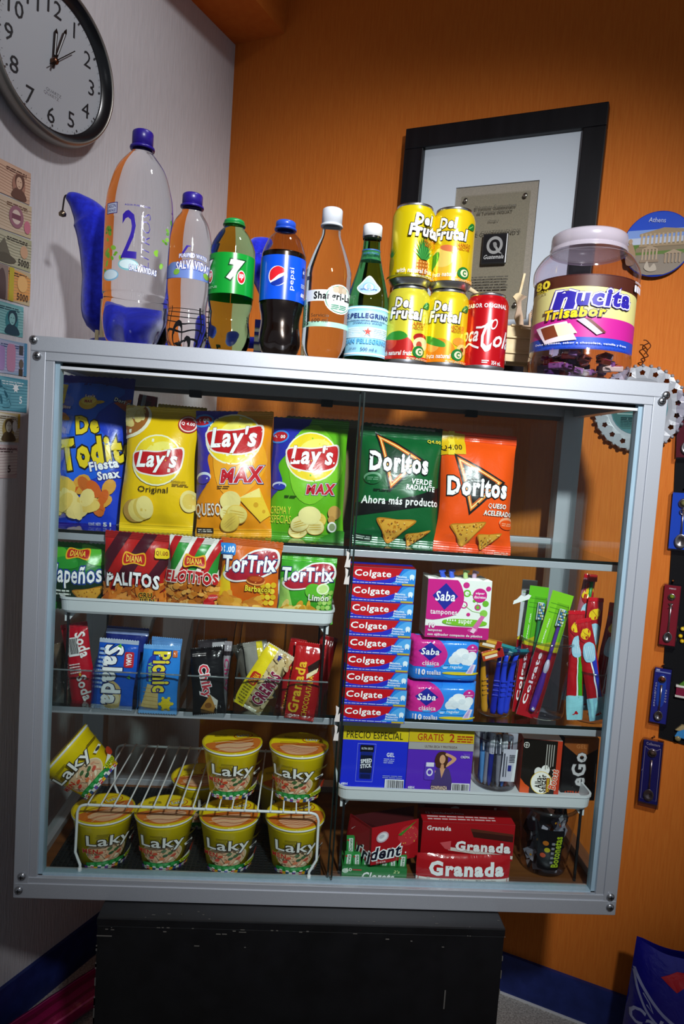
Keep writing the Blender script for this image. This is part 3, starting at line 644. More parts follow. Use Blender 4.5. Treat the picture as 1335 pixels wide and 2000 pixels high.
# --- big plastic jar of sweets
x = stand(1040, 1237, 600, .10)
zt = hy(1150, 462, .10).z-H; R = (hy(1237, 600, .10).x-hy(1040, 600, .10).x)/2*.985
t = thing('candy_jar', 'large clear plastic jar of wrapped chocolate sweets with a white lid and brown blue label', 'candy jar', face_cam(x, .10, H, 0))
k = zt/.22
mb = MB(); mb.lathe(prof([(.0001, .004*k), (R*.8, .002*k), (R*.93, .010*k), (R*.985, .030*k), (R*.96, .055*k), (R*.955, .135*k), (R, .150*k), (R*.99, .166*k), (R*.86, .183*k), (R*.70, .192*k), (R*.70, .196*k)]), clear('#efe9f2', 1.45, .06, 1.3), 64); mb.build('jar_body', t)
mb = MB(); mb.lathe([(.0001, .2195*k), (R*.66, .2195*k), (R*.705, .217*k), (R*.715, .2125*k), (R*.715, .2005*k), (R*.70, .200*k), (R*.70, .1985*k), (R*.73, .198*k), (R*.73, .193*k)], milky('#cbc3d0', .62), 64); mb.lathe([(.0001, .2185*k), (R*.70, .2165*k), (R*.70, .196*k)], milky('#cbc3d0', .35), 48); mb.build('lid', t)
S = cyl(R*.962, R*.962, .042*k, .146*k, 200, 44)
mb = MB(); mb.surf(S, ink('#d9d48a', 'paper')); mb.build('label', t)
prints(t, S, [('label_bands', [Sm([(-.05, .80), (.2, .83), (.5, .84), (.8, .81), (1.05, .80), (1.05, 1.1), (-.05, 1.1)], '#4a1f14'), B(0, .0, 1, .16, '#1a48b8'), P([(0, .16), (1, .16), (1, .40), (.5, .44), (0, .38)], '#c0208e'), B(0, 0, .10, .72, '#d4d2d4'), *lines(.01, .02, .09, .70, 24, '#7a7880', 6)]),
    ('name_print', [T('n', .395, .655, .14, .25, '#2a1f9c', b=.06, sh=.2, o='#f2ecf6', ow=.05, o2='#2a1f9c', ow2=.07), T('ucita', .615, .69, .31, .23, '#2a1f9c', b=.045, sh=.12, o='#f2ecf6', ow=.05, skew=.03, o2='#2a1f9c', ow2=.07), T('Trisabor', .45, .485, .34, .14, '#f0cf1c', b=.045, sh=.1, o='#2a1450', ow=.05, skew=.28)]),
    ('picture_print', [P([(.22, .31), (.42, .37), (.48, .12), (.30, .08)], '#e8dce4'), P([(.26, .30), (.35, .33), (.38, .17), (.30, .13)], '#7a3a1e'), P([(.35, .33), (.44, .34), (.48, .21), (.38, .17)], '#f0e8c0'), P([(.47, .39), (.51, .41), (.61, .22), (.58, .19)], '#b8b4c4'), P([(.51, .41), (.54, .40), (.63, .23), (.61, .22)], '#6a2a24')]),
    ('count_print', [T('80', .245, .90, .12, .12, '#f0dc3a', b=.04, o='#3a1a10', ow=.04), T('PIEZAS', .245, .815, .10, .035, '#f0dc3a')]), ('slogan_print', [T('Dulce cremoso, sabor a chocolate, vainilla y fresa', .50, .075, .54, .035, '#f2f2fa', b=.01)]), ('nutrition_marks', [*[RB(.80+.03*i, .84, .825+.03*i, .93, '#e8e8f4', .4) for i in range(4)], *lines(.80, .955, .92, .985, 2, '#e0d8e0', 2)])], 'paper')
sw = ['#5a2418', '#7a4a80', '#c9b9a8', '#3a2050', '#a0302c', '#8a6a9a']
def sweet_mesh(cols):
    mb = MB(); m = ink(cols[0], 'wrap'); mb.box(-.011, .011, -.007, .007, 0, .009, m, .002)
    mb.box(-.0075, .0075, -.0072, .0072, .0088, .0094, ink(cols[1], 'wrap'), 0)
    for sx in (-1, 1): mb.add([(sx*.011, -.003, .0045), (sx*.011, .003, .0045), (sx*.017, .007, .006), (sx*.017, -.007, .003)], [[0, 1, 2, 3]], m)
    return mb
protos = []
rd = random.Random(21)
for i in range(46):
    c = (rd.choice(sw), rd.choice(('#d8cfe0', '#e8d8b8', '#c03a6a')))
    ang = rd.uniform(0, 2*PI); rr = R*.72*math.sqrt(rd.random()); zz = .010+.0085*(i//11)+rd.uniform(0, .003)
    pos = Vector((x+rr*math.cos(ang), .10+rr*math.sin(ang), H+zz))
    Mw = Matrix.Translation(pos) @ Matrix.Rotation(rd.uniform(0, 6), 4, 'Z') @ Matrix.Rotation(rd.uniform(-.35, .35), 4, 'X')
    o = sweet_mesh(c).build('wrapped_sweet', None, Mw); tag(o, 'small wrapped chocolate sweet lying in the bottom of the large plastic jar', 'sweet', 'wrapped sweets in the jar')

# ================================================================ blue velvet hat, wooden rack, ship model
hb = hy(180, 655, .19); hx = hb.x+.075
t = thing('jester_hat', 'blue velvet jester hat with curling horns and a small bell behind the water bottles', 'hat', Vector((hx, .20, H)))
mb = MB(); mb.lathe([(.066, .0), (.080, .0), (.083, .012), (.080, .024), (.074, .024)], M_VELVET, 48); mb.build('brim', t)
def hv(px, py, y): q = hy(px, py, y); return Vector((q.x-hx, q.y-.20, q.z-H))
def horn(pts, rad, M=M_VELVET):
    c = smooth_curve(pts, 8); n = len(c); rs = []
    for i in range(n):
        f = i/(n-1)*(len(rad)-1); k = min(int(f), len(rad)-2); rs.append(rad[k]+(rad[k+1]-rad[k])*(f-k))
    mb = MB(); mb.tube(c, rs, M, 20); return mb
pts = [hv(206, 628, .20)+Vector((.012, 0, .012)), hv(198, 610, .195), hv(196, 540, .19), hv(191, 475, .185), hv(177, 428, .18), hv(152, 396, .17), hv(131, 381, .165)]
horn(pts, [.040, .032, .029, .031, .030, .016, .005]).build('horn', t)
pts = [Vector((.06, .0, .014)), hv(440, 668, .22), hv(505, 668, .22), hv(530, 640, .215), hv(526, 580, .21), hv(508, 530, .21), hv(494, 500, .21), hv(508, 482, .21), hv(531, 471, .21)]
horn(pts, [.010, .010, .010, .013, .016, .019, .021, .018, .004]).build('horn', t)
pts = [Vector((0, .01, .045)), Vector((.01, .03, .06)), Vector((.03, .06, .065)), Vector((.03, .08, .04))]
horn(pts, [.042, .030, .020, .006]).build('horn', t)
b0 = hv(131, 381, .165); b1 = hv(122, 418, .16)
mb = MB(); mb.tube(smooth_curve([b0, b0+Vector((-.004, 0, -.004)), b1+Vector((0, 0, .006)), b1]), .0014, ink('#2a2220', 'matte')); mb.build('bell_cord', t)
mb = MB(); mb.lathe([(.0001, -.005), (.0055, -.003), (.006, .001), (.003, .005), (.0001, .0055)], metal('#8a7a68', .3), 20, M=Matrix.Translation(b1)); mb.build('bell', t)
# wooden rack behind the bottles
a, b = hy(190, 640, .135).x, hy(606, 640, .135).x
t = thing('wooden_rack', 'pale wooden stick rack with dark lattice and a white blue card behind the bottles', 'rack', Vector(((a+b)/2, .135, H)))
hw = (b-a)/2
for sx in (-1, 1):
    for k, (dx, h_) in enumerate(((0, .035), (.006, .085), (.011, .11))):
        mb = MB(); xx = sx*(hw-dx); mb.box(xx-.0025, xx+.0025, -.004+.004*k, .002+.004*k, 0, h_, M_PALEWOOD, .0006); mb.build('stick', t)
mb = MB(); mb.box(-hw, hw, -.006, .010, 0, .006, M_PALEWOOD, .001); mb.build('base_strip', t)
for i in range(10):
    mb = MB(); xx = .02+i*.0075-.06; mb.box(xx-.0007, xx+.0007, .004, .0055, .006, .085, ink('#1d1c20', 'matte')); mb.build('lattice_bar', t)
for i in range(9):
    mb = MB(); zz = .01+i*.0085; mb.box(-.042, .030, .0055, .0068, zz, zz+.0014, ink('#1d1c20', 'matte')); mb.build('lattice_bar', t)
mb = MB(); mb.box(.080, .150, .003, .0042, .006, .072, ink('#d8d6cc', 'paper')); S = Surf(lambda p, q: (.080+.07*p, .0028, .006+.066*q), .07, .066, 1, 1)
art(mb, S, [B(.0, .8, 1, 1, '#2a2f8c'), B(0, .62, 1, .70, '#2a2f8c'), B(0, .40, 1, .46, '#3a3a86'), B(0, .15, 1, .24, '#2a2f8c')], 'paper'); mb.build('card', t)
# wooden ship model on a cradle
a = hy(938, 700, .20); b = hy(1066, 700, .20); zk = hy(1000, 706, .20).z
t = thing('ship_model', 'pale plywood ship model on a cradle between the red cola can and the candy jar', 'ship model', Vector(((a.x+b.x)/2, .225, H)))
hw = (b.x-a.x)/2+.02; zb = max(zk-H, .012)
Mx = Matrix(((1, 0, 0, 0), (0, 0, 1, 0), (0, 1, 0, 0), (0, 0, 0, 1)))
def ship(nm, pts, d0, d1): m_ = MB(); m_.prism([(p[0]*hw, zb+p[1]) for p in pts], d0, d1, M_PALEWOOD, Mx); return m_.build(nm, t)
for d in (-.026, .022): ship('hull_side', [(-1.0, .050), (-.9, .012), (-.6, 0), (.72, 0), (.80, .014), (.80, .040), (-.4, .040)], d, d+.004)
ship('keel', [(-.95, .040), (-.85, .004), (.74, .002), (.80, .020), (.60, .02), (-.6, .02)], -.022, .022)
for z0, x0, x1, d in ((.0135, -.9, .86, .030), (.040, -1.0, .86, .031), (.062, -.1, .75, .024)):
    m_ = MB(); m_.box(x0*hw, x1*hw, -d, d, zb+z0, zb+z0+.0028, M_PALEWOOD, .0005); m_.build('deck', t)
for d in (-.020, .017): ship('cabin_side', [(-.55, .043), (.50, .043), (.50, .060), (.30, .0625), (-.55, .0625)], d, d+.003)
for xx in (-.5, .72):
    m_ = MB(); m_.box(xx*hw-.002, xx*hw+.002, -.025, .025, zb+.003, zb+.075, M_PALEWOOD, .0005); m_.build('bulkhead', t)
ship('figurehead', [(.10, .066), (.02, .080), (.06, .098), (.02, .110), (-.06, .116), (0, .122), (.07, .124), (.14, .158), (.19, .158), (.12, .122), (.26, .118), (.14, .110), (.16, .096), (.22, .080), (.24, .066)], -.006, -.002)
ship('curved_rail', [(.42, .064), (.38, .080), (.46, .086), (.52, .070), (.58, .064), (.72, .070), (.74, .084), (.62, .098), (.60, .104), (.52, .104), (.44, .100), (.34, .088), (.36, .064)], -.008, -.004)
m_ = MB(); m_.lathe([(.0001, -.0015), (.012, -.0015), (.012, .0015), (.0001, .0015)], M_PALEWOOD, 28, M=Matrix.Translation((.70*hw, -.006, zb+.110)) @ Matrix.Rotation(.9, 4, 'Y') @ Matrix.Rotation(.5, 4, 'X')); m_.build('wheel', t)
m_ = MB(); m_.box(-.004, .045, -.0275, -.024, zb+.058, zb+.0615, M_PALEWOOD, .0008, Matrix.Rotation(.12, 4, 'Y')); m_.build('spar', t)
m_ = MB(); p0 = hy(916, 564, .2); p1 = hy(955, 588, .2); o_ = Vector(((a.x+b.x)/2, .225, H)); m_.tube([p0-o_, p1-o_+Vector((.01, 0, -.006))], [.004, .0022], M_PALEWOOD, 8); m_.build('bowsprit', t)
for xx in (-.5, .5):
    m_ = MB(); m_.box(xx*hw-.003, xx*hw+.003, -.03, .03, 0, zb+.002, M_PALEWOOD, .0005); m_.build('cradle_block', t)

# ================================================================ things on the orange wall
def wall_obj(name, label, cat, px, py, off, group=None, side='o', roll=0):
    p = (on_orange if side == 'o' else on_white)(px, py, off)
    M = (MO if side == 'o' else ML) @ Matrix.Translation((p[0], p[1], 0)) @ Matrix.Rotation(math.radians(roll), 4, 'Z')
    return thing(name, label, cat, M, group), p
x0, z1 = on_orange(790, 256, .02); x1, z1b = on_orange(1183, 203, .02)
zt = (z1+z1b)/2; fw = x1-x0; fh = fw*1.28
t = thing('framed_plaque', 'award plaque in a wide black frame with white mat on the orange wall', 'framed plaque', MO @ Matrix.Translation(((x0+x1)/2, zt-fh, .004)) @ Matrix.Rotation(math.atan2(z1b-z1, fw), 4, 'Z'))
bw = fw*.105; hw = fw/2
BLK = textured('black_frame_lacquer', ('#0c0c10', '#141418'), 60, (1, .1, 1), .4, .2, .0005)
for a in ((-hw, hw, 0, bw), (-hw, hw, fh-bw, fh)):
    mb = MB(); mb.box(a[0], a[1], a[2], a[3], 0, .026, BLK, .002); mb.build('frame_rail', t)
for a in ((-hw, -hw+bw), (hw-bw, hw)):
    mb = MB(); mb.box(a[0], a[1], bw, fh-bw, 0, .026, BLK, .002); mb.build('frame_stile', t)
mx, my = fw*.185, fw*.19; ix = hw-bw-mx; iy0, iy1 = bw+my, fh-bw-my*1.1
mb = MB()
for q in ((-hw+bw, hw-bw, bw, iy0), (-hw+bw, hw-bw, iy1, fh-bw), (-hw+bw, -ix, iy0, iy1), (ix, hw-bw, iy0, iy1)): mb.box(*q, .008, .012, ink('#c4cdd6', 'matte'))
mb.build('mat_board', t)
mb = MB(); mb.box(-ix-.002, ix+.002, iy0-.002, iy1+.002, .004, .008, textured('grey_linen', ('#8a8478', '#978f82'), 400, (1, 1, 1), .85, .2, .0004)); mb.build('backing_linen', t)
pw, ph = ix*1.66, (iy1-iy0)*.86; pc = (iy0+iy1)/2
mb = MB(); mb.box(-pw/2, pw/2, pc-ph/2, pc+ph/2, .011, .015, clear('#fafaf7', 1.5, .03, .8), .0008)
for sx in (-1, 1):
    for sy in (-1, 1): mb.lathe([(.0001, 0), (.0045, 0), (.0045, .0015), (.0001, .0018)], metal('#a8a498', .3), 16, M=Matrix.Translation((sx*(pw/2-.010), pc+sy*(ph/2-.010), .0155)))
pq = mb.build('acrylic_plaque', t)
S = Surf(lambda p, q: ((p-.5)*pw, pc-ph/2+ph*q, .0153), pw, ph, 1, 1); gc = '#5e5a50'
prints(pq, S, [('engraved_line', [q]) for q in (T('El Instituto Guatemalteco', .52, .885, .60, .030, gc), T('de Turismo INGUAT', .52, .845, .52, .030, gc), T('Otorga a', .51, .765, .15, .022, gc), T("HOSTAL GUATEFRIEND'S", .46, .665, .90, .038, gc, b=.01))]+[('engraved_paragraph', lines(.22, .18, .80, .30, 5, gc, 4))], 'gloss')
mb = MB(); e = pw*.36; ec = pc+ph*.02
mb.box(-e/2+.01, e/2+.01, ec-e*.60, ec+e*.60, .015, .021, metal('#5a5a5a', .35), .002)
S = Surf(lambda p, q: ((p-.5)*e*.9+.01, ec-e*.54+e*1.08*q, .0212), e*.9, e*1.08, 1, 1)
art(mb, S, [B(0, 0, 1, 1, '#1e1e20'), E(.5, .62, .36, .32, '#9a9a98'), E(.5, .62, .24, .21, '#1e1e20'), Sm([(.5, .66), (.62, .55), (.78, .36), (.86, .30), (.70, .34), (.55, .48)], '#9a9a98'), Sm([(.42, .70), (.55, .72), (.60, .60), (.50, .52)], '#8a8a88'), T('Guatemala', .5, .20, .88, .15, '#d8d8d6', b=.0, sh=.3)], 'gloss'); mb.build('metal_emblem', t)
# round souvenir plate
(xc, zc_), off = on_orange(1283, 477, .012), .012
rx = abs(on_orange(1218, 480, .012)[0]-xc); rz = abs(on_orange(1283, 410, .012)[1]-zc_); Rp = (rx+rz)/2*1.0
t = thing('souvenir_plate', 'round blue ceramic souvenir plate showing a columned temple marked Athens', 'souvenir plate', MO @ Matrix.Translation((xc, zc_, .004)))
mb = MB(); mb.lathe([(.0001, 0), (Rp*.7, 0), (Rp*.98, .006), (Rp, .009), (Rp*.985, .0105), (.0001, .0105)], ink('#1c3fae', 'gloss'), 64); mb.build('ceramic_disc', t)
S = Surf(lambda p, q: ((p-.5)*2*Rp, (q-.5)*2*Rp, .0107), 2*Rp, 2*Rp, 1, 1)
circ = lambda k, y0, y1: [(.5+k*math.cos(a)/2, .5+k*math.sin(a)/2) for a in [2*PI*i/40 for i in range(40)]]
def band(y0, y1, c, k=.97):   # horizontal slice of the disc
    p = []; n = 12
    for i in range(n+1):
        y = y0+(y1-y0)*i/n; d = math.sqrt(max(k*k/4-(y-.5)**2, 0)); p.append((.5+d, y))
    for i in range(n, -1, -1):
        y = y0+(y1-y0)*i/n; d = math.sqrt(max(k*k/4-(y-.5)**2, 0)); p.append((.5-d, y))
    return P(p, c)
sc_ = [band(.72, .98, '#2a50c4'), band(.60, .72, '#7f9cd8'), band(.50, .60, '#b9c2d4'), band(.34, .50, '#5f7a3a'), band(.03, .34, '#8a7f72'), P([(.20, .44), (.30, .50), (.92, .52), (.94, .40), (.2, .38)], '#8a7a60'), P([(.24, .66), (.58, .74), (.90, .70), (.90, .66), (.24, .62)], '#a08a6c')]
for i in range(11): xx = .26+.06*i; sc_.append(B(xx, .48, xx+.028, .66, '#b8a284'))
sc_ += [B(.24, .46, .92, .49, '#a08a6c'), P([(.28, .42), (.40, .48), (.52, .42)], '#a8937a'), *[B(.29+.05*i, .25, .315+.05*i, .42, '#b09a80') for i in range(5)], B(.27, .22, .54, .26, '#8f7c68'), P([(.60, .34), (.74, .40), (.88, .34)], '#a8937a'), *[B(.62+.05*i, .20, .645+.05*i, .34, '#a58f76') for i in range(5)], Sm([(.08, .20), (.06, .36), (.10, .52), (.14, .52), (.20, .36), (.19, .20)], '#a08468'), E(.115, .55, .03, .04, '#b09478'), Sm([(.34, .14), (.38, .24), (.42, .14), (.48, .2), (.52, .10), (.42, .08)], '#b4a898'), T('Athens', .47, .855, .24, .07, '#d8e0f2', b=-.005, rot=-6)]
prints(t, S, [('painted_scene', sc_)], 'gloss')
# filigree plate half hidden behind the cabinet
xc, zc_ = on_orange(1247, 797, .02)
Rp = .5*abs(on_orange(1247, 714, .02)[1]-on_orange(1247, 880, .02)[1])
t = thing('filigree_plate', 'silver grey ceramic plate with pierced flower rim behind the cabinet corner', 'decorative plate', MO @ Matrix.Translation((xc, zc_, .006)))
GR = ink('#a9adb4', 'gloss'); n = 18
bm = bmesh.new(); mb = MB()
for i in range(n):    # rim segment with one pierced hole each
    a0, a1 = 2*PI*i/n, 2*PI*(i+1)/n; am = (a0+a1)/2
    outer = []; m = 16
    hole = [(Rp*.84*math.cos(am)+Rp*(.060+.010*math.cos(5*q))*math.cos(q+am), Rp*.84*math.sin(am)+Rp*(.060+.010*math.cos(5*q))*math.sin(q+am)) for q in [2*PI*j/m for j in range(m)]]
    for j in range(m):
        q = 2*PI*j/m; u, v = math.cos(q), math.sin(q); k = 1/max(abs(u), abs(v)); u *= k; v *= k
        rr = Rp*(.84+.13*u+(.030*math.cos(v*PI/2) if u > .99 else 0)); aa = am+(a1-a0)/2*v; outer.append((rr*math.cos(aa), rr*math.sin(aa)))
    vs = [(x_, y_, .010) for x_, y_ in outer]+[(x_, y_, .011) for x_, y_ in hole]+[(x_, y_, .003) for x_, y_ in outer]+[(x_, y_, .003) for x_, y_ in hole]
    fs = []
    for j in range(m):
        k = (j+1) % m; fs += [[j, k, m+k, m+j], [m+j, m+k, 3*m+k, 3*m+j], [2*m+k, 2*m+j, 3*m+j, 3*m+k], [j, 2*m+j, 2*m+k, k]]
    mb.add(vs, fs, GR)
for i in range(n*2): a = 2*PI*i/(n*2); mb.lathe([(.0001, -.004), (.004, 0), (.0001, .004)], GR, 10, M=Matrix.Translation((Rp*1.0*math.cos(a), Rp*1.0*math.sin(a), .009)))
mb.build('pierced_rim', t)
mb = MB(); mb.lathe([(.0001, .001), (Rp*.70, .001), (Rp*.73, .009), (Rp*.70, .0095), (Rp*.66, .004), (.0001, .004)], GR, 56); c_ = mb.build('plate_well', t)
S = Surf(lambda p, q: ((p-.5)*1.25*Rp, (q-.5)*1.25*Rp, .0043), 1.25*Rp, 1.25*Rp, 1, 1)
prints(c_, S, [('painted_scene', [E(.5, .5, .5, .5, '#4f7f86'), band(.1, .45, '#3f6a6a', .96), band(.45, .55, '#6f8f90', .96), B(.12, .38, .9, .40, '#9fb4b2'), B(.3, .28, .8, .30, '#8fa6a4'), *lines(.2, .15, .8, .35, 6, '#2f5458', 8)])], 'gloss')
mb = MB(); rd = random.Random(4); p = [(0, Rp*.97, .01)]
for i in range(9): p.append((rd.uniform(-.006, .008), Rp*.97+.005*(i+1), .008+rd.uniform(0, .006)))
mb.tube(smooth_curve(p, 4), .0011, ink('#4a2416', 'matte'), 6); mb.tube(smooth_curve([(.004, Rp*.97+.032, .01), (.010, Rp*.97+.040, .012), (.002, Rp*.97+.050, .012), (-.004, Rp*.97+.051, .012)], 4), .0010, ink('#4a2416', 'matte'), 6); mb.build('hanging_cord', t)
# black felt banner with souvenir spoons
def felt(px, py): return on_orange(px, py, .003)
pl = [felt(1318, 905), felt(1310, 1085), felt(1296, 1290), felt(1286, 1440), felt(1335, 1470)]
xr = pl[-1][0]+.05; pl = pl[:4]+[(xr, pl[3][1]-.008), (xr, pl[0][1]+.16), (pl[0][0]+.012, pl[0][1]+.16)]
mb = MB(); mb.prism([(p[0], p[1]) for p in pl], .0005, .004, ink('#0d0d10', 'matte')); o = mb.build('felt_banner', None, MO); tag(o, 'black felt banner on the orange wall holding souvenir spoons and magnets', 'banner')
def spoon_case(label, TL, TR, BL, BR, col, head, text=None, frost=False, cap=None):
    off = .012; tl, tr, bl, br = (Vector(on_orange(*q, off)) for q in (TL, TR, BL, BR))
    mid = (bl+br)/2; top = (tl+tr)/2; h = (top-mid).length; wd = ((tr-tl).length+(br-bl).length)/2; up = (top-mid)/h
    roll = math.atan2(-up.x, up.y)
    t = thing('spoon_case', label, 'souvenir spoon', MO @ Matrix.Translation((mid.x, mid.y, .0045)) @ Matrix.Rotation(roll, 4, 'Z'), 'souvenir spoons in clear cases')
    mb = MB(); mb.box(-wd*.46, wd*.46, h*.03, h*.97, .0005, .004, ink(col, 'matte'), .0006); bk = mb.build('backing_card', t)
    S = Surf(lambda p, q: ((p-.5)*wd*.92, h*.03+h*.94*q, .0042), wd*.92, h*.94, 1, 1)
    if text: prints(bk, S, [('card_print', text)], 'paper')
    mb = MB(); mb.box(-wd/2, wd/2, 0, h, 0, .016, clear('#ece8ee' if not frost else '#d8cfd6', 1.5, .12 if frost else .04, 1.2 if not frost else 2.2), .0015); mb.build('clear_case', t)
    sv = metal('#c4c2bc', .22)
    mb = MB(); yb = h*.17; rb = wd*.24
    mb.lathe([(.0001, -.0006), (rb*.6, .0004), (rb, .004), (rb*.96, .0046), (rb*.55, .0016), (.0001, .0006)], sv, 28, M=Matrix.Translation((0, yb, .0055)) @ Matrix.Diagonal((1, 1.3, 1, 1)))
    mb.tube([(0, yb+rb*1.1, .0085), (0, h*.45, .0075), (0, h*.70, .0080)], [.0016, .0012, .0022], sv, 8); sp = mb.build('spoon', t)
    mb = MB(); rh = wd*.20; mb.lathe([(.0001, 0), (rh, 0), (rh*1.05, .0012), (rh, .0024), (rh*.8, .0028), (.0001, .0028)], sv, 24, M=Matrix.Translation((0, h*.80, .0065))); mb.lathe([(.0001, .0029), (rh*.78, .0029), (.0001, .0032)], ink(head, 'gloss'), 20, M=Matrix.Translation((0, h*.80, .0066)))
    if cap == 'x':
        for s_ in (-1, 1): mb.tube([(-s_*.004, h*.62, .0085), (s_*.004, h*.70, .0085)], .0008, sv, 6)
    if cap == 'ring': mb.tube([(rh*.6*math.cos(a), h*.66+rh*.6*math.sin(a), .008) for a in [2*PI*i/16 for i in range(16)]], .0011, sv, 6, True)
    mb.build('emblem', sp)
    mb = MB(); mb.lathe([(.0001, 0), (.0014, 0), (.0022, .004), (.0001, .006)], metal('#d8c9a0', .2), 12, M=Matrix.Translation((0, h+.006, .003))); mb.build('hanging_pin', t)
    return t
spoon_case('maroon backed souvenir spoon case, topmost at the right edge of the photo', (1323, 760), (1368, 765), (1317, 895), (1362, 900), '#5a1020', '#8a8070')
spoon_case('bright blue backed souvenir spoon in a clear case beside the cabinet corner', (1312, 957), (1362, 962), (1302, 1074), (1352, 1080), '#1a50cc', '#8a8a50', cap='ring')
spoon_case('red backed souvenir spoon with a yellow green crest on the black banner', (1297, 1139), (1331, 1142), (1283, 1263), (1319, 1267), '#8a0f24', '#8aa020', [T('PERÚ', .5, .95, .4, .03, '#e8d8d8')], cap='x')
spoon_case('navy backed case with white lettering Collectors Spoon on the black banner', (1278, 1302), (1313, 1306), (1265, 1414), (1301, 1419), '#232a86', '#7a3a1a', [B(.05, .93, .95, .95, '#8fa4dc'), B(.08, .955, .3, .985, '#b8c4e8'), Sm([(.3, .35), (.7, .35), (.75, .8), (.5, .9), (.28, .8)], '#1a48b4'), *[T(c, .17, .72-.045*i, .10, .032, '#c4cce8') for i, c in enumerate('COLLECTORS')], *[T(c, .80, .62-.05*i, .10, .032, '#c4cce8') for i, c in enumerate('SPOON')]])
spoon_case('dark blue backed spoon in a frosted case, lowest one hanging below the banner', (1256, 1440), (1296, 1450), (1243, 1570), (1285, 1578), '#1a1c7c', '#6a5a48', [T('Collectors', .5, .95, .7, .045, '#c8cce4'), L([(.12, .90), (.3, .86), (.5, .88), (.7, .86), (.88, .90)], .03, '#b8bcd8'), L([(.10, .90), (.10, .06), (.90, .06), (.90, .90)], .022, '#b8bcd8'), L([(.02, .50), (.10, .54)], .02, '#b8bcd8')], True)
# magnets at the right edge
def magnet(name, label, px, py, cols, seed):
    p = on_orange(px, py, .008); t = thing(name, label, 'magnet', MO @ Matrix.Translation((p[0], p[1], .004)), None)
    return t
t = magnet('flower_magnet', 'yellow flower cluster magnet on the black banner at the right edge', 1336, 1240, 0, 1)
mb = MB(); rd = random.Random(2)
for i in range(16): mb.lathe([(.0001, 0), (.0045, .001), (.003, .004), (.0001, .005)], ink(rd.choice(('#e0b81c', '#c89a12', '#f0d040')), 'gloss'), 8, M=Matrix.Translation((rd.uniform(-.009, .016), rd.uniform(-.014, .014), rd.uniform(0, .004))))
mb.build('petals', t)
t = magnet('house_magnet', 'little maroon and white house magnet with green roof at the right edge', 1333, 1345, 0, 2)
mb = MB(); mb.box(-.012, .02, -.014, .002, 0, .007, ink('#7a1c38', 'gloss'), .001); mb.build('house_front', t)
mb = MB(); mb.box(-.013, .02, .002, .006, 0, .009, ink('#d8d4cc', 'gloss'), .001); mb.box(-.013, .02, -.018, -.014, 0, .009, ink('#c8c4bc', 'gloss'), .001); mb.build('white_ledges', t)
mb = MB(); mb.prism([(-.008, .006), (.02, .006), (.02, .022), (.004, .020)], 0, .006, ink('#4f7a2c', 'gloss')); mb.build('green_roof', t)
t = magnet('car_magnet', 'light blue vintage car magnet at the bottom of the black banner', 1333, 1432, 0, 3)
mb = MB(); mb.prism([(-.014, -.008), (.02, -.010), (.02, .008), (.006, .012), (-.010, .002)], 0, .009, ink('#3a86c4', 'gloss')); mb.build('car_body', t)
mb = MB(); mb.prism([(-.014, .004), (-.004, .016), (.02, .016), (.02, .006), (-.006, .004)], 0, .007, ink('#a8936a', 'gloss')); mb.build('canopy', t)
for xx in (-.008, .014): mb = MB(); mb.lathe([(.0001, .010), (.005, .010), (.0055, .004), (.0001, .004)], ink('#8a7a50', 'gloss'), 16, M=Matrix.Translation((xx, -.011, 0))); mb.build('wheel', t)

# ================================================================ things on the white wall
p = on_white(101, 121, .02); pb = on_white(148, 289, .03)
Rc = math.hypot(pb[0]-p[0], pb[1]-p[1])
t = thing('wall_clock', 'round silver wall clock with dark inner ring on the white wall', 'wall clock', ML @ Matrix.Translation((p[0], p[1], .004)))
mb = MB(); mb.lathe([(Rc*.80, .004), (Rc*.97, .004), (Rc, .014), (Rc*.99, .028), (Rc*.965, .035), (Rc*.945, .035), (Rc*.935, .032)], metal('#8f8b85', .38, .85), 96); mb.build('rim', t)
mb = MB(); mb.lathe([(Rc*.945, .0345), (Rc*.93, .031), (Rc*.855, .020), (Rc*.835, .0195)], ink('#15161a', 'gloss'), 96); mb.build('dark_bezel', t)
mb = MB(); mb.lathe([(.0001, .018), (Rc*.87, .018), (Rc*.87, .0), (.0001, 0)], ink('#aeb2b8', 'paper'), 96, sm=False); dl = mb.build('dial', t)
S = Surf(lambda a, b: ((a-.5)*2*Rc*.86, (b-.5)*2*Rc*.86, .0182), 2*Rc*.86, 2*Rc*.86, 1, 1)
it = []
for k in range(1, 13):
    a = math.radians(90-30*k); it.append(T(str(k), .5+.385*math.cos(a), .5+.385*math.sin(a), None, .115, '#1a1b20', b=-.004))
tk = []
for k in range(60):
    a = math.radians(6*k); c, s = math.cos(a), math.sin(a); l = .012 if k % 5 else .018; wd = .0016 if k % 5 else .007
    tk.append(P([(.5+(.475)*c-wd*s, .5+.475*s+wd*c), (.5+.475*c+wd*s, .5+.475*s-wd*c), (.5+(.475-l)*c+wd*s, .5+(.475-l)*s-wd*c), (.5+(.475-l)*c-wd*s, .5+(.475-l)*s+wd*c)], '#2a2b30'))
prints(dl, S, [*[('numeral', [q]) for q in it], ('minute_marks', tk), ('small_text', [T('QUARTZ', .5, .27, .14, .026, '#4a4b52', b=0)])], 'paper')
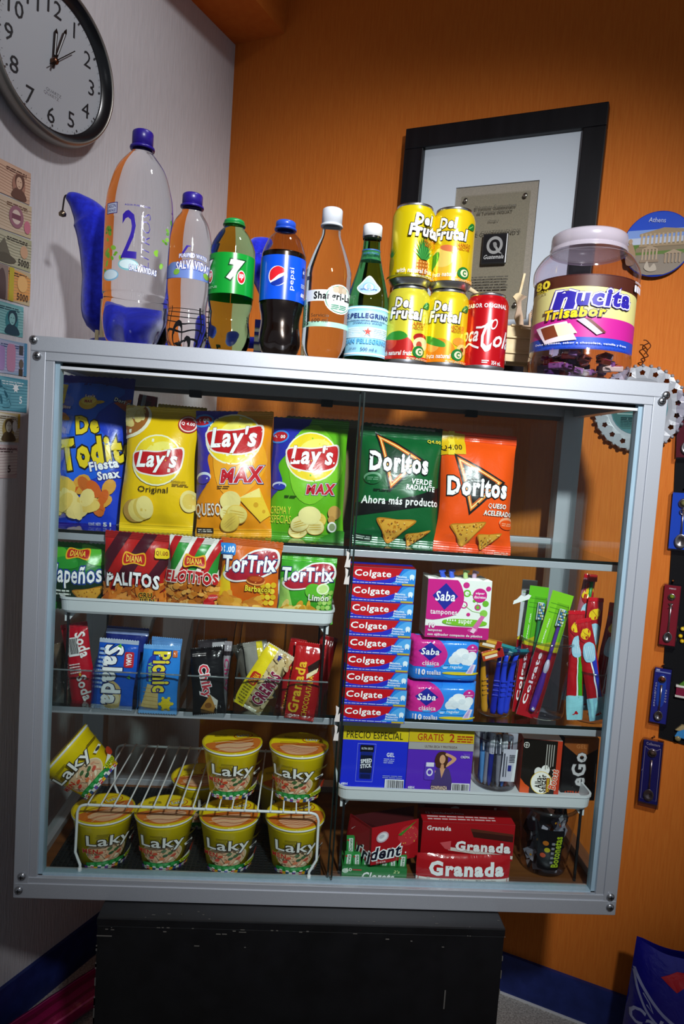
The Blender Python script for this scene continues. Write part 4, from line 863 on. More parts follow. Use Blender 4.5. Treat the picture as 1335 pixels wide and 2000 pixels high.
def hand(nm, ang, ln, wd, z, tail=.12):
    mb = MB(); a = math.radians(90-ang); Mh = Matrix.Rotation(a, 4, 'Z'); m_ = ink('#1a1614', 'gloss')
    if wd > .003:
        mb.box(-ln*tail, ln*.1, -wd*.3, wd*.3, z, z+.0008, m_, M=Mh); mb.prism([(ln*.08, -wd*.4), (ln*.9, -wd*.5), (ln, 0), (ln*.9, wd*.5), (ln*.08, wd*.4)], z, z+.0008, m_, Mh); mb.prism([(ln*.2, -wd*.16), (ln*.84, -wd*.2), (ln*.84, wd*.2), (ln*.2, wd*.16)], z+.0008, z+.001, ink('#c9cdd0', 'paper'), Mh)
    else: mb.box(-ln*tail, ln, -wd/2, wd/2, z, z+.0006, m_, M=Mh)
    mb.build(nm, t)
hand('hour_hand', 3, Rc*.42, .0062, .0215); hand('minute_hand', 19, Rc*.52, .0056, .0235, .2); hand('second_hand', 47, Rc*.42, .0016, .0255, .3)
mb = MB(); mb.lathe([(.0001, .029), (.0045, .0285), (.006, .026), (.006, .019)], metal('#6a4a3a', .3), 24); mb.build('hub', t)
# ================================================================ trays, rack and bins inside the cabinet
def tray(label, x0, x1, z0, lip, zleg, col='#d9dde0'):
    t = thing('plastic_tray', label, 'tray', Vector(((x0+x1)/2, .165, z0))); hw = (x1-x0)/2; m = ink(col, 'plastic'); y0, y1 = -.136, .115
    mb = MB(); out = []
    def rr(hx, ya, yb, r, z):
        p = []
        for cx, cy, a0 in ((hx-r, yb-r, 0), (-hx+r, yb-r, 90), (-hx+r, ya+r, 180), (hx-r, ya+r, 270)):
            for k in range(7): a = math.radians(a0+15*k); p.append((cx+r*math.cos(a), cy+r*math.sin(a), z))
        return p
    rings = [rr(hw-.006, y0+.006, y1-.006, .014, 0), rr(hw-.003, y0+.003, y1-.003, .016, .004), rr(hw-.0015, y0+.0015, y1-.0015, .017, lip-.004), rr(hw, y0, y1, .018, lip-.0035), rr(hw, y0, y1, .018, lip), rr(hw-.003, y0+.003, y1-.003, .016, lip), rr(hw-.005, y0+.005, y1-.005, .015, .005)]
    n = 28; vs = [p for r in rings for p in r]; fs = [[k*n+i, k*n+(i+1) % n, (k+1)*n+(i+1) % n, (k+1)*n+i] for k in range(6) for i in range(n)]
    fs += [list(range(n))[::-1], list(range(6*n, 7*n))]
    mb.add(vs, fs, m); mb.build('tray_body', t)
    for sx in (-1, 1):
        mb = MB(); mb.prism([(0, 0), (.018, 0), (.006, -.016), (0, -.016)], -.003, .003, m, Matrix(((-sx, 0, 0, sx*(hw-.008)), (0, 0, 1, y0+.02), (0, 1, 0, 0), (0, 0, 0, 1)))); mb.build('corner_bracket', t)
        for y in (y0+.016, y1-.016):
            mb = MB(); mb.box(sx*(hw-.014)-.0018, sx*(hw-.014)+.0018, y-.0018, y+.0018, zleg-z0, .001, ink('#1a1a1c', 'gloss')); mb.build('leg', t)
    return t
TX1 = hy(655, 1190, .03).x
tray('white plastic tray on legs holding the small snack bags at left', .038, TX1, .432, .0245, S2)
tray('white plastic tray on legs holding deodorant boxes and pens at right', hy(657, 1550, .03).x, .894, .154, .0245, S0)
# white wire rack over the noodle cups
RX0, RX1, RZ = .0812, .4535, .1335
t = thing('wire_rack', 'white coated wire rack bridging the lower row of noodle cups', 'wire rack', Vector((RX0, .03, S0)))
wm = ink('#e2e4e6', 'plastic'); z = RZ-S0; wl = RX1-RX0
for y in (0.0, .22):
    mb = MB(); s = -1 if y == 0 else 1
    pts = smooth_curve([(0, y, z-.012), (.004, y, z-.003), (.012, y, z)], 4)+smooth_curve([(wl-.012, y, z), (wl-.004, y, z-.003), (wl, y, z-.012)], 4)
    pts = [Vector((.010, y-.011, .004)), Vector((.010, y-.010, .016)), Vector((-.001, y, .030))]+pts+[Vector((wl+.001, y, .030)), Vector((wl-.010, y-.010, .016)), Vector((wl-.010, y-.011, .004))]
    mb.tube(pts, .0022, wm, 8); mb.build('leg_frame', t)
    for xx in (.010, wl-.010): mb = MB(); mb.tube([(xx, y-.011, .0032), (xx, y-.011, .012)], .0032, wm, 8); mb.build('foot_cap', t)
for i in range(18):
    xx = .016+(wl-.032)*i/17; mb = MB(); mb.tube([(xx, -.003, z+.0005), (xx, 0, z+.003), (xx, .22, z+.003), (xx, .223, z+.0005)], .0013, wm, 6); mb.build('cross_wire', t)
# clear acrylic bins on the lower shelf
for (a, b), lab in zip(((100, 178), (184, 266), (272, 350), (364, 442), (456, 546), (548, 636)), ('leftmost, holding the red soda cracker packs', 'holding the blue salad cracker packs', 'holding the light blue wafer packs', 'holding the black chocolate cookie packs', 'holding the yellow cream biscuit packs', 'holding the red chocolate wafer packs')):
    xa, xb = hy(a, 1380, .036).x, hy(b, 1390, .036).x
    t = thing('acrylic_bin', 'clear acrylic snack bin '+lab, 'bin', Vector(((xa+xb)/2, .1, S2)), 'clear bins on the lower shelf'); hw = (xb-xa)/2
    mb = MB(); mb.box(-hw, hw, -.068, -.066, .0015, .058, M_ACRYL); mb.box(-hw, hw, -.0683, -.0657, .0575, .0590, ink('#6f7779', 'gloss')); mb.build('front_panel', t)
    mb = MB(); mb.box(-hw, hw, -.066, .09, 0, .002, M_ACRYL); mb.build('base_panel', t)
    for sx in (-1, 1):
        mb = MB(); mb.prism([(-.066, .002), (.09, .002), (.09, .13), (.02, .12), (-.066, .058)], sx*hw-.0008, sx*hw+.0008, M_ACRYL, Matrix(((0, 0, 1, 0), (1, 0, 0, 0), (0, 1, 0, 0), (0, 0, 0, 1)))); mb.build('side_panel', t)

# ================================================================ bags of snacks
def bag(name, label, cat, Q, y0, lean, t_, base, groups, group=None, seal=.03, sealc=None, pull=.07, kind='foil', yaw=0, seed=1, backc=None, rough=1.0, nu=20, nv=26, full=.55):
    M, w, h = quad(*Q, y0, lean, yaw)
    t = thing(name, label, cat, M, group); rd = random.Random(seed); ph = [rd.uniform(0, 6) for _ in range(8)]; so = rd.uniform(0, 50)
    sl = min(seal/h, .2)
    def shape(a, b, s):
        q = max(0, min(1, (b-sl)/(1-2*sl))); g = math.sin(PI*q)**full if 0 < q < 1 else 0
        e = max(0, 1-abs(2*a-1)**2.6)**.62
        n = t_/2*g*e
        ds = min(q, 1-q); pl = math.exp(-ds/.12)*(1 if 0 < q < 1 else .45)
        n += rough*.0032*pl*math.sin(a*PI*(6+3*math.sin(ph[0]))+ph[1])*e*(.3+g)
        n += rough*.0036*g*e*noise.noise(Vector((a*3.2+so, b*4.0*h/max(w, .01)*.5, s*7)))
        n += rough*.0016*g*noise.noise(Vector((a*8+so, b*9, s*3+4)))
        x = (a-.5)*w*(1-pull*g*(.7+.3*math.sin(ph[2]+b*3)))+.0012*rough*math.sin(b*9+ph[3])*(2*a-1)
        bend = rough*.004*math.sin(a*PI+ph[4]*.3)*(1 if b > 1-sl else 0)*.3
        return (x, b*h, s*(n+.0004)+bend*0)
    F = Surf(lambda a, b: shape(a, b, 1), w, h, nu, nv); K = Surf(lambda a, b: shape(1-a, b, -1), w, h, nu, nv)
    mb = MB(); mb.surf(F, ink(base, kind)); mb.surf(K, ink(backc or '#8d9095', kind)); mb.build('pouch', t)
    if seal:
        for nm, b0, b1, zz in (('top_seal', 1-sl, 1.0, 1), ('bottom_seal', 0, sl, -1)):
            mb = MB(); m = ink(sealc or base, kind); nx = 30; ny = 8; vs = []; fs = []
            for i in range(nx+1):
                for j in range(ny+1):
                    b = b0+(b1-b0)*j/ny; p = F.at(i/nx, b, .0007+.0004*(j % 2))
                    if (zz > 0 and j == ny) or (zz < 0 and j == 0): p = p+Vector((0, zz*.0014*(i % 2), 0))
                    vs.append(p)
            fs = [[i*(ny+1)+j, (i+1)*(ny+1)+j, (i+1)*(ny+1)+j+1, i*(ny+1)+j+1] for i in range(nx) for j in range(ny)]
            mb.add(vs, fs, m); mb.build(nm, t)
    prints(t, F, groups, kind, .0012 if seal else .0004)
    return t
def badge(cx, cy, w, h, txt='DIANA'):
    return [Sm([(cx-w/2, cy-h/2), (cx-w*.46, cy+h*.5), (cx, cy+h*.35), (cx+w*.46, cy+h*.5), (cx+w/2, cy-h/2), (cx, cy-h*.35)], '#f0b020'), Sm([(cx-w*.45, cy-h*.38), (cx-w*.42, cy+h*.38), (cx, cy+h*.25), (cx+w*.42, cy+h*.38), (cx+w*.45, cy-h*.38), (cx, cy-h*.25)], '#c0201c'), T(txt, cx, cy, w*.72, h*.48, '#f6d64a', b=.02)]
def lays(cx, cy, r, ry, wtxt, htxt, yel='#f6d62a'):
    return [E(cx, cy+ry*.05, r*1.06, ry*1.06, '#f4f0d0'), E(cx, cy+ry*.05, r, ry, yel), E(cx+r*.1, cy+ry*.45, r*.6, ry*.35, '#faea70', 15),
        Sm([(cx-r*1.06, cy+ry*.28), (cx-r*.6, cy+ry*.42), (cx, cy+ry*.42), (cx+r*.6, cy+ry*.55), (cx+r*1.06, cy+ry*.62), (cx+r*1.08, cy), (cx+r*.9, cy-ry*.40), (cx+r*.3, cy-ry*.62), (cx-r*.3, cy-ry*.60), (cx-r*.85, cy-ry*.42)], '#f2e8e0'),
        Sm([(cx-r*1.0, cy+ry*.24), (cx-r*.6, cy+ry*.36), (cx, cy+ry*.36), (cx+r*.6, cy+ry*.49), (cx+r*1.0, cy+ry*.55), (cx+r*1.02, cy), (cx+r*.85, cy-ry*.35), (cx+r*.3, cy-ry*.55), (cx-r*.3, cy-ry*.54), (cx-r*.8, cy-ry*.37)], '#c4161c'),
        T("Lay's", cx, cy, wtxt, htxt, '#ffffff', b=.03, sh=.18, skew=.05, o='#8a0c14', ow=.015)]
def chip_pile(cx, cy, s, seed, c=('#f0d878', '#e8c858', '#f4e49a')):
    rd = random.Random(seed); o = []
    for i in range(5):
        x, y, a = cx+rd.uniform(-s, s)*.8, cy+rd.uniform(-s, s)*.35, rd.uniform(-40, 40)
        o += [E(x, y, s*.62, s*.30, '#c89a38', a), E(x, y+.004, s*.60, s*.29, rd.choice(c), a)]
        for k in (-.25, 0, .25): o.append(E(x, y+.004+k*s*.35, s*.45, s*.022, '#d8b450', a, 10))
    return o
SB = 'large crisp bags on the upper shelf'
bag('snack_bag', 'blue mixed snack bag with big yellow lettering at far left of the upper shelf', 'snack bag', ((94, 731), (268, 742), (84, 1033), (240, 1039)), .150, 10, .05, '#1a3fcc', [
    ('blue_panels', [B(0, .93, 1, 1, '#22148c'), Sm([(.05, .92), (.9, .92), (.6, .70), (.95, .45), (.4, .3), (.1, .6)], '#1a62e4'), B(0, 0, .13, .93, '#a0182a'), Sm([(.1, -.1), (.14, .9), (.3, .5), (.22, .1)], '#2248c8')]),
    ('price_tag', [P([(.06, .81), (.20, .80), (.22, .93), (.06, .94)], '#f4d01c'), T('00', .13, .87, .10, .055, '#b03a1c', b=.0)]),
    ('logo', [T('De', .52, .665, .27, .12, '#f6d81c', b=.06, rot=8, o='#1a1210', ow=.05), T('Todito', .66, .50, .86, .19, '#f6d81c', b=.06, rot=11, o='#1a1210', ow=.05, grow=-.2), T('Fiesta', .74, .415, .32, .06, '#ffffff', b=.04, rot=14, o='#2a2a90', ow=.05), T('Snax', .80, .355, .24, .055, '#ffffff', b=.04, rot=14, o='#2a2a90', ow=.05)]),
    ('snack_pictures', [E(.50, .81, .11, .045, '#e8b82a', 10), E(.60, .815, .09, .012, '#e8b82a', 10), E(.50, .825, .09, .03, '#f6d85a', 10), T("Lay's", .51, .855, .12, .022, '#ffffff', o='#b01a20', ow=.06), T('MAX', .50, .82, .10, .02, '#b01a20', b=.05), P([(.80, .82), (.98, .86), (.96, .76)], '#c8581c'), T('Doritos', .90, .835, .20, .026, '#ffffff', b=.03, rot=-12, o='#101010', ow=.09), T('Crujitos', .20, .775, .20, .03, '#ffffff', b=.02, rot=-4, o='#a01a20', ow=.06), E(.18, .725, .09, .018, '#d8822a', -10), E(.22, .71, .09, .018, '#c8701c', -20)]
        + heap(26, .16, .12, .82, .31, ('#e2a23a', '#d8641e', '#f0d070', '#e8c050', '#d06a24'), .12, .05, 7, True)+heap(10, .25, .10, .7, .22, ('#f4dc8a', '#eccb68'), .13, .055, 8)),
    ('small_text', [T('ÁS', .075, .37, .10, .05, '#f2e6e6', b=.03), T('CTO', .08, .315, .10, .03, '#f2e6e6', b=.02), T('51 g', .86, .045, .2, .035, '#f2f2fa', b=.03), T('CONT. NETO', .66, .05, .14, .02, '#f2f2fa'), B(.05, .04, .22, .085, '#20202c'), *lines(.06, .045, .21, .08, 2, '#c8c8d0', 3)])], SB, .012, '#2a1898', .04, seed=3, backc='#2a2c70')
bag('snack_bag', 'yellow original crisps bag with round red logo ribbon on the upper shelf', 'snack bag', ((235, 795), (386, 797), (246, 1033), (381, 1047)), .116, 8, .058, '#f0c406', [
    ('chip_photo', [E(.02, .90, .34, .17, '#f2ead0'), E(.0, .91, .32, .155, '#a8652a'), *heap(10, -.05, .84, .24, 1.0, ('#e8d080', '#f0dc98', '#d8b858'), .13, .05, 5)]),
    ('logo', lays(.50, .55, .33, .19, .56, .18)), ('price_tag', [E(.86, .865, .125, .072, '#c02428'), E(.86, .865, .112, .064, '#f4ece4'), E(.86, .865, .098, .056, '#b81e26'), T('Q 4.00', .86, .865, .17, .030, '#ffffff', b=.02)]),
    ('flavour_text', [T('Original', .47, .325, .40, .058, '#3a2a0c', b=.005), T('CONTENIDO NETO', .8, .40, .18, .016, '#8a6a10'), *lines(.72, .365, .92, .39, 2, '#8a6a10', 3)]),
    ('potato_picture', [E(.22, .165, .14, .085, '#c89a4a', 10), E(.27, .17, .12, .085, '#f0d878', 10), E(.33, .185, .11, .085, '#e2c25a', 10), E(.37, .195, .11, .085, '#f4e08c', 10), E(.93, .255, .11, .085, '#f0dc8a'), E(.93, .255, .08, .06, '#e6c860')])], SB, .013, '#f0c818', seed=5)
bag('snack_bag', 'orange and blue ridged cheese crisps bag, third from left on the upper shelf', 'snack bag', ((381, 805), (534, 803), (383, 1046), (531, 1051)), .112, 8, .058, '#ef9410', [
    ('blue_panel', [Sm([(-.1, 1.1), (.55, 1.1), (.46, .9), (.30, .72), (.16, .62), (.20, .48), (.10, .36), (-.1, .30)], '#3a2fa8'), Sm([(.25, .78), (.6, .95), (.95, .6), (.6, .3), (.3, .4)], '#f6a828')]),
    ('logo', lays(.50, .755, .36, .20, .62, .22)), ('max_text', [T('MAX', .62, .475, .58, .12, '#c81828', b=.05, sh=.2, rot=4, o='#ffffff', ow=.03, o2='#2a2a90', ow2=.06, grow=.25)]),
    ('price_tag', [E(.10, .915, .13, .055, '#3a8ae0', 8), E(.10, .915, .11, .04, '#b81e2a', 8), T('4.00', .10, .915, .14, .032, '#ffffff', b=.03, rot=6)]),
    ('flavour_text', [T('QUESO', .17, .205, .34, .11, '#f4f0e8', b=.01, o='#a8641a', ow=.04), *lines(.30, .37, .46, .40, 2, '#6a4a1a', 3), E(.12, .46, .10, .04, '#dfe6f4'), E(.12, .445, .09, .035, '#4a3ab0'), B(.02, .03, .24, .075, '#2a2018'), *lines(.04, .04, .22, .07, 2, '#d8d0c0', 4)]),
    ('cheese_picture', [P([(.58, .30), (.84, .38), (.98, .17), (.86, .12)], '#f2c838'), P([(.58, .30), (.84, .38), (.86, .31)], '#f8e284'), E(.80, .25, .03, .02, '#d8a022'), E(.90, .2, .02, .014, '#d8a022'), E(.47, .28, .14, .075, '#f0dc8a', 10), *chip_pile(.55, .17, .22, 3)])], SB, .013, '#e8a018', seed=8)
bag('snack_bag', 'green and blue ridged cream and spice crisps bag on the upper shelf', 'snack bag', ((524, 815), (685, 824), (528, 1052), (668, 1062)), .116, 9, .055, '#5fae18', [
    ('blue_panel', [Sm([(-.1, 1.1), (.50, 1.1), (.42, .88), (.24, .72), (.10, .60), (.16, .46), (.06, .36), (-.1, .32)], '#2a2fa4'), Sm([(.25, .78), (.6, .95), (.95, .6), (.6, .3), (.3, .4)], '#7cc42a')]),
    ('logo', lays(.53, .665, .33, .195, .56, .21)), ('max_text', [T('MAX', .67, .415, .40, .085, '#c01c30', b=.05, sh=.2, rot=4, o='#ffffff', ow=.03, o2='#2a2a80', ow2=.06, grow=.2)]),
    ('price_tag', [E(.09, .83, .12, .055, '#3a8ae0', 8), E(.09, .83, .10, .042, '#b81e2a', 8), T('04.00', .09, .83, .14, .03, '#ffffff', b=.03)]),
    ('flavour_text', [T('CREMA Y', .16, .235, .26, .06, '#e8e44a', b=0), T('ESPECIAS', .16, .165, .28, .06, '#e8e44a', b=0), *lines(.20, .335, .36, .36, 2, '#2a4a10', 3), E(.13, .43, .09, .03, '#c8d4ee'), E(.13, .42, .08, .025, '#2f38a8')]),
    ('chip_picture', [*chip_pile(.55, .13, .20, 6), E(.55, .21, .15, .07, '#f2e49a'), E(.86, .24, .08, .055, '#c89850'), E(.83, .185, .045, .03, '#b88844'), E(.84, .13, .06, .04, '#e8e8e0'), E(.84, .13, .04, .028, '#8a9a6a'), Sm([(.62, -.05), (.75, .06), (.98, .10), (1.05, -.05)], '#2f7f1c')])], SB, .014, '#4f9c1c', seed=11)
tri = lambda pts, c1, c2: [P(pts, c2)]
def dorito_logo(cx, cy, s, k, inner):   # flame edged triangle
    A, Bq, Cq = (cx-s*.42, cy+k*.62), (cx+s*.60, cy+k*.10), (cx-s*.08, cy-k*.62)
    def ins(f): g = ((A[0]+Bq[0]+Cq[0])/3, (A[1]+Bq[1]+Cq[1])/3); return [(g[0]+(p[0]-g[0])*f, g[1]+(p[1]-g[1])*f) for p in (A, Bq, Cq)]
    return [P(ins(1.22), '#14110e'), P(ins(1.08), '#e8781c'), P(ins(.99), '#f6d88a'), P(ins(.90), '#d06018'), P(ins(.80), inner)]
def nacho(pts, seed):
    g = (sum(p[0] for p in pts)/3, sum(p[1] for p in pts)/3); rd = random.Random(seed)
    o = [Sm([q for i in range(3) for q in (pts[i], ((pts[i][0]*.5+pts[(i+1) % 3][0]*.5), (pts[i][1]*.5+pts[(i+1) % 3][1]*.5)))], '#b8761c'), P([(g[0]+(p[0]-g[0])*.93, g[1]+(p[1]-g[1])*.93) for p in pts], '#dca238')]
    for i in range(26):
        a, b = sorted((rd.random(), rd.random())); x = pts[0][0]*a+pts[1][0]*(b-a)+pts[2][0]*(1-b); y = pts[0][1]*a+pts[1][1]*(b-a)+pts[2][1]*(1-b)
        x = g[0]+(x-g[0])*.85; y = g[1]+(y-g[1])*.85
        o.append(E(x, y, .010, .006, rd.choice(('#b8641a', '#7a4a1c', '#efc868', '#c8801e')), rd.uniform(0, 180), 7))
    return o
bag('snack_bag', 'dark green tortilla chip bag with black slogan band right of the glass joint', 'snack bag', ((702, 832), (868, 846), (690, 1062), (847, 1077)), .100, 8, .055, '#0b5a2a', [
    ('slogan_band', [Sm([(-.05, .34), (.3, .37), (.7, .44), (1.06, .54), (1.06, .40), (.7, .34), (.3, .28), (-.05, .24)], '#0c0d0c'), T('Ahora más producto', .52, .375, .92, .085, '#f4f4f0', b=.025, skew=.22)]),
    ('logo', dorito_logo(.42, .705, .48, .34, '#123a20')+[T('Doritos', .47, .70, .72, .17, '#ffffff', b=.045, o='#0c0d0c', ow=.045)]),
    ('flavour_text', [T('VERDE', .76, .555, .26, .045, '#f4f4f0', b=.035, sh=.1), T('RADIANTE', .75, .505, .36, .045, '#f4f4f0', b=.035, sh=.1), *lines(.18, .45, .36, .475, 2, '#073018', 3), E(.16, .56, .10, .045, '#6a9a78'), E(.16, .545, .09, .04, '#0b5a2a'), *lines(.1, .54, .22, .57, 2, '#6a9a78', 3)]),
    ('price_tag', [T('Q4.00', .88, .905, .16, .038, '#e8cf3a', b=.03)]),
    ('chip_picture', nacho([(.26, .235), (.72, .235), (.42, .03)], 1)+nacho([(.62, .13), (.90, .17), (.66, .02)], 2)+[B(.02, .05, .22, .105, '#16301c'), *lines(.04, .06, .2, .1, 2, '#b8c4b8', 5), *lines(.72, .01, .96, .035, 2, '#c8d4c8', 6)])], SB, .015, '#0f6030', seed=14)
bag('snack_bag', 'orange tortilla chip bag, rightmost bag on the upper shelf', 'snack bag', ((862, 842), (1014, 853), (846, 1072), (990, 1087)), .098, 8, .055, '#ee520c', [
    ('price_tag', [P([(-.05, 1.0), (.30, .98), (.30, .80), (-.05, .79)], '#e0b414'), P([(.08, 1.0), (.16, 1.0), (.16, .79), (.08, .79)], '#f0d23a'), T('Q4.00', .12, .85, .26, .055, '#3a2a08', b=.02, rot=3)]),
    ('logo', dorito_logo(.44, .555, .56, .33, '#181210')+[T('Doritos', .48, .535, .80, .16, '#ffffff', b=.045, o='#0c0d0c', ow=.045)]),
    ('flavour_text', [T('QUESO', .76, .392, .26, .046, '#f8f0e8', b=.035, sh=.1, o='#7a2408', ow=.03), T('ACELERADO', .78, .335, .42, .042, '#f8f0e8', b=.035, sh=.1, o='#7a2408', ow=.03), E(.92, .265, .12, .045, '#f4a47a'), E(.92, .25, .11, .04, '#ee520c'), *lines(.84, .24, .98, .27, 2, '#f4a47a', 3), *lines(.78, .0, .96, .03, 2, '#f8e0d0', 6)]),
    ('chip_picture', nacho([(.16, .22), (.62, .26), (.36, .045)], 3)+nacho([(.52, .16), (.84, .18), (.60, .03)], 4))], SB, .015, '#e8480c', seed=17)
# bags standing behind the front row
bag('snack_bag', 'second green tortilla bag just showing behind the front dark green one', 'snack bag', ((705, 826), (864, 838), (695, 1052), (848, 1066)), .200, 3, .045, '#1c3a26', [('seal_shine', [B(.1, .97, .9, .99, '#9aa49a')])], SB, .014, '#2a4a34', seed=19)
bag('snack_bag', 'silver backed crisps bag peeking out behind the green cream and spice bag', 'snack bag', ((545, 812), (698, 822), (560, 1044), (692, 1052)), .205, 3, .045, '#7a6a48', [], SB, .014, '#8f8a70', seed=21)
bag('snack_bag', 'yellow crisps bag mostly hidden behind the yellow original one', 'snack bag', ((300, 790), (398, 796), (300, 1030), (392, 1040)), .205, 3, .04, '#d8b414', [], SB, .013, '#c8a818', seed=23)
bag('snack_bag', 'dark red foil pack poking up behind the blue snack bag', 'snack bag', ((262, 768), (300, 776), (258, 900), (296, 905)), .235, 6, .012, '#6a1420', [('stripes', [B(.2, .3, .4, 1, '#c8ccd0'), B(.7, .75, .9, 1, '#a02030')])], None, .01, '#8a2030', seed=25)
# small bags on the white tray
SS = 'small snack bags on the white tray'
def heapk(n, x0, y0, x1, y1, cols, sx, sy, seed): return heap(n, x0, y0, x1, y1, cols, sx, sy, seed)
bag('snack_bag', 'green chilli tortilla chip bag at the left end of the white tray', 'snack bag', ((84, 1056), (209, 1064), (82, 1186), (206, 1192)), .070, 3, .032, '#1f7f2c', [
    ('leaf_pattern', [Sm([(.1, .95), (.35, .9), (.4, .75), (.2, .7)], '#4fae2c'), Sm([(.6, .98), (.95, .9), (.98, .7), (.75, .72)], '#58b832'), Sm([(.2, .75), (.5, .8), (.6, .65), (.3, .62)], '#2c9434'), P([(0, .12), (1, .12), (1, .55), (.6, .48), (0, .56)], '#10301c')]),
    ('badge', badge(.57, .84, .36, .16)), ('name', [T('Jalapeños', .50, .50, .90, .34, '#ffffff', b=.02, o='#1f3f8c', ow=.06, arc=.1)]),
    ('chip_picture', [*nacho([(.52, .30), (1.0, .38), (.80, .02)], 7), *lines(.16, .24, .5, .34, 2, '#e0e8e0', 3)])], SS, .010, seed=31)
STICK = ('#d87a24', '#c0601a', '#e89a44')
def sticks(n, x0, y0, x1, y1, seed, l=.09, wd=.05, cols=STICK):
    rd = random.Random(seed); o = []
    for i in range(n): o.append(('E', rd.uniform(x0, x1), rd.uniform(y0, y1), l*rd.uniform(.8, 1.5), wd*.5, rd.choice(cols), rd.uniform(20, 160), 8))
    return o
bag('snack_bag', 'red and maroon striped bag of crunchy snack sticks on the white tray', 'snack bag', ((210, 1036), (335, 1046), (194, 1190), (321, 1200)), .050, -5, .030, '#b81a18', [
    ('stripes', [P([(-.1, .55), (.25, 1.05), (.45, 1.05), (.0, .40)], '#4a1020'), P([(.25, .5), (.65, 1.05), (.85, 1.05), (.42, .42)], '#4a1020'), P([(.72, .5), (1.05, .92), (1.05, .70), (.86, .45)], '#4a1020'), B(0, 0, 1, .14, '#6a2a10')]),
    ('badge', badge(.50, .70, .34, .15)), ('stick_picture', sticks(60, .02, .08, .98, .36, 3, .11, .055)), ('name', [T('PALITOS', .50, .47, .80, .17, '#ffffff', b=.04, o='#3a0c14', ow=.04, arc=-.25, skew=-.03)]),
    ('price_tag', [RB(.80, .72, .99, .84, '#f0cf1c', .4), T('Q1.00', .895, .78, .16, .06, '#8a2a10', b=.02)]), ('flavour_text', [T('CRU', .70, .275, .20, .07, '#3a1a08', b=.03, o='#f0c040', ow=.05), T('JIEN', .72, .20, .22, .07, '#3a1a08', b=.03, o='#f0c040', ow=.05)])], SS, .010, '#a01a18', seed=33)
bag('snack_bag', 'green white and red striped bag of corn snacks on the white tray', 'snack bag', ((335, 1044), (429, 1054), (321, 1197), (427, 1206)), .050, -5, .030, '#2c8f34', [
    ('stripes', [x_ for k in range(4) for x_ in (P([(-.35+.42*k, .5), (.05+.42*k, 1.05), (.13+.42*k, 1.05), (-.25+.42*k, .5)], '#f0ece4'), P([(-.25+.42*k, .5), (.13+.42*k, 1.05), (.27+.42*k, 1.05), (-.10+.42*k, .5)], '#c01c20'))]),
    ('corn_picture', [B(0, .06, 1, .50, '#b8641a')]+heap(80, .0, .08, 1.0, .46, ('#e0943a', '#cf7a22', '#efb055', '#b8641a'), .065, .04, 5)), ('badge', badge(.52, .72, .42, .15)),
    ('name', [T('ELOTITOS', .50, .54, .90, .14, '#c01c20', b=.05, o='#f6f0e8', ow=.05, arc=-.2)]), ('chilli_picture', [Sm([(.62, .14), (.8, .20), (.98, .16), (.95, .10), (.75, .09)], '#2f9430'), Sm([(.74, .24), (.82, .30), (.92, .22), (.84, .18)], '#c81c1c'), E(.88, .30, .07, .04, '#d83a3a'), T('CON PICANTE', .88, .30, .12, .02, '#f6e0e0')])], SS, .010, '#d8d4cc', seed=35)
def tortrix(flav, c):
    return [('logo', [Sm([(.06, .58), (.25, .72), (.55, .88), (.92, .90), (.98, .72), (.80, .60), (.45, .52), (.18, .50)], '#f0ece8'), Sm([(.10, .58), (.28, .71), (.55, .86), (.89, .88), (.94, .73), (.78, .62), (.45, .54), (.2, .52)], '#b01c30'), T('TorTrix', .49, .725, .90, .20, '#ffffff', b=.045, o='#1c2a6a', ow=.045, skew=.22)])]
bag('snack_bag', 'orange barbecue corn chip bag, fourth on the white tray', 'snack bag', ((428, 1048), (554, 1061), (428, 1206), (536, 1214)), .050, -5, .030, '#d86610', [
    ('corn_picture', [Sm([(.0, .12), (.05, .65), (.14, .62), (.22, .38), (.3, .1)], '#f0cc20'), *[E(.72+.085*i+.02*(j % 2), .26+.075*j, .042, .036, ('#f4d43a', '#e8bc20')[(i+j) % 2], 20) for i in range(3) for j in range(4)]]),
    ('price_tag', [RB(-.05, .80, .24, .94, '#2a86d8', .4), T('01.00', .10, .87, .24, .07, '#ffffff', b=.03)]), *tortrix('', 0),
    ('sauce_picture', [E(.62, .535, .16, .055, '#f2a050'), E(.62, .55, .15, .05, '#a03a10'), E(.62, .56, .11, .03, '#c8581c')]), ('flavour_text', [T('Barbacoa', .66, .44, .42, .075, '#f6e23a', b=.03, o='#7a2a08', ow=.05)]),
    ('chip_picture', heap(26, .08, .12, .72, .30, ('#f0b040', '#e89c2c', '#f6c860', '#d8842a'), .13, .06, 9)+[B(.72, .04, .98, .10, '#a84a10')])], SS, .010, '#c85a10', seed=37)
bag('snack_bag', 'green lime corn chip bag at the right end of the white tray', 'snack bag', ((551, 1080), (667, 1090), (537, 1210), (641, 1218)), .062, -1, .030, '#3fa428', [
    ('corn_picture', [Sm([(.0, .12), (.02, .6), (.12, .62), (.2, .4), (.26, .1)], '#a8d86a'), *[E(.74+.085*i+.02*(j % 2), .26+.075*j, .042, .036, ('#b8de7a', '#9acc58')[(i+j) % 2], 20) for i in range(3) for j in range(4)]]),
    *tortrix('', 0), ('lime_picture', [E(.62, .50, .16, .11, '#5fb82c'), E(.78, .54, .11, .08, '#e8f2c8'), E(.78, .54, .085, .06, '#c8e48a')]), ('flavour_text', [T('Limón', .72, .41, .36, .09, '#f6f6e8', b=.03, o='#1f5a1c', ow=.05)]),
    ('chip_picture', heap(26, .10, .10, .72, .28, ('#f0c850', '#e8b43c', '#f6dc80', '#d89a2a'), .13, .06, 10))], SS, .010, '#56b834', seed=39)
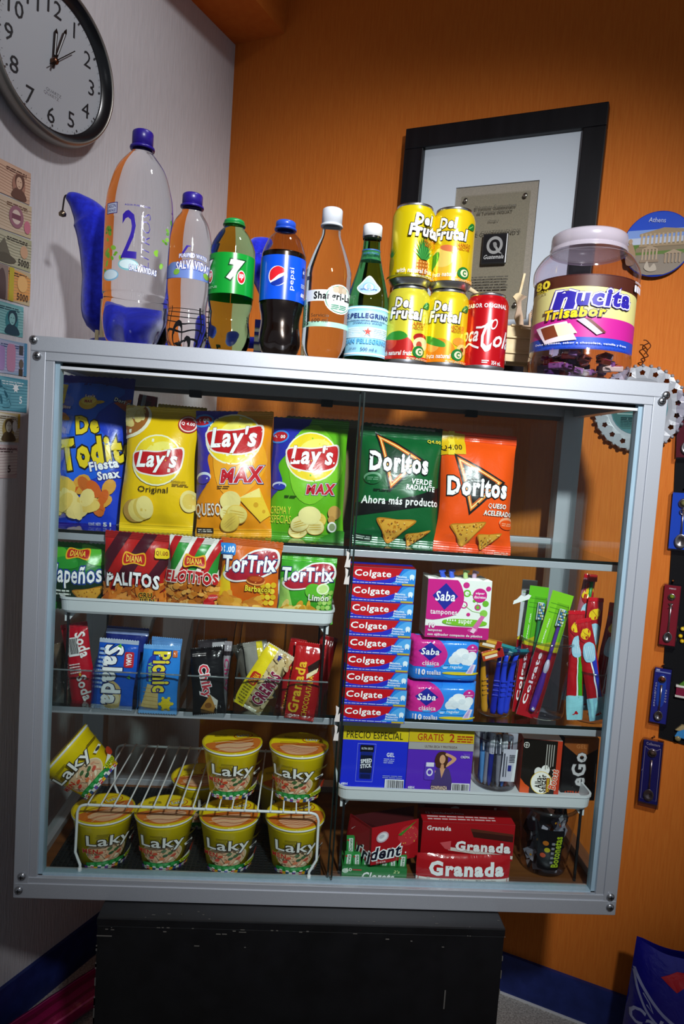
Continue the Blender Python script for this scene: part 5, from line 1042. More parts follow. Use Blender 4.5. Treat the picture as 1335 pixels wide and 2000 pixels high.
# packs standing in the acrylic bins
CK = 'biscuit packs in the clear bins'
def pk(name, label, Q, y0, lean, base, groups, seed, seal=.006, sealc=None, t_=.016, yaw=0, kind='wrap'): return bag(name, label, 'biscuit pack', Q, y0, lean, t_, base, groups, CK, seal, sealc, .02, kind, yaw, seed, base, .5, 12, 20, .3)
pk('biscuit_pack', 'red soda cracker pack leaning in the leftmost clear bin', ((112, 1223), (168, 1214), (150, 1384), (194, 1376)), .062, 8, '#b81428', [('barcode', barcode(.20, .62, .62, .84, 2)), ('name', [T('Soda', .76, .74, .30, .36, '#f6f0ee', b=.03, rot=-82), T('Soda', .62, .24, .30, .36, '#f6f0ee', b=.03, rot=-82), *lines(.2, .42, .6, .55, 4, '#e8c8c8', 3), E(.55, .40, .04, .02, '#e0a020')])], 41)
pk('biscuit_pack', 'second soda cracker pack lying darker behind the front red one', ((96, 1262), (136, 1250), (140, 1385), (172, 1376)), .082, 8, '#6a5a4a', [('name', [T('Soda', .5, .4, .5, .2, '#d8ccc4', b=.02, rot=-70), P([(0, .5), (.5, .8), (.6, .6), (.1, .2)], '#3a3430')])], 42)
pk('biscuit_pack', 'blue salad cracker pack with white lettering in the second bin', ((190, 1246), (272, 1252), (184, 1381), (258, 1388)), .048, 8, '#1458c8', [('cracker_picture', [Sm([(.30, .04), (.28, .30), (.45, .42), (.70, .30), (.66, .04)], '#d8b878'), E(.45, .26, .12, .07, '#e8d4a0'), E(.56, .16, .14, .08, '#ecd8a8')]), ('name', [T('Salada', .44, .50, .84, .50, '#ffffff', b=.04, rot=-88, o='#14205a', ow=.04), RB(.70, .62, .92, .84, '#c8202c', .3), T('GAMA', .81, .73, .17, .13, '#ffffff', rot=-88), *lines(.08, .3, .22, .9, 10, '#a8c4f0', 3), P([(.5, .9), (.56, .94), (.6, .88)], '#5fb83a'), P([(.8, .48), (.86, .52), (.88, .46)], '#5fb83a')])], 43, sealc='#b8c4d8')
pk('biscuit_pack', 'navy cracker pack standing behind the blue salad crackers', ((205, 1222), (290, 1228), (200, 1360), (280, 1366)), .085, 6, '#1c2a78', [('stripe', [B(0, .9, 1, .97, '#8a9ac8')])], 44)
pk('biscuit_pack', 'light blue vanilla wafer pack with yellow lettering in the third bin', ((277, 1259), (353, 1262), (274, 1391), (345, 1395)), .046, 8, '#2a86e0', [('wafer_picture', [P([(.06, .10), (.52, .08), (.50, .40), (.20, .44)], '#e0c07a'), *[L([(.10, .14+.06*i), (.50, .13+.06*i)], .012, '#c09a50') for i in range(5)], *[Sm([(.72+.13*math.cos(a), .16+.075*math.sin(a)) for a in [2*PI*j/10*1+(0) for j in range(10)]], '#f0d020')], *[P([(.72, .16), (.72+.17*math.cos(a-.25), .16+.10*math.sin(a-.25)), (.72+.2*math.cos(a), .16+.12*math.sin(a)), (.72+.17*math.cos(a+.25), .16+.10*math.sin(a+.25))], '#f4d82a') for a in [2*PI*j/6 for j in range(6)]]]), ('name', [Sm([(.18, .50), (.20, .80), (.38, .84), (.34, .55)], '#2440b0'), T('Vainilla', .28, .62, .28, .13, '#9ad85a', rot=-84, b=.02), T('Picnic', .55, .62, .58, .46, '#f6e03a', b=.04, rot=-88, o='#2a1a70', ow=.05), B(.82, .84, .92, .93, '#d86a20')])], 45, sealc='#7ab4ee')
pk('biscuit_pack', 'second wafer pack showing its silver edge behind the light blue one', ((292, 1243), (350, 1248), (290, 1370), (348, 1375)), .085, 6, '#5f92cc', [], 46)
pk('biscuit_pack', 'black chocolate cookie pack with red and white lettering in the fourth bin', ((364, 1268), (434, 1262), (384, 1394), (440, 1391)), .048, 8, '#121014', [('name', [T('Chiky', .42, .50, .50, .38, '#d83a4a', b=.04, rot=-84, o='#f6f0f0', ow=.06), *lines(.08, .88, .5, .93, 2, '#a8a0a0', 3)]), ('cookie_picture', [P([(.25, .10), (.58, .30), (.80, .20), (.62, .02)], '#c88a3a'), P([(.58, .30), (.80, .20), (.74, .06)], '#e8dcd0'), E(.5, .14, .1, .04, '#8a5220')])], 47)
pk('biscuit_pack', 'silver and maroon chocolate cookie pack edge on beside the black one', ((432, 1250), (448, 1256), (438, 1385), (452, 1380)), .075, 8, '#9a9298', [('name', [T('Chiky', .5, .5, .5, .6, '#b83a6a', rot=-86), B(0, .8, 1, .86, '#2a2226')])], 48, t_=.010)
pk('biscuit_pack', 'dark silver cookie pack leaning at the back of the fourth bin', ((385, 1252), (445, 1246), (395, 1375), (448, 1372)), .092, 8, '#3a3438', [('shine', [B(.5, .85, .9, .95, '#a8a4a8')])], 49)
pk('biscuit_pack', 'cream biscuit pack with yellow band lying diagonally in the fifth bin', ((518, 1250), (572, 1284), (462, 1372), (510, 1399)), .050, 8, '#cfb683', [('biscuit_relief', heap(60, .05, .04, .95, .96, ('#c4a873', '#d8c296', '#bc9c64'), .10, .030, 5)), ('band', [P([(.02, 0), (.36, 0), (.40, 1), (.06, 1)], '#ecd41c'), *lines(.10, .05, .30, .40, 8, '#8a7a10', 3)]), ('name', [T('CREMAS', .68, .42, .52, .36, '#8a1440', b=.05, rot=84, o='#f4ece0', ow=.04), RB(.12, .36, .36, .56, '#c02a18', .5), T('DIANA', .24, .46, .16, .16, '#f0c020', rot=84), P([(.56+.09*math.sin(i*PI/5)*(1 if i % 2 == 0 else .45), .88+.05*math.cos(i*PI/5)*(1 if i % 2 == 0 else .45)) for i in range(10)], '#2a2a8c')])], 51, sealc='#d8ccb0')
pk('biscuit_pack', 'silver foil cream biscuit pack standing behind the diagonal yellow one', ((478, 1258), (530, 1246), (486, 1370), (530, 1365)), .088, 8, '#8f8c84', [('band', [B(.55, 0, .8, 1, '#d8c41c')])], 52)
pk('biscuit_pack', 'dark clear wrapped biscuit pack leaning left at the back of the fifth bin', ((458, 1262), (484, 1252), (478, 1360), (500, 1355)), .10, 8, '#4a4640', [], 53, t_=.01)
pk('biscuit_pack', 'bright red chocolate wafer pack with yellow lettering in the rightmost bin', ((576, 1250), (637, 1262), (557, 1401), (612, 1407)), .046, 8, '#b8141a', [('chocolate_picture', [P([(.50, .70), (.88, .82), (.88, .66), (.62, .56)], '#2a140e'), P([(.50, .60), (.86, .70), (.84, .64), (.52, .54)], '#e8d4a8')]), ('name', [T('Granada', .26, .42, .68, .34, '#f0b82a', b=.03, rot=88), T('CHOCOLATADA', .64, .32, .54, .18, '#f0b82a', b=.02, rot=88)])], 55)
pk('biscuit_pack', 'red chocolate wafer pack partly hidden left behind the front red one', ((558, 1243), (592, 1250), (546, 1385), (576, 1392)), .068, 8, '#a01218', [('name', [T('CHOCOLATADA', .55, .28, .48, .30, '#e8b02a', b=.02, rot=88), T('Granada', .60, .74, .36, .44, '#e8b02a', b=.02, rot=88)])], 56)
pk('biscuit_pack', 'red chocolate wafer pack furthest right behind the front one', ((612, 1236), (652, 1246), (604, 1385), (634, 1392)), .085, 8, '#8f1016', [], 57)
# ================================================================ cartons
def carton(name, label, cat, Q, y0, lean, depth, base, groups, group=None, yaw=0, sides=None, bev=.0006, top=None, M=None, wh=None, parts=True):
    if M is None: M, w, h = quad(*Q, y0, lean, yaw)
    else: w, h = wh
    t = thing(name, label, cat, M, group)
    mb = MB(); mb.box(-w/2, w/2, 0, h, -depth, 0, ink(sides or base), bev); bd = mb.build('carton', t)
    S = flat(w-.0006, h-.0004); prints(t, S, [('front_face', [B(0, 0, 1, 1, base)])]+groups, 'gloss', .00025)
    if top:
        St = Surf(lambda a, b: ((a-.5)*w*.99, h, -depth*b), w, depth, 1, 1); mb = MB(); art(mb, St, top, 'gloss', .0003); mb.build('top_face', t)
    return t
zt = hy(748, 1108, .0252).z; hb = (zt-S2)/9
xl9, xr9 = hy(664, 1400, .0252).x, hy(790, 1404, .0252).x; xl1, xr1 = hy(683, 1124, .0252).x, hy(812, 1128, .0252).x
pos = ('bottom', 'second from the bottom', 'third from the bottom', 'fourth from the bottom', 'middle', 'fourth from the top', 'third from the top', 'second from the top', 'topmost')
rd = random.Random(3); wbox = (xr9-xl9+xr1-xl1)/2
smile = lambda y0, d: [(i/12, y0-d*math.sin(PI*min(1, i/12*1.1))) for i in range(13)]
paste = [('blue_swoosh', [P([(0, -.0), (1, 0), (1, 1), (.80, 1.0), (.74, .62), (.55, .32), (.30, .18), (.12, .24), (0, .46)], '#2b2fc0'), Sm([(.70, .30), (.84, 1.05), (1.05, 1.05), (1.05, .20), (.8, .08), (.62, .1)], '#2a86dc'), Sm([(.78, .5), (.9, .95), (1.03, .9), (1.03, .5)], '#54a8ea')]),
    ('logo', [T('Colgate', .345, .60, .56, .50, '#ffffff', b=.018, sh=.06)]),
    ('small_text', [T('Máxima', .785, .54, .16, .13, '#f4f8fc', b=.02, sh=.1), T('Protección', .80, .39, .20, .12, '#f4f8fc', b=.02, sh=.1), T('Anticaries', .79, .25, .20, .12, '#f4f8fc', b=.02, sh=.1), Sm([(.91, .60), (.94, .70), (.98, .62), (.97, .36), (.945, .44), (.92, .36)], '#e8f2fa'), B(.80, .03, .99, .13, '#c8a82a'), *lines(.04, .08, .72, .16, 1, '#c8d0f4', 4), *lines(.05, .27, .08, .32, 1, '#c8d0f4', 4)])]
for i in range(9):
    f = i/8; xc = (xl9+xr9)/2*(1-f)+(xl1+xr1)/2*f+rd.uniform(-.0006, .0006)
    M = Matrix.Translation((xc, .0252+rd.uniform(0, .0012), S2+hb*i)) @ Matrix.Rotation(rd.uniform(-.012, .012), 4, 'Z') @ Matrix(((1, 0, 0, 0), (0, 0, -1, 0), (0, 1, 0, 0), (0, 0, 0, 1)))
    if i == 0:
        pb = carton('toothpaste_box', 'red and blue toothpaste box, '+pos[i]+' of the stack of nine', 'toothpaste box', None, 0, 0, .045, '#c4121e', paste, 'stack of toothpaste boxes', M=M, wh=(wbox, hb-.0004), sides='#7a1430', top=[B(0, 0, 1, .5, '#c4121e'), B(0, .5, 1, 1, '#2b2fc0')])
    else: dup(pb, M, 'red and blue toothpaste box, '+pos[i]+' of the stack of nine')
# tampon box with a torn open top
M, w_, h_ = quad((834, 1124), (960, 1133), (830, 1244), (954, 1249), .052, 2)
t = carton('tampon_box', 'pink and white tampon box with a torn open top standing on the pad packs', 'tampon box', None, 0, 0, .05, '#eef0ea', [
    ('dot_pattern', [E(x_, y_, r_, r_*1.05, c_) for x_, y_, r_, c_ in ((.62, .78, .06, '#6fb830'), (.62, .78, .035, '#eef0ea'), (.58, .58, .06, '#d02a86'), (.58, .58, .04, '#eef0ea'), (.60, .92, .05, '#d02a86'), (.80, .55, .05, '#d02a86'), (.80, .55, .03, '#6fb830'), (.92, .62, .05, '#6fb830'), (.90, .45, .06, '#8cc84a'), (.66, .42, .03, '#d02a86'), (.95, .88, .04, '#d02a86'), (.74, .66, .025, '#6fb830'))]+[L([(.62, .78), (.78, .74), (.80, .55)], .006, '#8ac84a'), L([(.58, .58), (.72, .48), (.90, .45)], .006, '#8ac84a')]),
    ('pink_panel', [Sm([(-.05, .35), (-.05, 1.04), (.40, 1.04), (.56, .80), (.55, .55), (.40, .38)], '#cf1f86'), B(0, 0, 1, .20, '#c01a7a'), E(.74, .15, .08, .03, '#d85aa4'), E(.2, .05, .05, .03, '#d85aa4')]),
    ('logo', [P([(.08, .72), (.28, .94), (.48, .72), (.28, .48)], '#232a9a'), T('Saba', .28, .715, .31, .17, '#ffffff', b=.02, sh=.15), E(.82, .76, .11, .12, '#cf1f86'), T('súper', .82, .79, .14, .05, '#ffffff', b=.02), T('discretos', .82, .73, .18, .05, '#ffffff', b=.02)]),
    ('text', [T('tampones', .27, .425, .42, .10, '#f6eef4', b=.015), RB(.26, .22, .96, .34, '#7cc02c', .8), T('super', .62, .28, .22, .09, '#f6f6ee', b=.02), *[E(.34+.04*i, .31, .012, .016, '#f6f6ee') for i in range(4)], T('flujo', .36, .26, .08, .04, '#f6f6ee'), T('10', .10, .205, .09, .085, '#f6eef4', b=.04, o='#c01a7a', ow=.03), T('tampones', .15, .12, .22, .05, '#f6eef4'), T('con aplicador compacto de plástico', .47, .05, .86, .055, '#f6eef4')]),
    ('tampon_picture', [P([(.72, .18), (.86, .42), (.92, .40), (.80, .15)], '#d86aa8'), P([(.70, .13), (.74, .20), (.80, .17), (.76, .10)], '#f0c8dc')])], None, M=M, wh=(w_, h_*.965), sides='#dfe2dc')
mb = MB(); rd = random.Random(6); n = 14; vs = []; hh = h_*.965
for i in range(n+1): xx = -w_/2+w_*i/n; vs += [(xx, hh, -.0006), (xx, hh+rd.uniform(.0005, .0045), -.0006-rd.uniform(0, .003))]
mb.add(vs, [[2*i, 2*i+2, 2*i+3, 2*i+1] for i in range(n)], ink('#f2f2ee')); vs = [(a, b-.0005, c-.046) for a, b, c in vs]; mb.add(vs, [[2*i, 2*i+2, 2*i+3, 2*i+1] for i in range(n)], ink('#d8d8d4')); mb.build('torn_edge', t)
for k, (cx, c) in enumerate(((-.018, '#3a5ad0'), (-.006, '#4a6ae0'), (.014, '#b8d48a'), (.026, '#c8a8c4'))):
    Mt = M @ Matrix.Translation((cx, hh-.018, -.022-.003*k)) @ Matrix.Rotation(.25*(1-k*.6), 4, 'Z')
    tp = thing('wrapped_tampon', ('blue wrapped tampon sticking out of the torn tampon box', 'second blue wrapped tampon leaning in the torn tampon box', 'pale green wrapped tampon in the torn tampon box', 'pinkish wrapped tampon at the right in the torn tampon box')[k], 'tampon', Mt, 'wrapped tampons in the box')
    mb = MB(); mb.tube(smooth_curve([(0, 0, 0), (.001, .012, .001), (-.001, .024, 0), (0, .028, 0)], 4), [.005]*11+[.0045, .003], ink(c, 'wrap'), 10, flat=.7); mb.build('wrapper', tp)
    mb = MB(); mb.box(-.0052, .0052, .027, .031, -.0006, .0006, ink(c, 'wrap')); mb.build('crimped_end', tp)
def pads(label, Q, y0):
    M, w, h = quad(*Q, y0, 0); t = thing('pad_pack', label, 'sanitary pad pack', M, 'pad packs stacked under the tampon box'); d = .05
    def f(a, b, s):
        X, Y = 2*a-1, 2*b-1; e = (max(0, 1-abs(X)**8)**.35)*(max(0, 1-abs(Y)**8)**.35)
        wr = .0018*noise.noise(Vector((a*4+h*90, b*3, s*3)))
        return ((a-.5)*w*(1-.02*math.sin(PI*b)), b*h, -d/2+s*(d/2*e+wr*e))
    F = Surf(lambda a, b: f(a, b, 1), w, h, 22, 16); K = Surf(lambda a, b: f(1-a, b, -1), w, h, 12, 10)
    mb = MB(); mb.surf(F, ink('#2a7fe0', 'wrap')); mb.surf(K, ink('#2a7fe0', 'wrap')); mb.build('soft_pack', t)
    prints(t, F, shift([('blue_panel', [Sm([(.45, .1), (.5, 1.0), (1.05, 1.05), (1.05, .5), (.8, .05)], '#2f8ae8')]), ('pink_panel', [Sm([(-.05, .0), (-.06, 1.0), (.10, 1.02), (.38, .98), (.50, .72), (.50, .50), (.40, .28), (.05, .26)], '#d02a90'), Sm([(-.05, 0), (-.05, .22), (.1, .24), (.16, -.05)], '#2a7fe0')]),
        ('logo', [P([(.10, .69), (.265, .93), (.43, .69), (.265, .44)], '#232a9a'), T('Saba', .265, .685, .26, .18, '#ffffff', b=.02, sh=.15), E(.86, .77, .085, .14, '#c8288e'), T('mejorado', .86, .76, .12, .04, '#f6e8f2'), E(.86, .84, .014, .02, '#f6e8f2')]),
        ('cotton_picture', [E(x_, y_, rx_, ry_, c_) for x_, y_, rx_, ry_, c_ in ((.70, .58, .13, .17, '#eef2f6'), (.62, .48, .09, .14, '#e4eaf0'), (.80, .50, .10, .16, '#e8eef4'), (.72, .70, .09, .11, '#f6f8fa'), (.86, .60, .07, .13, '#f0f4f8'), (.68, .50, .06, .08, '#dce4ec'), (.77, .60, .05, .07, '#dfe7ee'))]),
        ('text', [T('clásica', .28, .38, .24, .12, '#f6eef4', b=.01), RB(.21, .28, .34, .325, '#3a9ae8', .9), RB(.43, .22, .86, .38, '#3aa0ee', .8), T('regular', .65, .30, .18, .10, '#eef4fa', b=.01), *[E(.48+.022*i, .34, .008, .014, '#12307a') for i in range(4)], *lines(.46, .25, .53, .31, 2, '#eef4fa', 3), T('10', .165, .145, .09, .15, '#f6eef4', b=.04), T('CONTIENE', .095, .15, .11, .02, '#f6eef4', rot=90), T('toallas', .33, .145, .20, .12, '#f6eef4', b=.02), RB(.45, .10, .97, .18, '#e0c82a', .9), P([(.78, .14), (.86, .40), (.92, .38), (.88, .14)], '#e8dcec'), P([(.80, .16), (.87, .38), (.89, .37), (.86, .16)], '#c8a8d8')])], .84, .13), 'wrap', .0004)
    return t
pads('blue and pink soft pack of sanitary pads, upper of the two under the tampon box', ((802, 1244), (942, 1252), (800, 1333), (938, 1337)), .055)
pads('blue and pink soft pack of sanitary pads, lower of the two standing on the shelf', ((797, 1335), (939, 1340), (791, 1419), (928, 1424)), .050)
# ---- deodorant boxes on the right tray
TZ = .159
carton('deodorant_box', 'blue deodorant gel box with yellow strip reading precio especial on the right tray', 'deodorant box', ((671, 1414), (799, 1420), (662, 1552), (790, 1557)), .064, 0, .06, '#1f2fd0', [
    ('yellow_band', [B(0, .79, 1, 1, '#d8c01c'), T('PRECIO ESPECIAL', .48, .865, .86, .10, '#2a2410', b=.01)]), ('stick_picture', [P([(.23, .20), (.23, .745), (.51, .745), (.49, .20)], '#8a94e8'), P([(.235, .207), (.235, .738), (.505, .738), (.485, .207)], '#1f2fd0'), RB(.27, .62, .48, .725, '#14151c', .2), T('ULTRA SECO', .375, .675, .17, .03, '#d8dce4'), RB(.28, .24, .47, .63, '#16287a', .2), RB(.285, .33, .465, .58, '#10182f', .1), T('SPEED', .375, .50, .17, .06, '#f0f2f6', b=.04, rot=8), T('STICK', .375, .43, .17, .06, '#f0f2f6', b=.04, rot=8), B(.30, .25, .45, .31, '#0f1a4a')]),
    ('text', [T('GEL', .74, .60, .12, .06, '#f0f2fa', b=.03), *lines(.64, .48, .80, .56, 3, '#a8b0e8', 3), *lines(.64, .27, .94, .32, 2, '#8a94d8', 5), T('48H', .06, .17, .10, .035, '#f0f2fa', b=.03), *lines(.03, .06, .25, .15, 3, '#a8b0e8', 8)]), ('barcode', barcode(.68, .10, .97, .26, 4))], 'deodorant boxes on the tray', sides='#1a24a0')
carton('deodorant_box', 'purple deodorant cream box with a posing woman printed on it on the right tray', 'deodorant box', ((799, 1420), (926, 1426), (790, 1557), (917, 1561)), .062, 0, .06, '#5a2bb8', [
    ('yellow_band', [B(0, .80, 1, 1, '#d0b41c'), T('GRATIS', .33, .875, .40, .10, '#b03018', b=.01), T('2', .66, .875, .08, .12, '#b03018', b=.02), *lines(.74, .82, .98, .93, 3, '#b03018', 3), B(0, .70, 1, .80, '#a8a4a0'), T('ULTRA SECA Y PROTEGIDA', .50, .745, .5, .035, '#5a3a2a')]),
    ('woman_picture', [Sm([(.40, .12), (.42, .34), (.47, .44), (.56, .46), (.66, .40), (.70, .12)], '#4a3a70'), P([(.50, .45), (.54, .30), (.59, .45)], '#d8a078'), Sm([(.45, .46), (.42, .56), (.46, .66), (.55, .68), (.61, .63), (.62, .50), (.58, .44)], '#4a2a1e'), E(.535, .57, .045, .065, '#d8a078'), P([(.52, .50), (.56, .50), (.57, .43), (.51, .43)], '#d0966e'), Sm([(.60, .46), (.72, .54), (.74, .60), (.60, .66), (.58, .63), (.68, .58), (.62, .52)], '#d8a078'), Sm([(.40, .36), (.30, .40), (.28, .45), (.36, .46), (.44, .40)], '#d8a078'), RB(.27, .27, .43, .52, '#5a3ab8', .2), B(.29, .46, .41, .52, '#e4e0ee'), E(.35, .38, .05, .055, '#e4e0ee'), E(.35, .38, .03, .033, '#5a3ab8')]),
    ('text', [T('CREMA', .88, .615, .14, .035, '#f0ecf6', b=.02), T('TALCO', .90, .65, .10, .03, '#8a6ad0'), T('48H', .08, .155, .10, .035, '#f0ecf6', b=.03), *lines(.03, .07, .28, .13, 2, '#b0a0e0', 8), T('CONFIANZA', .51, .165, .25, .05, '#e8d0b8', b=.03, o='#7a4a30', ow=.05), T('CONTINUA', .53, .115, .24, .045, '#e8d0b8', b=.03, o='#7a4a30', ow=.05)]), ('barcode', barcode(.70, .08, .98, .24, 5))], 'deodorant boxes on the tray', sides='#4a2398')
carton('tablet_box', 'black antacid tablet box with an orange edge on the right tray', 'tablet box', ((1020, 1440), (1096, 1450), (1014, 1560), (1091, 1563)), .072, 0, .04, '#17130f', [
    ('emblem', [E(.09, .90, .075, .05, '#d8d4cc'), E(.09, .90, .060, .04, '#17130f'), B(.04, .895, .14, .905, '#d8d4cc'), B(.083, .86, .097, .94, '#d8d4cc')]), ('orange_panel', [P([(-.0, .05), (-.0, .34), (.12, .25), (.24, .20), (.24, .05)], '#d8521c'), B(.88, 0, 1, 1, '#c03a20'), B(0, 0, 1, .06, '#e09a1c')]),
    ('tablet_picture', [E(.44, .47, .10, .075, '#e8e6e0'), E(.62, .51, .11, .08, '#f2f0ea'), E(.54, .29, .28, .19, '#e8c23a'), E(.54, .29, .265, .18, '#f6f4ea')]), ('name', [T('Alka-', .46, .30, .21, .17, '#1c1812', b=.03, rot=90), T('Seltzer', .58, .28, .30, .16, '#1c1812', b=.03, rot=90), RB(.66, .14, .76, .38, '#8a4a1c', .2), T('EXTREME', .71, .26, .22, .05, '#f0d02a', rot=90), T('Boost', .84, .36, .34, .18, '#d8481c', b=.03, sh=.2, rot=84, o='#f6f0e4', ow=.05)]),
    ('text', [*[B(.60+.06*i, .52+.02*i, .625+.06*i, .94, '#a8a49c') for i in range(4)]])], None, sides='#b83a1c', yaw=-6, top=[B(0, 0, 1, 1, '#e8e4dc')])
carton('hair_gel_box', 'black and copper hair gel pack at the right end of the tray', 'hair gel', ((1100, 1440), (1172, 1443), (1095, 1562), (1158, 1563)), .080, 0, .035, '#100e10', [
    ('copper_top', [Sm([(-.05, 1.04), (1.05, 1.04), (1.05, .88), (.8, .78), (.5, .70), (.25, .78), (-.05, .92)], '#8a4a20'), T('GEL', .5, .87, .3, .07, '#a8683a')]), ('name', [T('eGo', .47, .50, .54, .42, '#c4c2c4', b=.03, rot=90, o='#3a383c', ow=.03)]),
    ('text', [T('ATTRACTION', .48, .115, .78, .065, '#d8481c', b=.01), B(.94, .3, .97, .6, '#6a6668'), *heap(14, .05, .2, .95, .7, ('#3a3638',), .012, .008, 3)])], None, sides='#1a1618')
def clear_cup(name, label, cat, x, y, z, r0, r1, h, rim=.0016, group=None):
    t = thing(name, label, cat, Vector((x, y, z)), group)
    mb = MB(); mb.lathe([(.0001, .0012), (r0*.92, .0012), (r0*.98, .003), (r0, .006), (r1, h)], M_PET, 56); mb.build('cup_wall', t)
    mb = MB(); mb.lathe([(.0001, .0004), (r0*.9, 0), (r0*.97, .002)], clear('#e2e6e6', 1.45, .08, 2), 48); mb.build('cup_base', t)
    mb = MB(); mb.tube([(r1*math.cos(a), r1*math.sin(a), h) for a in [2*PI*i/48 for i in range(48)]], rim, clear('#dfe4e4', 1.5, .06, 3), 8, True); mb.build('rim', t)
    return t
# pens in a clear cup
px_ = hy(966, 1500, .105).x; clear_cup('pen_cup', 'clear plastic cup full of pens on the right tray', 'cup', px_, .105, TZ, .036, .040, .085)
rd = random.Random(12); pc_ = ['#1c2a8c', '#5a9ad0', '#8f9298', '#1c2a8c', '#2a2a30', '#8f9298', '#3a6ab8', '#8c1c2c', '#1c2a8c', '#a8acb0', '#2a2a30']
for i, c in enumerate(pc_):
    a = -PI*.95+PI*.9*i/10 if i < 8 else rd.uniform(0, PI); rr = .026 if i < 8 else .012; x0, y0 = px_+rr*math.cos(a), .105+rr*math.sin(a)*.8
    Mx2 = Matrix.Translation((x0, y0, TZ+.003)) @ Matrix.Rotation(rd.uniform(-.05, .05), 4, 'X') @ Matrix.Rotation(rd.uniform(-.05, .05), 4, 'Y')
    cn = {'#1c2a8c': 'dark blue', '#5a9ad0': 'light blue', '#8f9298': 'grey', '#2a2a30': 'black', '#3a6ab8': 'mid blue', '#8c1c2c': 'dark red', '#a8acb0': 'silver'}[c]
    t = thing('pen', cn+' pen standing in the clear cup on the right tray', 'pen', Mx2, 'pens in the clear cup'); L_ = .088+rd.uniform(0, .006)
    mb = MB(); mb.lathe([(.0001, .0), (.002, .002), (.0042, .012), (.0045, L_*.6), (.0045, L_*.86), (.0001, L_*.86)], ink(c, 'plastic'), 14); mb.build('barrel', t)
    mb = MB(); mb.lathe([(.0050, L_*.62), (.0050, L_*.97), (.004, L_), (.0001, L_)], clear('#c8ccd4', 1.45, .1, 3) if i % 3 else ink('#c8ccd2', 'plastic'), 14); mb.box(-.001, .001, -.0072, -.005, L_*.66, L_*.96, ink('#c8ccd2', 'plastic')); mb.build('pen_cap', t)
mb = MB(); mb.prism([(-.012, 0), (.012, 0), (.014, .055), (-.010, .055)], -.0002, .0002, ink('#d8dce0')); S = Surf(lambda a, b: (-.011+.023*a, .003+.05*b, .0003), .023, .05, 1, 1); art(mb, S, [B(.1, .1, .2, .9, '#4a4e58'), B(.3, .1, .36, .8, '#4a4e58'), B(.45, .3, .7, .5, '#1c2a8c'), *lines(.5, .6, .9, .9, 5, '#4a4e58', 3)], 'paper')
tag(mb.build('price_card', None, Matrix.Translation((px_+.012, .0735, TZ+.018)) @ Matrix(((1, 0, 0, 0), (0, 0, -1, 0), (0, 1, 0, 0), (0, 0, 0, 1)))), 'small white printed card inside the front of the pen cup', 'card')
# ---- bottom right: gum, chocolate, sweets jar
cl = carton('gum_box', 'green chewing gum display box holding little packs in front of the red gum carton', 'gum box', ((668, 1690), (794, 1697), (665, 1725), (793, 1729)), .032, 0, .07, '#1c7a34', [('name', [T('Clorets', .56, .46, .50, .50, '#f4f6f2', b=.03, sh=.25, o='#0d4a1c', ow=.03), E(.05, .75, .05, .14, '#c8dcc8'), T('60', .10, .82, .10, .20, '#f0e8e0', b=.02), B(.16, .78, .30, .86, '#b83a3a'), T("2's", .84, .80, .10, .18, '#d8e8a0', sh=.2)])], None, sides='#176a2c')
M0 = cl.matrix_world.copy(); gm = None; hcl = hy(730, 1693, .018).z-hy(730, 1727, .018).z
for k in range(13):
    r_, c_ = (0, k) if k < 7 else (1, k-7); xx = -.043+.0145*c_+(.0 if r_ == 0 else .004)
    M = M0 @ Matrix.Translation((xx, hcl*.75+(.000 if r_ == 0 else .020), -.006-.012*r_)) @ Matrix.Rotation((.05 if k % 2 else -.04), 4, 'Z')
    lab = 'little green and white gum pack standing in the green display box'
    if gm is None:
        gm = thing('gum_pack', lab, 'gum pack', M, 'gum packs in the green box'); mb = MB(); mb.box(-.0065, .0065, 0, .024, -.008, 0, ink('#2c9444', 'gloss'), .0008); mb.build('wrapper', gm)
        prints(gm, flat(.0128, .0235), [('name', [B(.28, .02, .8, .98, '#e8eee8'), T('Clorets', .52, .5, .84, .36, '#176a2c', b=.03, rot=90), E(.2, .85, .14, .06, '#c02a2a')])], 'gloss', .0002)
    else: dup(gm, M)
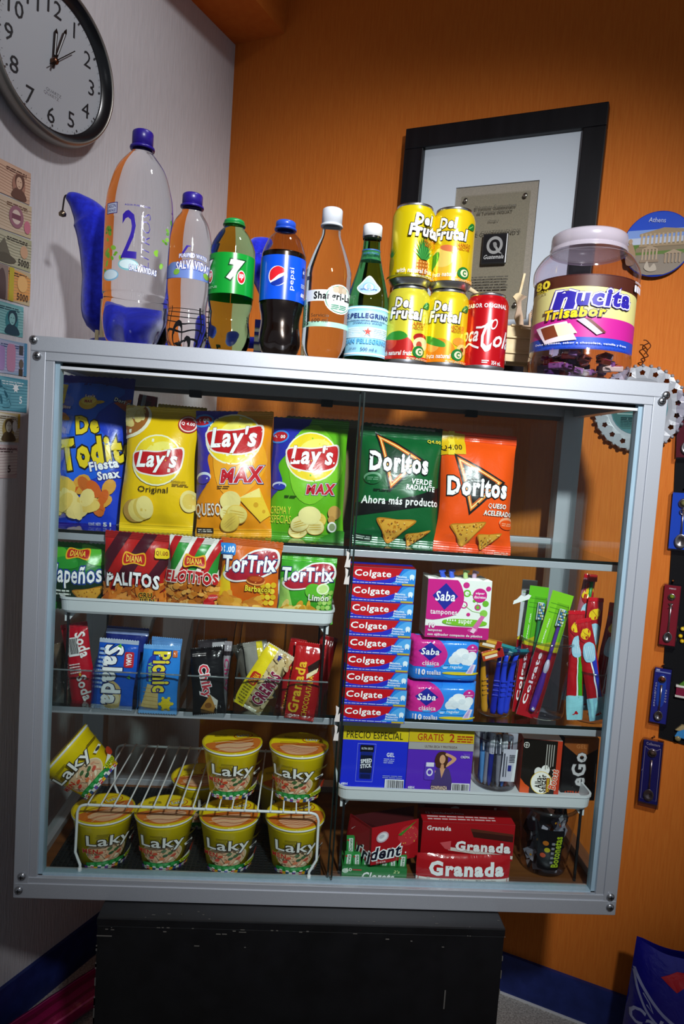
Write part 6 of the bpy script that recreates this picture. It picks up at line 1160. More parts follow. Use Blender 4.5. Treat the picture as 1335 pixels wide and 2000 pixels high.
# open red gum carton: left flap and front panel meeting at a corner
O = hz(723, 1691, S0+.030); O = hy(723, 1690, .0250); zb_ = O.z
t = thing('gum_carton', 'open red strawberry gum carton tilted behind the green gum box', 'gum carton', Matrix.Translation(O)); zc2 = Vector((0, 0, 0))
def panel(TLq, TRq, BLq, BRq, ya, yb):   # four image corners, left edge depth ya, right edge depth yb
    return [hy(*TLq, ya)-O, hy(*TRq, yb)-O, hy(*BRq, yb)-O, hy(*BLq, ya)-O]
fp = panel((726, 1617), (817, 1599), (723, 1690), (815, 1673), .0250, .050); lp = panel((684, 1589), (726, 1617), (675, 1643), (723, 1690), .070, .0250)
for nm, q, its in (('front_panel', fp, [B(0, 0, 1, 1, '#b0141e'), E(.78, .62, .22, .26, '#c8303a'), *heap(24, .62, .42, .95, .85, ('#e86a5a', '#e8b04a'), .010, .018, 3), P([(.55, .70), (.70, .80), (.85, .92), (.95, .98), (.80, .84), (.62, .66)], '#3f8a2a'), E(.22, .72, .13, .14, '#d8b8c4', 15), E(.22, .72, .10, .10, '#f2f2f4', 15), E(.20, .74, .06, .05, '#c8c8d0', 10), T('dent', .30, .30, .66, .32, '#15162c', b=.03, sh=.2, o='#ffffff', ow=.07), T('.', .72, .2, .03, .05, '#ffffff', b=.05), T('fresa', .20, .07, .2, .06, '#f0c8c8')]),
                   ('side_flap', lp, [B(0, 0, 1, 1, '#7a1018'), T("4's", .40, .62, .50, .34, '#e8dcdc', b=.0, sh=.15), T('Tri', .68, .17, .62, .36, '#15162c', b=.03, sh=.2, o='#ffffff', ow=.07)])):
    tl, tr, br, bl = q; S = Surf(lambda a, b: (bl*(1-a)+br*a)*(1-b)+(tl*(1-a)+tr*a)*b, (br-bl).length, (tl-bl).length, 1, 1)
    nn = S.N[0][0]; vs = [tl, tr, br, bl]+[p-nn*.0008 for p in (tl, tr, br, bl)]
    mb = MB(); mb.add(vs, [[3, 2, 1, 0], [4, 5, 6, 7], [0, 1, 5, 4], [1, 2, 6, 5], [2, 3, 7, 6], [3, 0, 4, 7]], ink('#8f1820')); pn = mb.build(nm, t); prints(pn, S, [('panel_print', its)], 'gloss', .0003)
mb = MB(); tl, tr, br, bl = fp; l0 = lp[0]; bk = [l0+Vector((0, .0, -.004)), tr+Vector((0, .045, -.002)), br+Vector((0, .045, 0)), lp[3]+Vector((0, .01, 0))]; mb.add(bk+[p+Vector((0, .0008, 0)) for p in bk], [[0, 1, 2, 3], [7, 6, 5, 4], [0, 4, 5, 1], [2, 6, 7, 3]], ink('#4a1216')); mb.build('rear_panel', t)
mb = MB(); fl = [lp[3], bl, br, br+Vector((0, .045, 0))]; mb.add(fl+[p-Vector((0, 0, .0008)) for p in fl], [[0, 1, 2, 3], [7, 6, 5, 4]], ink('#4a1216')); mb.build('bottom_panel', t)
def chocolate(extra=0): return [('chocolate_picture', [P([(.52, .86), (.99, .74), (.99, .52), (.56, .62)], '#3a1812'), P([(.52, .86), (.99, .74), (.99, .68), (.53, .78)], '#5a2a1c'), P([(.28, .34), (1, .14), (1, .05), (.30, .24)], '#e8e0d8'), P([(.20, .44), (.32, .50), (.32, .24), (.26, .28)], '#d85a60')]),
    ('name', [T('Granada', .67, .36, .60, .28, '#ffffff', b=.05, skew=-.10, o='#8a0c14', ow=.02), T('Granada', .18, .84, .26, .13, '#f6ecec', b=.03), T('12 Unidades/Units', .14, .05, .24, .05, '#f0d8d8'), T('Chocolate de Leche   Milk Chocolate', .66, .155, .58, .05, '#7a2a2a', skew=-.12)])]
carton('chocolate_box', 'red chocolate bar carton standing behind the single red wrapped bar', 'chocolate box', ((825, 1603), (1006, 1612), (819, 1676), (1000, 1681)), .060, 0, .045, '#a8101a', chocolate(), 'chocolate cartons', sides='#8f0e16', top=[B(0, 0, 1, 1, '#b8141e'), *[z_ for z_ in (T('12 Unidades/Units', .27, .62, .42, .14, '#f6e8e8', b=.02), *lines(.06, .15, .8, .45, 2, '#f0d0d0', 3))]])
carton('chocolate_box', 'second red chocolate carton set further back above the first one', 'chocolate box', ((828, 1566), (992, 1572), (826, 1640), (988, 1645)), .125, 0, .06, '#7f0d14', [('name', [T('Granada', .62, .80, .66, .24, '#e8d8d8', b=.05, o='#5a0a10', ow=.02)])], 'chocolate cartons', sides='#6a0c12')  # reds and lettering darkened to paint in the shadow at the back
bag('chocolate_bar', 'red wrapped milk chocolate bar with a white stripe lying in front of the cartons', 'chocolate bar', ((813, 1664), (996, 1671), (811, 1728), (992, 1731)), .034, 2, .016, '#b8121c', [('stripe', [B(-.02, .17, 1.02, .30, '#e8e4de'), *[B(x_, .17, x_+.008, .30, '#b8121c') for x_ in (.02, .97)]]), ('name', [T('Granada', .53, .60, .80, .46, '#ffffff', b=.05), T('Chocolate de Leche', .38, .235, .28, .09, '#4a4038', b=.0, sh=.2), T('Milk Chocolate', .74, .235, .22, .09, '#4a4038', b=.0, sh=.2), T('60 g', .86, .08, .08, .07, '#f0dcdc'), *lines(.62, .06, .78, .11, 1, '#f0dcdc', 3), RB(.11, .12, .145, .32, '#c8c4c0', .3)])], None, .0, None, .0, 'wrap', 0, 61, '#a01018', .3, 20, 10, .3)
jx = hy(1062, 1650, .088).x; jr = .0475
clear_cup('candy_tub', 'clear plastic tub of black and silver sweets packs at the bottom right', 'tub', jx, .088, S0, jr*.80, jr*1.02, .112, .0030)
rd = random.Random(31)
for i in range(44):
    a = rd.uniform(-PI, 0) if i < 34 else rd.uniform(0, PI); zz = .006+.082*(i % 11)/10; rr = (jr*.80+jr*.2*zz/.112)-.012-rd.uniform(0, .010)
    M = Matrix.Translation((jx+rr*math.cos(a), .088+rr*math.sin(a), S0+zz+.006)) @ Matrix.Rotation(a+PI/2+rd.uniform(-.4, .4), 4, 'Z') @ Matrix.Rotation(rd.uniform(-.9, .9), 4, 'Y') @ Matrix.Rotation(rd.uniform(-.3, .3), 4, 'X')
    col = rd.choice(('#1a1a20', '#26262e', '#8f959c', '#141418', '#6a7078', '#1c1c26'))
    mb = MB(); mb.box(-.013, .013, -.0022, .0022, -.008, .008, ink(col, 'wrap'), .0008); o = mb.build('sweets_sachet', None, M); tag(o, 'small black or silver sweets sachet inside the clear tub', 'sachet', 'sachets in the clear tub')
    if i % 4 == 0:
        mb = MB(); S = Surf(lambda p, q: (-.012+.024*p, -.0024, -.007+.014*q), .024, .014, 1, 1); art(mb, S, [B(.55, .1, .95, .9, '#c8ccd0'), E(.2, .6, .08, .14, '#d8a020'), E(.35, .3, .08, .14, '#c83a2a')], 'wrap', .0002); mb.build('print', o)
t = thing('tub_label', 'black printed strip with yellow green lettering on the side of the clear tub', 'label', face_cam(jx, .088, S0, -33))
S = cyl(jr*.80+.0012, jr*1.02+.0012, .010, .095, 200, 40, 4); mb = MB(); art(mb, S, [RB(.60, .05, .86, .90, '#0f0f14', .2)], 'gloss', .0004); mb.build('strip', t)
prints(t, S, [('name', [T('Botonetas', .80, .45, .66, .085, '#a8c020', b=.03, rot=90, o='#3a4a08', ow=.03), E(.68, .62, .03, .05, '#b86a20'), E(.70, .48, .03, .05, '#b8b020'), E(.66, .36, .03, .05, '#c04a20'), *lines(.74, .2, .77, .7, 5, '#8a8a90', 3)])], 'gloss', .0007)

# ================================================================ noodle cups
CR, CB, CH = .0475, .0335, .080
def cup_art():
    rd = random.Random(77); pic = [E(.50, .36, .140, .27, '#e8dcb8'), E(.50, .36, .132, .255, '#e0bf98')]
    for i in range(46):
        a, r_ = rd.uniform(0, 2*PI), math.sqrt(rd.random()); pic.append(E(.50+.11*r_*math.cos(a), .36+.20*r_*math.sin(a), .020, .022, rd.choice(('#f0d8b0', '#e8b890', '#d89a78', '#f4e4c4', '#e8a888')), rd.uniform(0, 180), 8))
    for x_, y_, c in ((.46, .42, '#d8502c'), (.55, .44, '#3f6a3a'), (.51, .50, '#4a6a3a'), (.44, .32, '#d84030'), (.57, .36, '#c8503a'), (.50, .30, '#e07a4a'), (.52, .38, '#2f5a30')): pic.append(E(x_, y_, .017, .036, c, 20, 10))
    fl = []
    for i in range(16): fl.append(B(.36+.021*i, .0, .36+.021*(i+1), .075, ('#3a5ab8', '#f0f0ea', '#c8282c', '#f0c81c', '#2a3a8c', '#d8d8d4')[i % 6])); fl.append(B(.36+.021*i, .035, .36+.021*(i+1), .05, ('#c8282c', '#3a8a3c', '#f0f0ea')[i % 3]))
    return [('noodle_picture', pic), ('green_band', [P([(.37, .06), (.37, .15), (.43, .19), (.57, .19), (.63, .15), (.63, .06)], '#1f8a3c'), *[B(.40+.04*i, .10, .425+.04*i, .17, '#3aa854') for i in range(5)], *[E(.41+.045*i, .085, .012, .025, '#eef2ea') for i in range(5)]]), ('flag_strip', fl),
        ('name', [T('Laky', .50, .72, .225, .34, '#f6f4ee', b=.012, o='#3a3020', ow=.045, skew=-.05), T('MEN', .405, .50, .085, .12, '#c02020', b=.04, o='#f0d880', ow=.02), *lines(.44, .89, .50, .95, 3, '#6a5a10', 3), P([(.62, .62), (.68, .66), (.69, .60), (.63, .55)], '#f2f0ea'), E(.655, .605, .02, .03, '#3a3a40'), *lines(.62, .80, .72, .86, 2, '#6a5a10', 5), P([(.60, .20), (.68, .34), (.70, .28), (.65, .12)], '#f4f2ea'), RB(.61, .14, .70, .24, '#c8d020', .2), T('LISTO', .655, .19, .07, .06, '#2a4a18', b=.03), E(.71, .36, .03, .10, '#c8442a')])]
def lid_art(seed):
    rd = random.Random(seed); o = [E(.5, .5, .49, .49, '#f4d614'), Sm([(.05, .40), (.4, .50), (.95, .60), (.9, .2), (.5, .02), (.15, .15)], '#d8742a'), Sm([(.2, .30), (.5, .42), (.85, .40), (.7, .12), (.4, .06)], '#e8b088')]
    for i in range(7): y = .12+.06*i; o.append(L([tuple(p[:2]) for p in smooth_curve([(.15+.1*rd.random(), y, 0), (.4, y+.05, 0), (.6, y+.02, 0), (.86, y+.10, 0)], 4)], .012, rd.choice(('#7a2a14', '#e8d8a8', '#a83a1c'))))
    o += [E(.70, .70, .17, .12, '#b83018', 15), E(.70, .70, .155, .105, '#f2d020', 15), T('Laky', .70, .70, .22, .12, '#f6f4ea', b=.01, rot=12, o='#2a2a30', ow=.05), *lines(.2, .68, .42, .76, 3, '#8a7a10', seed)]
    return o
cups = {}
def make_cup(seed):
    t = thing('noodle_cup', 'x', 'noodle cup', Matrix.Identity(4), 'instant noodle cups')
    mb = MB(); mb.lathe([(.0001, .003), (CB*.9, .003), (CB*.93, 0), (CB, .001), (CR*.955, CH-.010), (CR*.985, CH-.0085), (CR*.985, CH-.004)], ink('#f6da10', 'gloss'), 56); mb.build('cup_body', t)
    mb = MB(); mb.lathe([(CR*.97, CH-.005), (CR*1.02, CH-.0045), (CR*1.03, CH-.0025), (CR*1.01, CH-.001)], ink('#f0f0ea', 'gloss'), 56); mb.build('rim', t)
    mb = MB(); mb.lathe([(CR*1.02, CH-.0015), (CR*1.035, CH-.0005), (CR*1.02, CH+.0004), (CR*.90, CH-.0006), (.0001, CH-.0004)], ink('#d8bc14', 'wrap'), 56)
    S = Surf(lambda a, b: ((a-.5)*2*CR*.99, (b-.5)*2*CR*.99, CH), 2*CR*.99, 2*CR*.99, 1, 1); art(mb, S, lid_art(seed), 'gloss', .0003); mb.build('foil_lid', t)
    S = cyl(CB+.0003, CR*.955+.0003, .0015, CH-.0105, 359, 64)
    prints(t, S, cup_art(), 'gloss', .0003)
    return t
def place_cup(seed, M, label):
    if seed not in cups: cups[seed] = make_cup(seed); cups[seed].matrix_world = M; cups[seed]['label'] = label
    else: dup(cups[seed], M, label)
for k, (px, lab) in enumerate(((201, 'leftmost of the four standing under the wire rack front'), (321, 'second of the four standing under the wire rack front'), (447, 'third of the four standing under the wire rack front'), (575, 'rightmost of the four standing under the wire rack front'))):
    xx = hy(px, 1612, .070).x; place_cup(k % 4, face_cam(xx, .070+.002*(k % 2), S0+.0012, (12, -3, 0, 6)[k]), 'yellow instant noodle cup, '+lab)
for k, (px, lab) in enumerate(((452, 'left one of the two standing on top of the wire rack'), (582, 'right one of the two standing on top of the wire rack'))):
    xx = hy(px, 1480, .092).x; place_cup(k*3, face_cam(xx, .092, RZ+.0045, (4, -8)[k]), 'yellow instant noodle cup, '+lab)
for k, (xx, yy, lab) in enumerate(((.243, .195, 'left one at the back under the wire rack'), (.395, .20, 'right one at the back under the wire rack'), (.345, .21, 'rear one on top of the wire rack behind the front pair'))):
    if k < 2: place_cup(k+1, face_cam(xx, yy, S0+.0012, 20*k), 'yellow instant noodle cup, '+lab)
# tilted cup wedged between the rack and the cabinet side
pa, pb2 = hy(199, 1524, .075), hy(122, 1460, .075); ax = (pb2-pa).normalized()
fz = ax; fx = Vector((0, -1, 0)).cross(fz)*-1; fy = fz.cross(fx)
Mt = Matrix(((fx.x, fy.x, fz.x, pa.x), (fx.y, fy.y, fz.y, pa.y), (fx.z, fy.z, fz.z, pa.z), (0, 0, 0, 1)))
place_cup(2, Mt @ Matrix.Rotation(math.radians(12), 4, 'Z'), 'yellow instant noodle cup tipped on its side at the left end of the rack')

# ================================================================ razors and toothbrushes
rx = hy(962, 1390, .098).x; clear_cup('razor_cup', 'clear plastic cup holding blue and yellow disposable razors', 'cup', rx, .098, S2, .029, .034, .095)
rd = random.Random(9)
def razor(label, M, hc, head):
    t = thing('disposable_razor', label, 'razor', M, 'disposable razors in the clear cup')
    mb = MB(); mb.tube(smooth_curve([(0, 0, 0), (0, .001, .03), (0, .002, .07), (0, -.002, .10)], 5), [.0048, .0055, .0062, .0055, .0058, .0062, .0060, .0058, .0055, .0050, .0045, .0042, .004, .0038, .0036, .0035], ink(hc, 'plastic'), 10, flat=.7); mb.build('handle', t)
    for k in range(4): mb = MB(); mb.box(-.005, .005, -.0052, -.0038, .03+.008*k, .033+.008*k, ink(hc, 'plastic'), .0006); mb.build('grip_ridge', t)
    mb = MB(); Mh = Matrix.Translation((0, -.004, .105)) @ Matrix.Rotation(.7, 4, 'X'); mb.box(-.020, .020, -.003, .003, -.005, .006, ink(head, 'plastic'), .001, Mh); mb.build('head', t)
    mb = MB(); mb.box(-.018, .018, -.0036, -.003, -.002, -.0012, metal('#c8ccd0', .2), 0, Mh); mb.box(-.018, .018, -.0036, -.003, .0015, .0023, metal('#c8ccd0', .2), 0, Mh); mb.build('blade', t)
for i, (dx, dy, tilt, roll, hc, hd, lab) in enumerate(((-.018, -.012, -.10, .3, '#d89a14', '#c88a1c', 'amber handled razor at the left of the clear razor cup'), (-.006, -.018, .04, -.2, '#1c2ab0', '#1a6a78', 'dark blue razor with teal head at the front of the razor cup'), (.006, -.020, .02, .2, '#2a46d8', '#1a2a5a', 'bright blue razor at the front centre of the razor cup'), (.016, -.014, .10, .5, '#2a46d8', '#1a6a78', 'bright blue razor leaning right in the razor cup'), (-.010, .004, -.18, .8, '#1c2a8c', '#d8a01c', 'blue razor with an amber head leaning left in the razor cup'), (.004, .008, .12, -.5, '#1c2a8c', '#2a8a90', 'blue razor with tall teal head at the back of the razor cup'), (.012, .012, .2, 1.0, '#22308c', '#1a2a5a', 'dark blue razor leaning far right at the back of the razor cup'))):
    razor(lab, Matrix.Translation((rx+dx, .098+dy, S2+.004)) @ Matrix.Rotation(tilt, 4, 'Y') @ Matrix.Rotation(roll, 4, 'Z'), hc, hd)
for k, (px, py, rot, lab) in enumerate(((962, 1278, 18, 'orange packet'), (958, 1258, -10, 'amber small pack above the orange one among the razors'))):
    p = hy(px, py, .060); M = Matrix.Translation(p) @ Matrix.Rotation(math.radians(-rot), 4, 'Y') @ Matrix(((1, 0, 0, 0), (0, 0, -1, 0), (0, 1, 0, 0), (0, 0, 0, 1)))
    t = thing('razor_packet', ('orange printed razor packet lying across the razor heads', 'amber razor packet just above the orange one on the razors')[k], 'packet', M); mb = MB(); mb.box(-.018, .018, -.008, .008, -.004, 0, ink(('#b8401c', '#a8701c')[k], 'wrap'), .001); mb.build('wrapper', t)
    S = Surf(lambda a, b: ((a-.5)*.034, (b-.5)*.015, .0002), .034, .015, 1, 1); prints(t, S, [('print', [B(0, .6, 1, .9, '#e0a83a'), B(.1, .2, .7, .5, '#e8d8c0'), B(.75, 0, 1, 1, '#a01c1c')])], 'gloss')
# toothbrush blister packs in a clear cup
tx = hy(1057, 1400, .098).x; clear_cup('toothbrush_cup', 'tall clear plastic cup holding three carded toothbrushes', 'cup', tx, .098, S2, .034, .0425, .128, .0022)
def brush_pack(label, Q, y0, lean, cardtop, hand, txt, yaw=0):
    M, w, h = quad(*Q, y0, lean, yaw); t = thing('toothbrush_pack', label, 'toothbrush pack', M, 'carded toothbrushes in the clear cup')
    mb = MB(); mb.box(-w/2, w/2, 0, h, -.001, 0, ink('#d8d8d4'), .0003); mb.build('card', t)
    prints(t, flat(w, h), [('card_print', [B(0, 0, 1, .56, '#a0101c'), B(0, .56, 1, 1, cardtop), Sm([(0, .54), (.5, .60), (1, .62), (1, .54)], '#c8c01c'), *[B(.08, .90-.035*i, .92, .905-.035*i, '#3f8a14') for i in range(3)]]), ('name', [T(txt, .26, .30, .42, .25, '#f2eeee', b=.03, rot=88), T('premier clean', .22, .68, .20, .10, '#eaf2d8', b=.02, rot=88)])], 'gloss', .0003)
    cx = w*.14
    mb = MB(); mb.tube(smooth_curve([(cx-.002, h*.06, .005), (cx-.001, h*.25, .007), (cx, h*.42, .006), (cx+.001, h*.56, .005), (cx+.001, h*.80, .005)], 6), [.0045+.0012*math.sin(i*.35) if i < 14 else .0030 for i in range(25)], ink(hand, 'plastic'), 10); hd = mb.build('brush_handle', t)
    mb = MB()
    for k in range(9): mb.lathe([(.0001, .0104), (.0026, .0098), (.003, .008)], ink('#e8eaf2', 'plastic'), 10, M=Matrix.Translation((cx-.002, h*(.08+.015*k), 0)))
    mb.lathe([(.0001, .0122), (.0036, .0112), (.0045, .009)], ink('#e8eaf2', 'plastic'), 14, M=Matrix.Translation((cx-.0005, h*.42, 0)) @ Matrix.Diagonal((1, 2.8, 1, 1))); mb.build('rubber_grip', hd)
    mb = MB(); mb.box(cx-.0052, cx+.0052, h*.74, h*.88, .004, .0065, ink('#d8e4ea', 'plastic'), .001); mb.build('brush_head', t)
    mb = MB()
    for i in range(3):
        for j in range(6): mb.box(cx-.0042+.003*i, cx-.0018+.003*i, h*(.75+.022*j), h*(.764+.022*j), .0065, .0125, ink(('#e8f0f4', '#3a8ac8', '#e0d890')[(i+j) % 3], 'plastic'))
    mb.build('bristles', t)
    mb = MB(); S = Surf(lambda a, b: (cx+(a-.5)*.020, h*.04+h*.88*b, .0006+.0145*(max(0, 1-abs(2*a-1)**4)**.5)*(max(0, 1-abs(2*b-1)**12)**.5)), .02, h*.88, 14, 24); mb.surf(S, clear('#f2f4f6', 1.45, .06, 1.4)); mb.build('blister', t)
    return t
brush_pack('purple handled toothbrush on a green and red card at the front of the toothbrush cup', ((1064, 1148), (1106, 1160), (1022, 1398), (1062, 1410)), .078, 4, '#7cc41c', '#5a2a9c', 'Colgate')
brush_pack('green carded toothbrush left of the purple handled one in the toothbrush cup', ((1022, 1142), (1064, 1146), (1012, 1390), (1044, 1396)), .095, 4, '#5fb81c', '#2f8a4a', 'Colgate')
brush_pack('third carded toothbrush with a white hang tab at the back of the toothbrush cup', ((1000, 1130), (1030, 1132), (1016, 1385), (1044, 1388)), .115, 4, '#b8bcc0', '#8a8a90', 'Colgate')
q = hy(1018, 1174, .075); mb = MB(); mb.prism([(-.014, -.006), (.012, .004), (.015, .010), (.010, .012), (.004, .008), (-.002, .010), (-.008, .003), (-.013, .000)], 0, .0006, ink('#eceeec')); tag(mb.build('hang_tab', None, Matrix.Translation(q) @ Matrix(((1, 0, 0, 0), (0, 0, -1, 0), (0, 1, 0, 0), (0, 0, 0, 1)))), 'loose white scalloped card hang tab on top of the carded toothbrushes', 'tab')
# wrapped children's toothbrushes at the far right
kx = hy(1148, 1400, .090).x; clear_cup('toothbrush_tub', 'clear plastic tub full of red wrapped toothbrushes at the right end of the shelf', 'tub', kx, .092, S2, .034, .040, .085)
KT = 'wrapped toothbrushes in the right tub'
def kid(label, Q, y0, a, b, foot, seed, lean=3):
    bag('toothbrush_packet', label, 'toothbrush packet', Q, y0, lean, .014, a, [('side_stripe', [P([(.62, .18), (.85, .18), (.80, .74), (.55, .74)], b), P([(.52, .18), (.60, .18), (.52, .74), (.44, .74)], '#e8ecee')]), ('pale_foot', [Sm([(-.05, -.02), (-.05, .20), (.4, .23), (1.05, .20), (1.05, -.02)], '#8fd0da'), P([(.3, .05), (.55, .09), (.7, .06)], a)]), ('badge', [Sm([(.1, .82), (.3, .93), (.8, .90), (.85, .80), (.5, .76)], '#a80f1c'), E(.45, .86, .28, .055, '#e8c41c', -35), L([(.3, .89), (.6, .83)], .03, '#a87010')]), ('brush_window', [Sm([(.2, .60), (.2, .74), (.5, .78), (.8, .74), (.7, .60)], '#9ac8dc'), *[L([(.28+.1*i, .62), (.26+.1*i, .74)], .02, '#dfe8ee') for i in range(5)]])], KT, .006, '#c81828', .05, 'wrap', 0, seed, a, .8, 10, 20, .35)
kid('red and green wrapped toothbrush at the left of the right tub', ((1110, 1196), (1142, 1190), (1106, 1402), (1134, 1408)), .068, '#b0141e', '#3fa01c', 0, 71)
kid('red wrapped toothbrush with a blue stripe at the front of the right tub', ((1126, 1212), (1160, 1204), (1146, 1408), (1178, 1404)), .062, '#b0141e', '#2a3ab8', 0, 72)
kid('dark red wrapped toothbrush with a striped head leaning right in the right tub', ((1162, 1190), (1194, 1196), (1172, 1400), (1196, 1404)), .078, '#8a0f1c', '#a02030', 0, 73)
kid('red wrapped toothbrush with a tall yellow badge behind the front ones', ((1136, 1166), (1168, 1168), (1138, 1385), (1166, 1388)), .092, '#b0141e', '#c8a01c', 0, 74)
kid('red wrapped toothbrush with a yellow label at the right of the right tub', ((1168, 1172), (1206, 1180), (1174, 1385), (1198, 1388)), .098, '#a8121c', '#e0b81c', 0, 75)
kid('tall pinkish wrapped toothbrush rising highest in the right tub', ((1112, 1116), (1136, 1120), (1124, 1370), (1150, 1374)), .108, '#a85a6a', '#8a2a3a', 0, 76)
t = thing('toothbrush', 'bare green toothbrush with red tip standing behind the wrapped ones', 'toothbrush', Matrix.Translation(hy(1142, 1240, .112)))
mb = MB(); mb.tube([(0, 0, -.09), (0, 0, 0), (.001, 0, .06), (.003, 0, .095)], [.004, .0035, .0026, .003], ink('#1f8a3c', 'plastic'), 10); mb.build('handle', t)
mb = MB(); mb.box(-.0035, .0105, -.004, .004, .092, .104, ink('#b01c1c', 'plastic'), .001); mb.build('head', t)

# ================================================================ bank notes on the white wall and the tote bag
def note(label, R_top, R_bot, cols, denom, left, seed, portrait=True, extra=None):
    (xa, ya), (xb, yb) = on_white(*R_top, .001), on_white(*R_bot, .001); h = ya-yb; x = (xa+xb)/2; w = h*2.05
    t = thing('banknote', label, 'banknote', ML @ Matrix.Translation((x-w/2, yb, .0006)) @ Matrix.Rotation(math.radians(random.Random(seed).uniform(-.8, .8)), 4, 'Z'), 'banknotes taped to the white wall')
    mb = MB(); mb.box(-w/2, w/2, 0, h, 0, .0006, ink(cols[0])); mb.build('paper', t)
    rd = random.Random(seed); it = [B(.0, .0, 1, 1, cols[0]), Sm([(.35, .05), (.3, .9), (.7, .95), (1.0, .8), (1.0, .2), (.7, .04)], cols[1])]
    for i in range(9): it.append(L([(.1, .1+.09*i), (.4, .13+.09*i), (.7, .08+.09*i), (1, .12+.09*i)], .006, cols[2]))
    it += lines(.55, .78, .92, .92, 2, cols[3], seed, .4)
    gr = [('paper_print', it)]
    if portrait: gr.append(('portrait', [E(.78, .45, .12, .36, cols[2]), Sm([(.66, .04), (.70, .30), (.78, .34), (.88, .28), (.92, .04)], cols[3]), Sm([(.71, .50), (.72, .72), (.79, .80), (.87, .72), (.87, .48), (.79, .24)], cols[3]), E(.785, .52, .055, .19, cols[1]), B(.755, .55, .775, .57, cols[3]), B(.80, .55, .82, .57, cols[3]), B(.77, .40, .805, .415, cols[3])]))
    if denom: gr.append(('denomination', [T(denom, *left, .05*len(denom), .22, cols[3], b=.02)]))
    if extra: gr.append(('motif', extra))
    prints(t, flat(w, h), gr, 'paper', .0008, 5e-5)
note('pinkish orange banknote with a portrait, topmost on the white wall', (59, 338), (58, 400), ('#c9a48c', '#d8b49a', '#a87a68', '#6a4a40'), '', (0, 0), 1)
note('cream and pink banknote, second from the top on the white wall', (61, 405), (61, 468), ('#c4b494', '#cdb8a0', '#a08a68', '#7a5a4a'), '', (0, 0), 2, False, [E(.72, .5, .13, .34, '#9a6a78'), E(.72, .5, .08, .22, '#d8c4b8'), B(.64, .42, .80, .58, '#7a4a5a'), E(.92, .3, .06, .2, '#c8788a')])
note('olive banknote with the number 5000, third from the top', (60, 470), (60, 532), ('#a8a888', '#b8b49a', '#7a7a62', '#3a3a34'), '5000', (.86, .2), 3, False, [P([(.3, .2), (.5, .8), (.62, .3)], '#6a6658'), Sm([(.30, .1), (.5, .35), (.72, .2), (.6, .05)], '#5a564a'), E(.86, .55, .07, .2, '#c8a080')])
note('tan and orange banknote with the number 5000, fourth from the top', (59, 534), (58, 598), ('#b8a888', '#d89a5a', '#b09468', '#4a3a34'), '5000', (.86, .2), 4, False, [B(.0, 0, .60, 1, '#8a7a72'), Sm([(.45, .0), (.42, .6), (.5, .9), (.56, .6), (.56, 0)], '#5a4a4a'), B(.62, 0, .70, 1, '#b8a83a'), E(.85, .6, .09, .25, '#e0b070')])
note('turquoise banknote with a crowned portrait, fifth from the top', (45, 600), (45, 660), ('#6fb0b4', '#8cc4c4', '#3f8a92', '#2a4a5a'), '', (0, 0), 5)
note('blue banknote with pink arches, sixth from the top beside the cabinet post', (52, 672), (51, 736), ('#8fa8c4', '#b0b4d0', '#6a88b4', '#4a5a88'), '', (0, 0), 6, False, [RB(.50, .08, .62, .8, '#a88ac0', .5), RB(.65, .08, .80, .9, '#c08aa8', .5), B(.86, .62, .93, .9, '#4a4a50'), E(.9, .35, .04, .14, '#6a6058'), B(.86, .0, .93, .2, '#4a4038'), B(.95, 0, 1, 1, '#4a8ab0')])
note('teal banknote with a maple leaf and the number 5 beside the cabinet post', (53, 742), (52, 806), ('#4f93a8', '#6aa8b8', '#3a7488', '#e0ecf0'), '5', (.88, .36), 7, False, [P([(.79+.06*math.sin(i*PI/7)*(1 if i % 2 == 0 else .55), .70+.15*math.cos(i*PI/7)*(1 if i % 2 == 0 else .55)) for i in range(14)], '#eef4f6'), *heap(20, .2, .1, .7, .8, ('#2f6478', '#5a98aa'), .07, .05, 3)])
note('cream banknote with a man portrait, eighth from the top', (37, 808), (37, 864), ('#c4b48c', '#d8d4c4', '#b09a5a', '#5a4a34'), '', (0, 0), 8, True, [E(.90, .55, .05, .2, '#e8ece8'), B(.96, .5, 1, 1, '#c8a83a')])
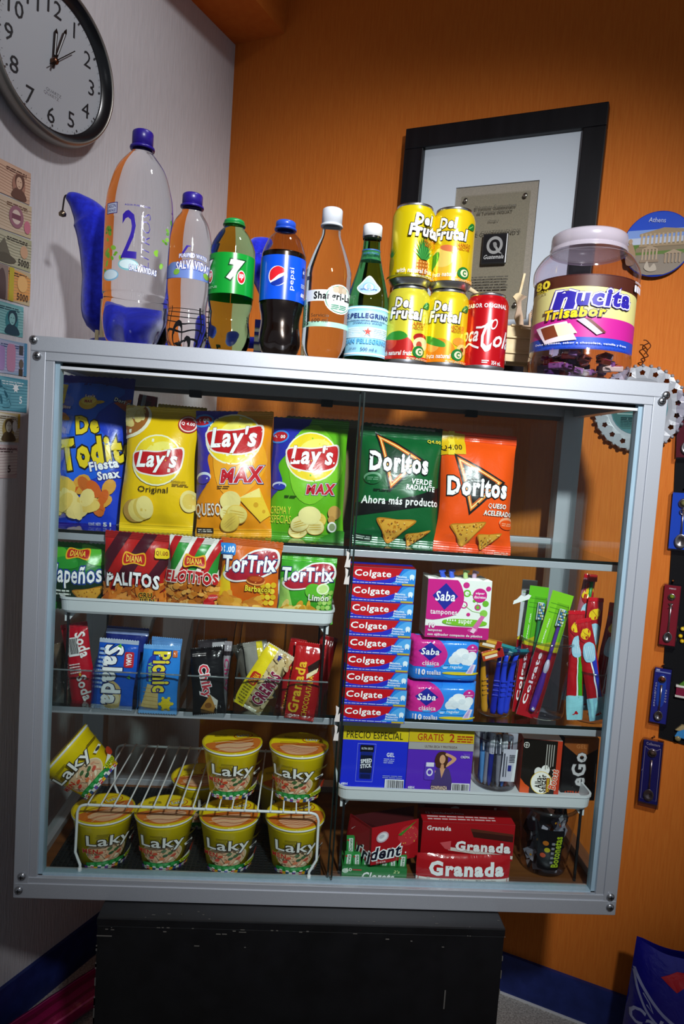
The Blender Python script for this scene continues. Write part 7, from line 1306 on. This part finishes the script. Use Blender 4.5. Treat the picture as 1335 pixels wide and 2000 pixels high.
note('pale pink banknote with the number 5, lowest on the white wall', (34, 870), (32, 934), ('#d0b8b8', '#dcd0cc', '#b08a90', '#4a3438'), '5', (.86, .28), 9, False, lines(.62, .86, .98, .96, 1, '#8a6a70', 4))
# blue tote bag on the floor at the right
bx = on_orange(1300, 1900, .10); Pb = MO @ Vector((bx[0], bx[1], .10)); gz = FLOOR
tl, tr = hp(1243, 1828, Pb, NO), hp(1345, 1838, Pb, NO); Mb = Matrix(((EO.x, 0, NO.x, 0), (EO.y, 0, NO.y, 0), (0, 1, 0, 0), (0, 0, 0, 1)))
x0 = (tl-Pb).dot(EO); hB = tl.z-gz; bb = hp(1215, 2000, Pb, NO); slope = (x0-(bb-Pb).dot(EO))/(tl.z-bb.z); wB = .20
Mb = Matrix.Translation((Pb+EO*x0).to_2d().to_3d()+Vector((0, 0, gz))) @ Mb
t = thing('tote_bag', 'dark blue shopping bag with white lettering and a red corner on the floor at right', 'tote bag', Mb)
def tf(a, b, s): 
    lx = -slope*hB*(1-b); g = math.sin(PI*a)**.5*(1-.75*b**3); return (lx+(wB+2*slope*hB*(1-b)*.5)*a, b*hB-(.010*math.sin(PI*a)+.004*math.sin(a*9))*b**6, s*.045*g+.003*noise.noise(Vector((a*5, b*6, s))))
F = Surf(lambda a, b: tf(a, b, 1), wB, hB, 20, 24); K = Surf(lambda a, b: tf(1-a, b, -1), wB, hB, 20, 24); NB = ink('#1c1a86', 'wrap')
mb = MB(); mb.surf(F, NB); mb.surf(K, NB); mb.build('bag_body', t)
prints(t, F, [('lettering', [L([tuple(p[:2]) for p in smooth_curve([(.02, .80, 0), (.12, .71, 0), (.30, .61, 0), (.58, .53, 0)], 5)], .03, '#9aa0cc'), L([tuple(p[:2]) for p in smooth_curve([(.02, .78, 0), (.09, .66, 0), (.20, .56, 0), (.42, .48, 0)], 5)], .022, '#9aa0cc'), T('Cal', .17, .52, .28, .11, '#a8aed4', b=.02, sh=.2), L([(.12, .68), (.18, .64), (.22, .59), (.16, .62)], .012, '#9aa0cc')]), ('red_patch', [P([(.24, .84), (.36, .91), (.60, .93), (.48, .86), (.38, .78)], '#b81824')])], 'wrap', .0006)
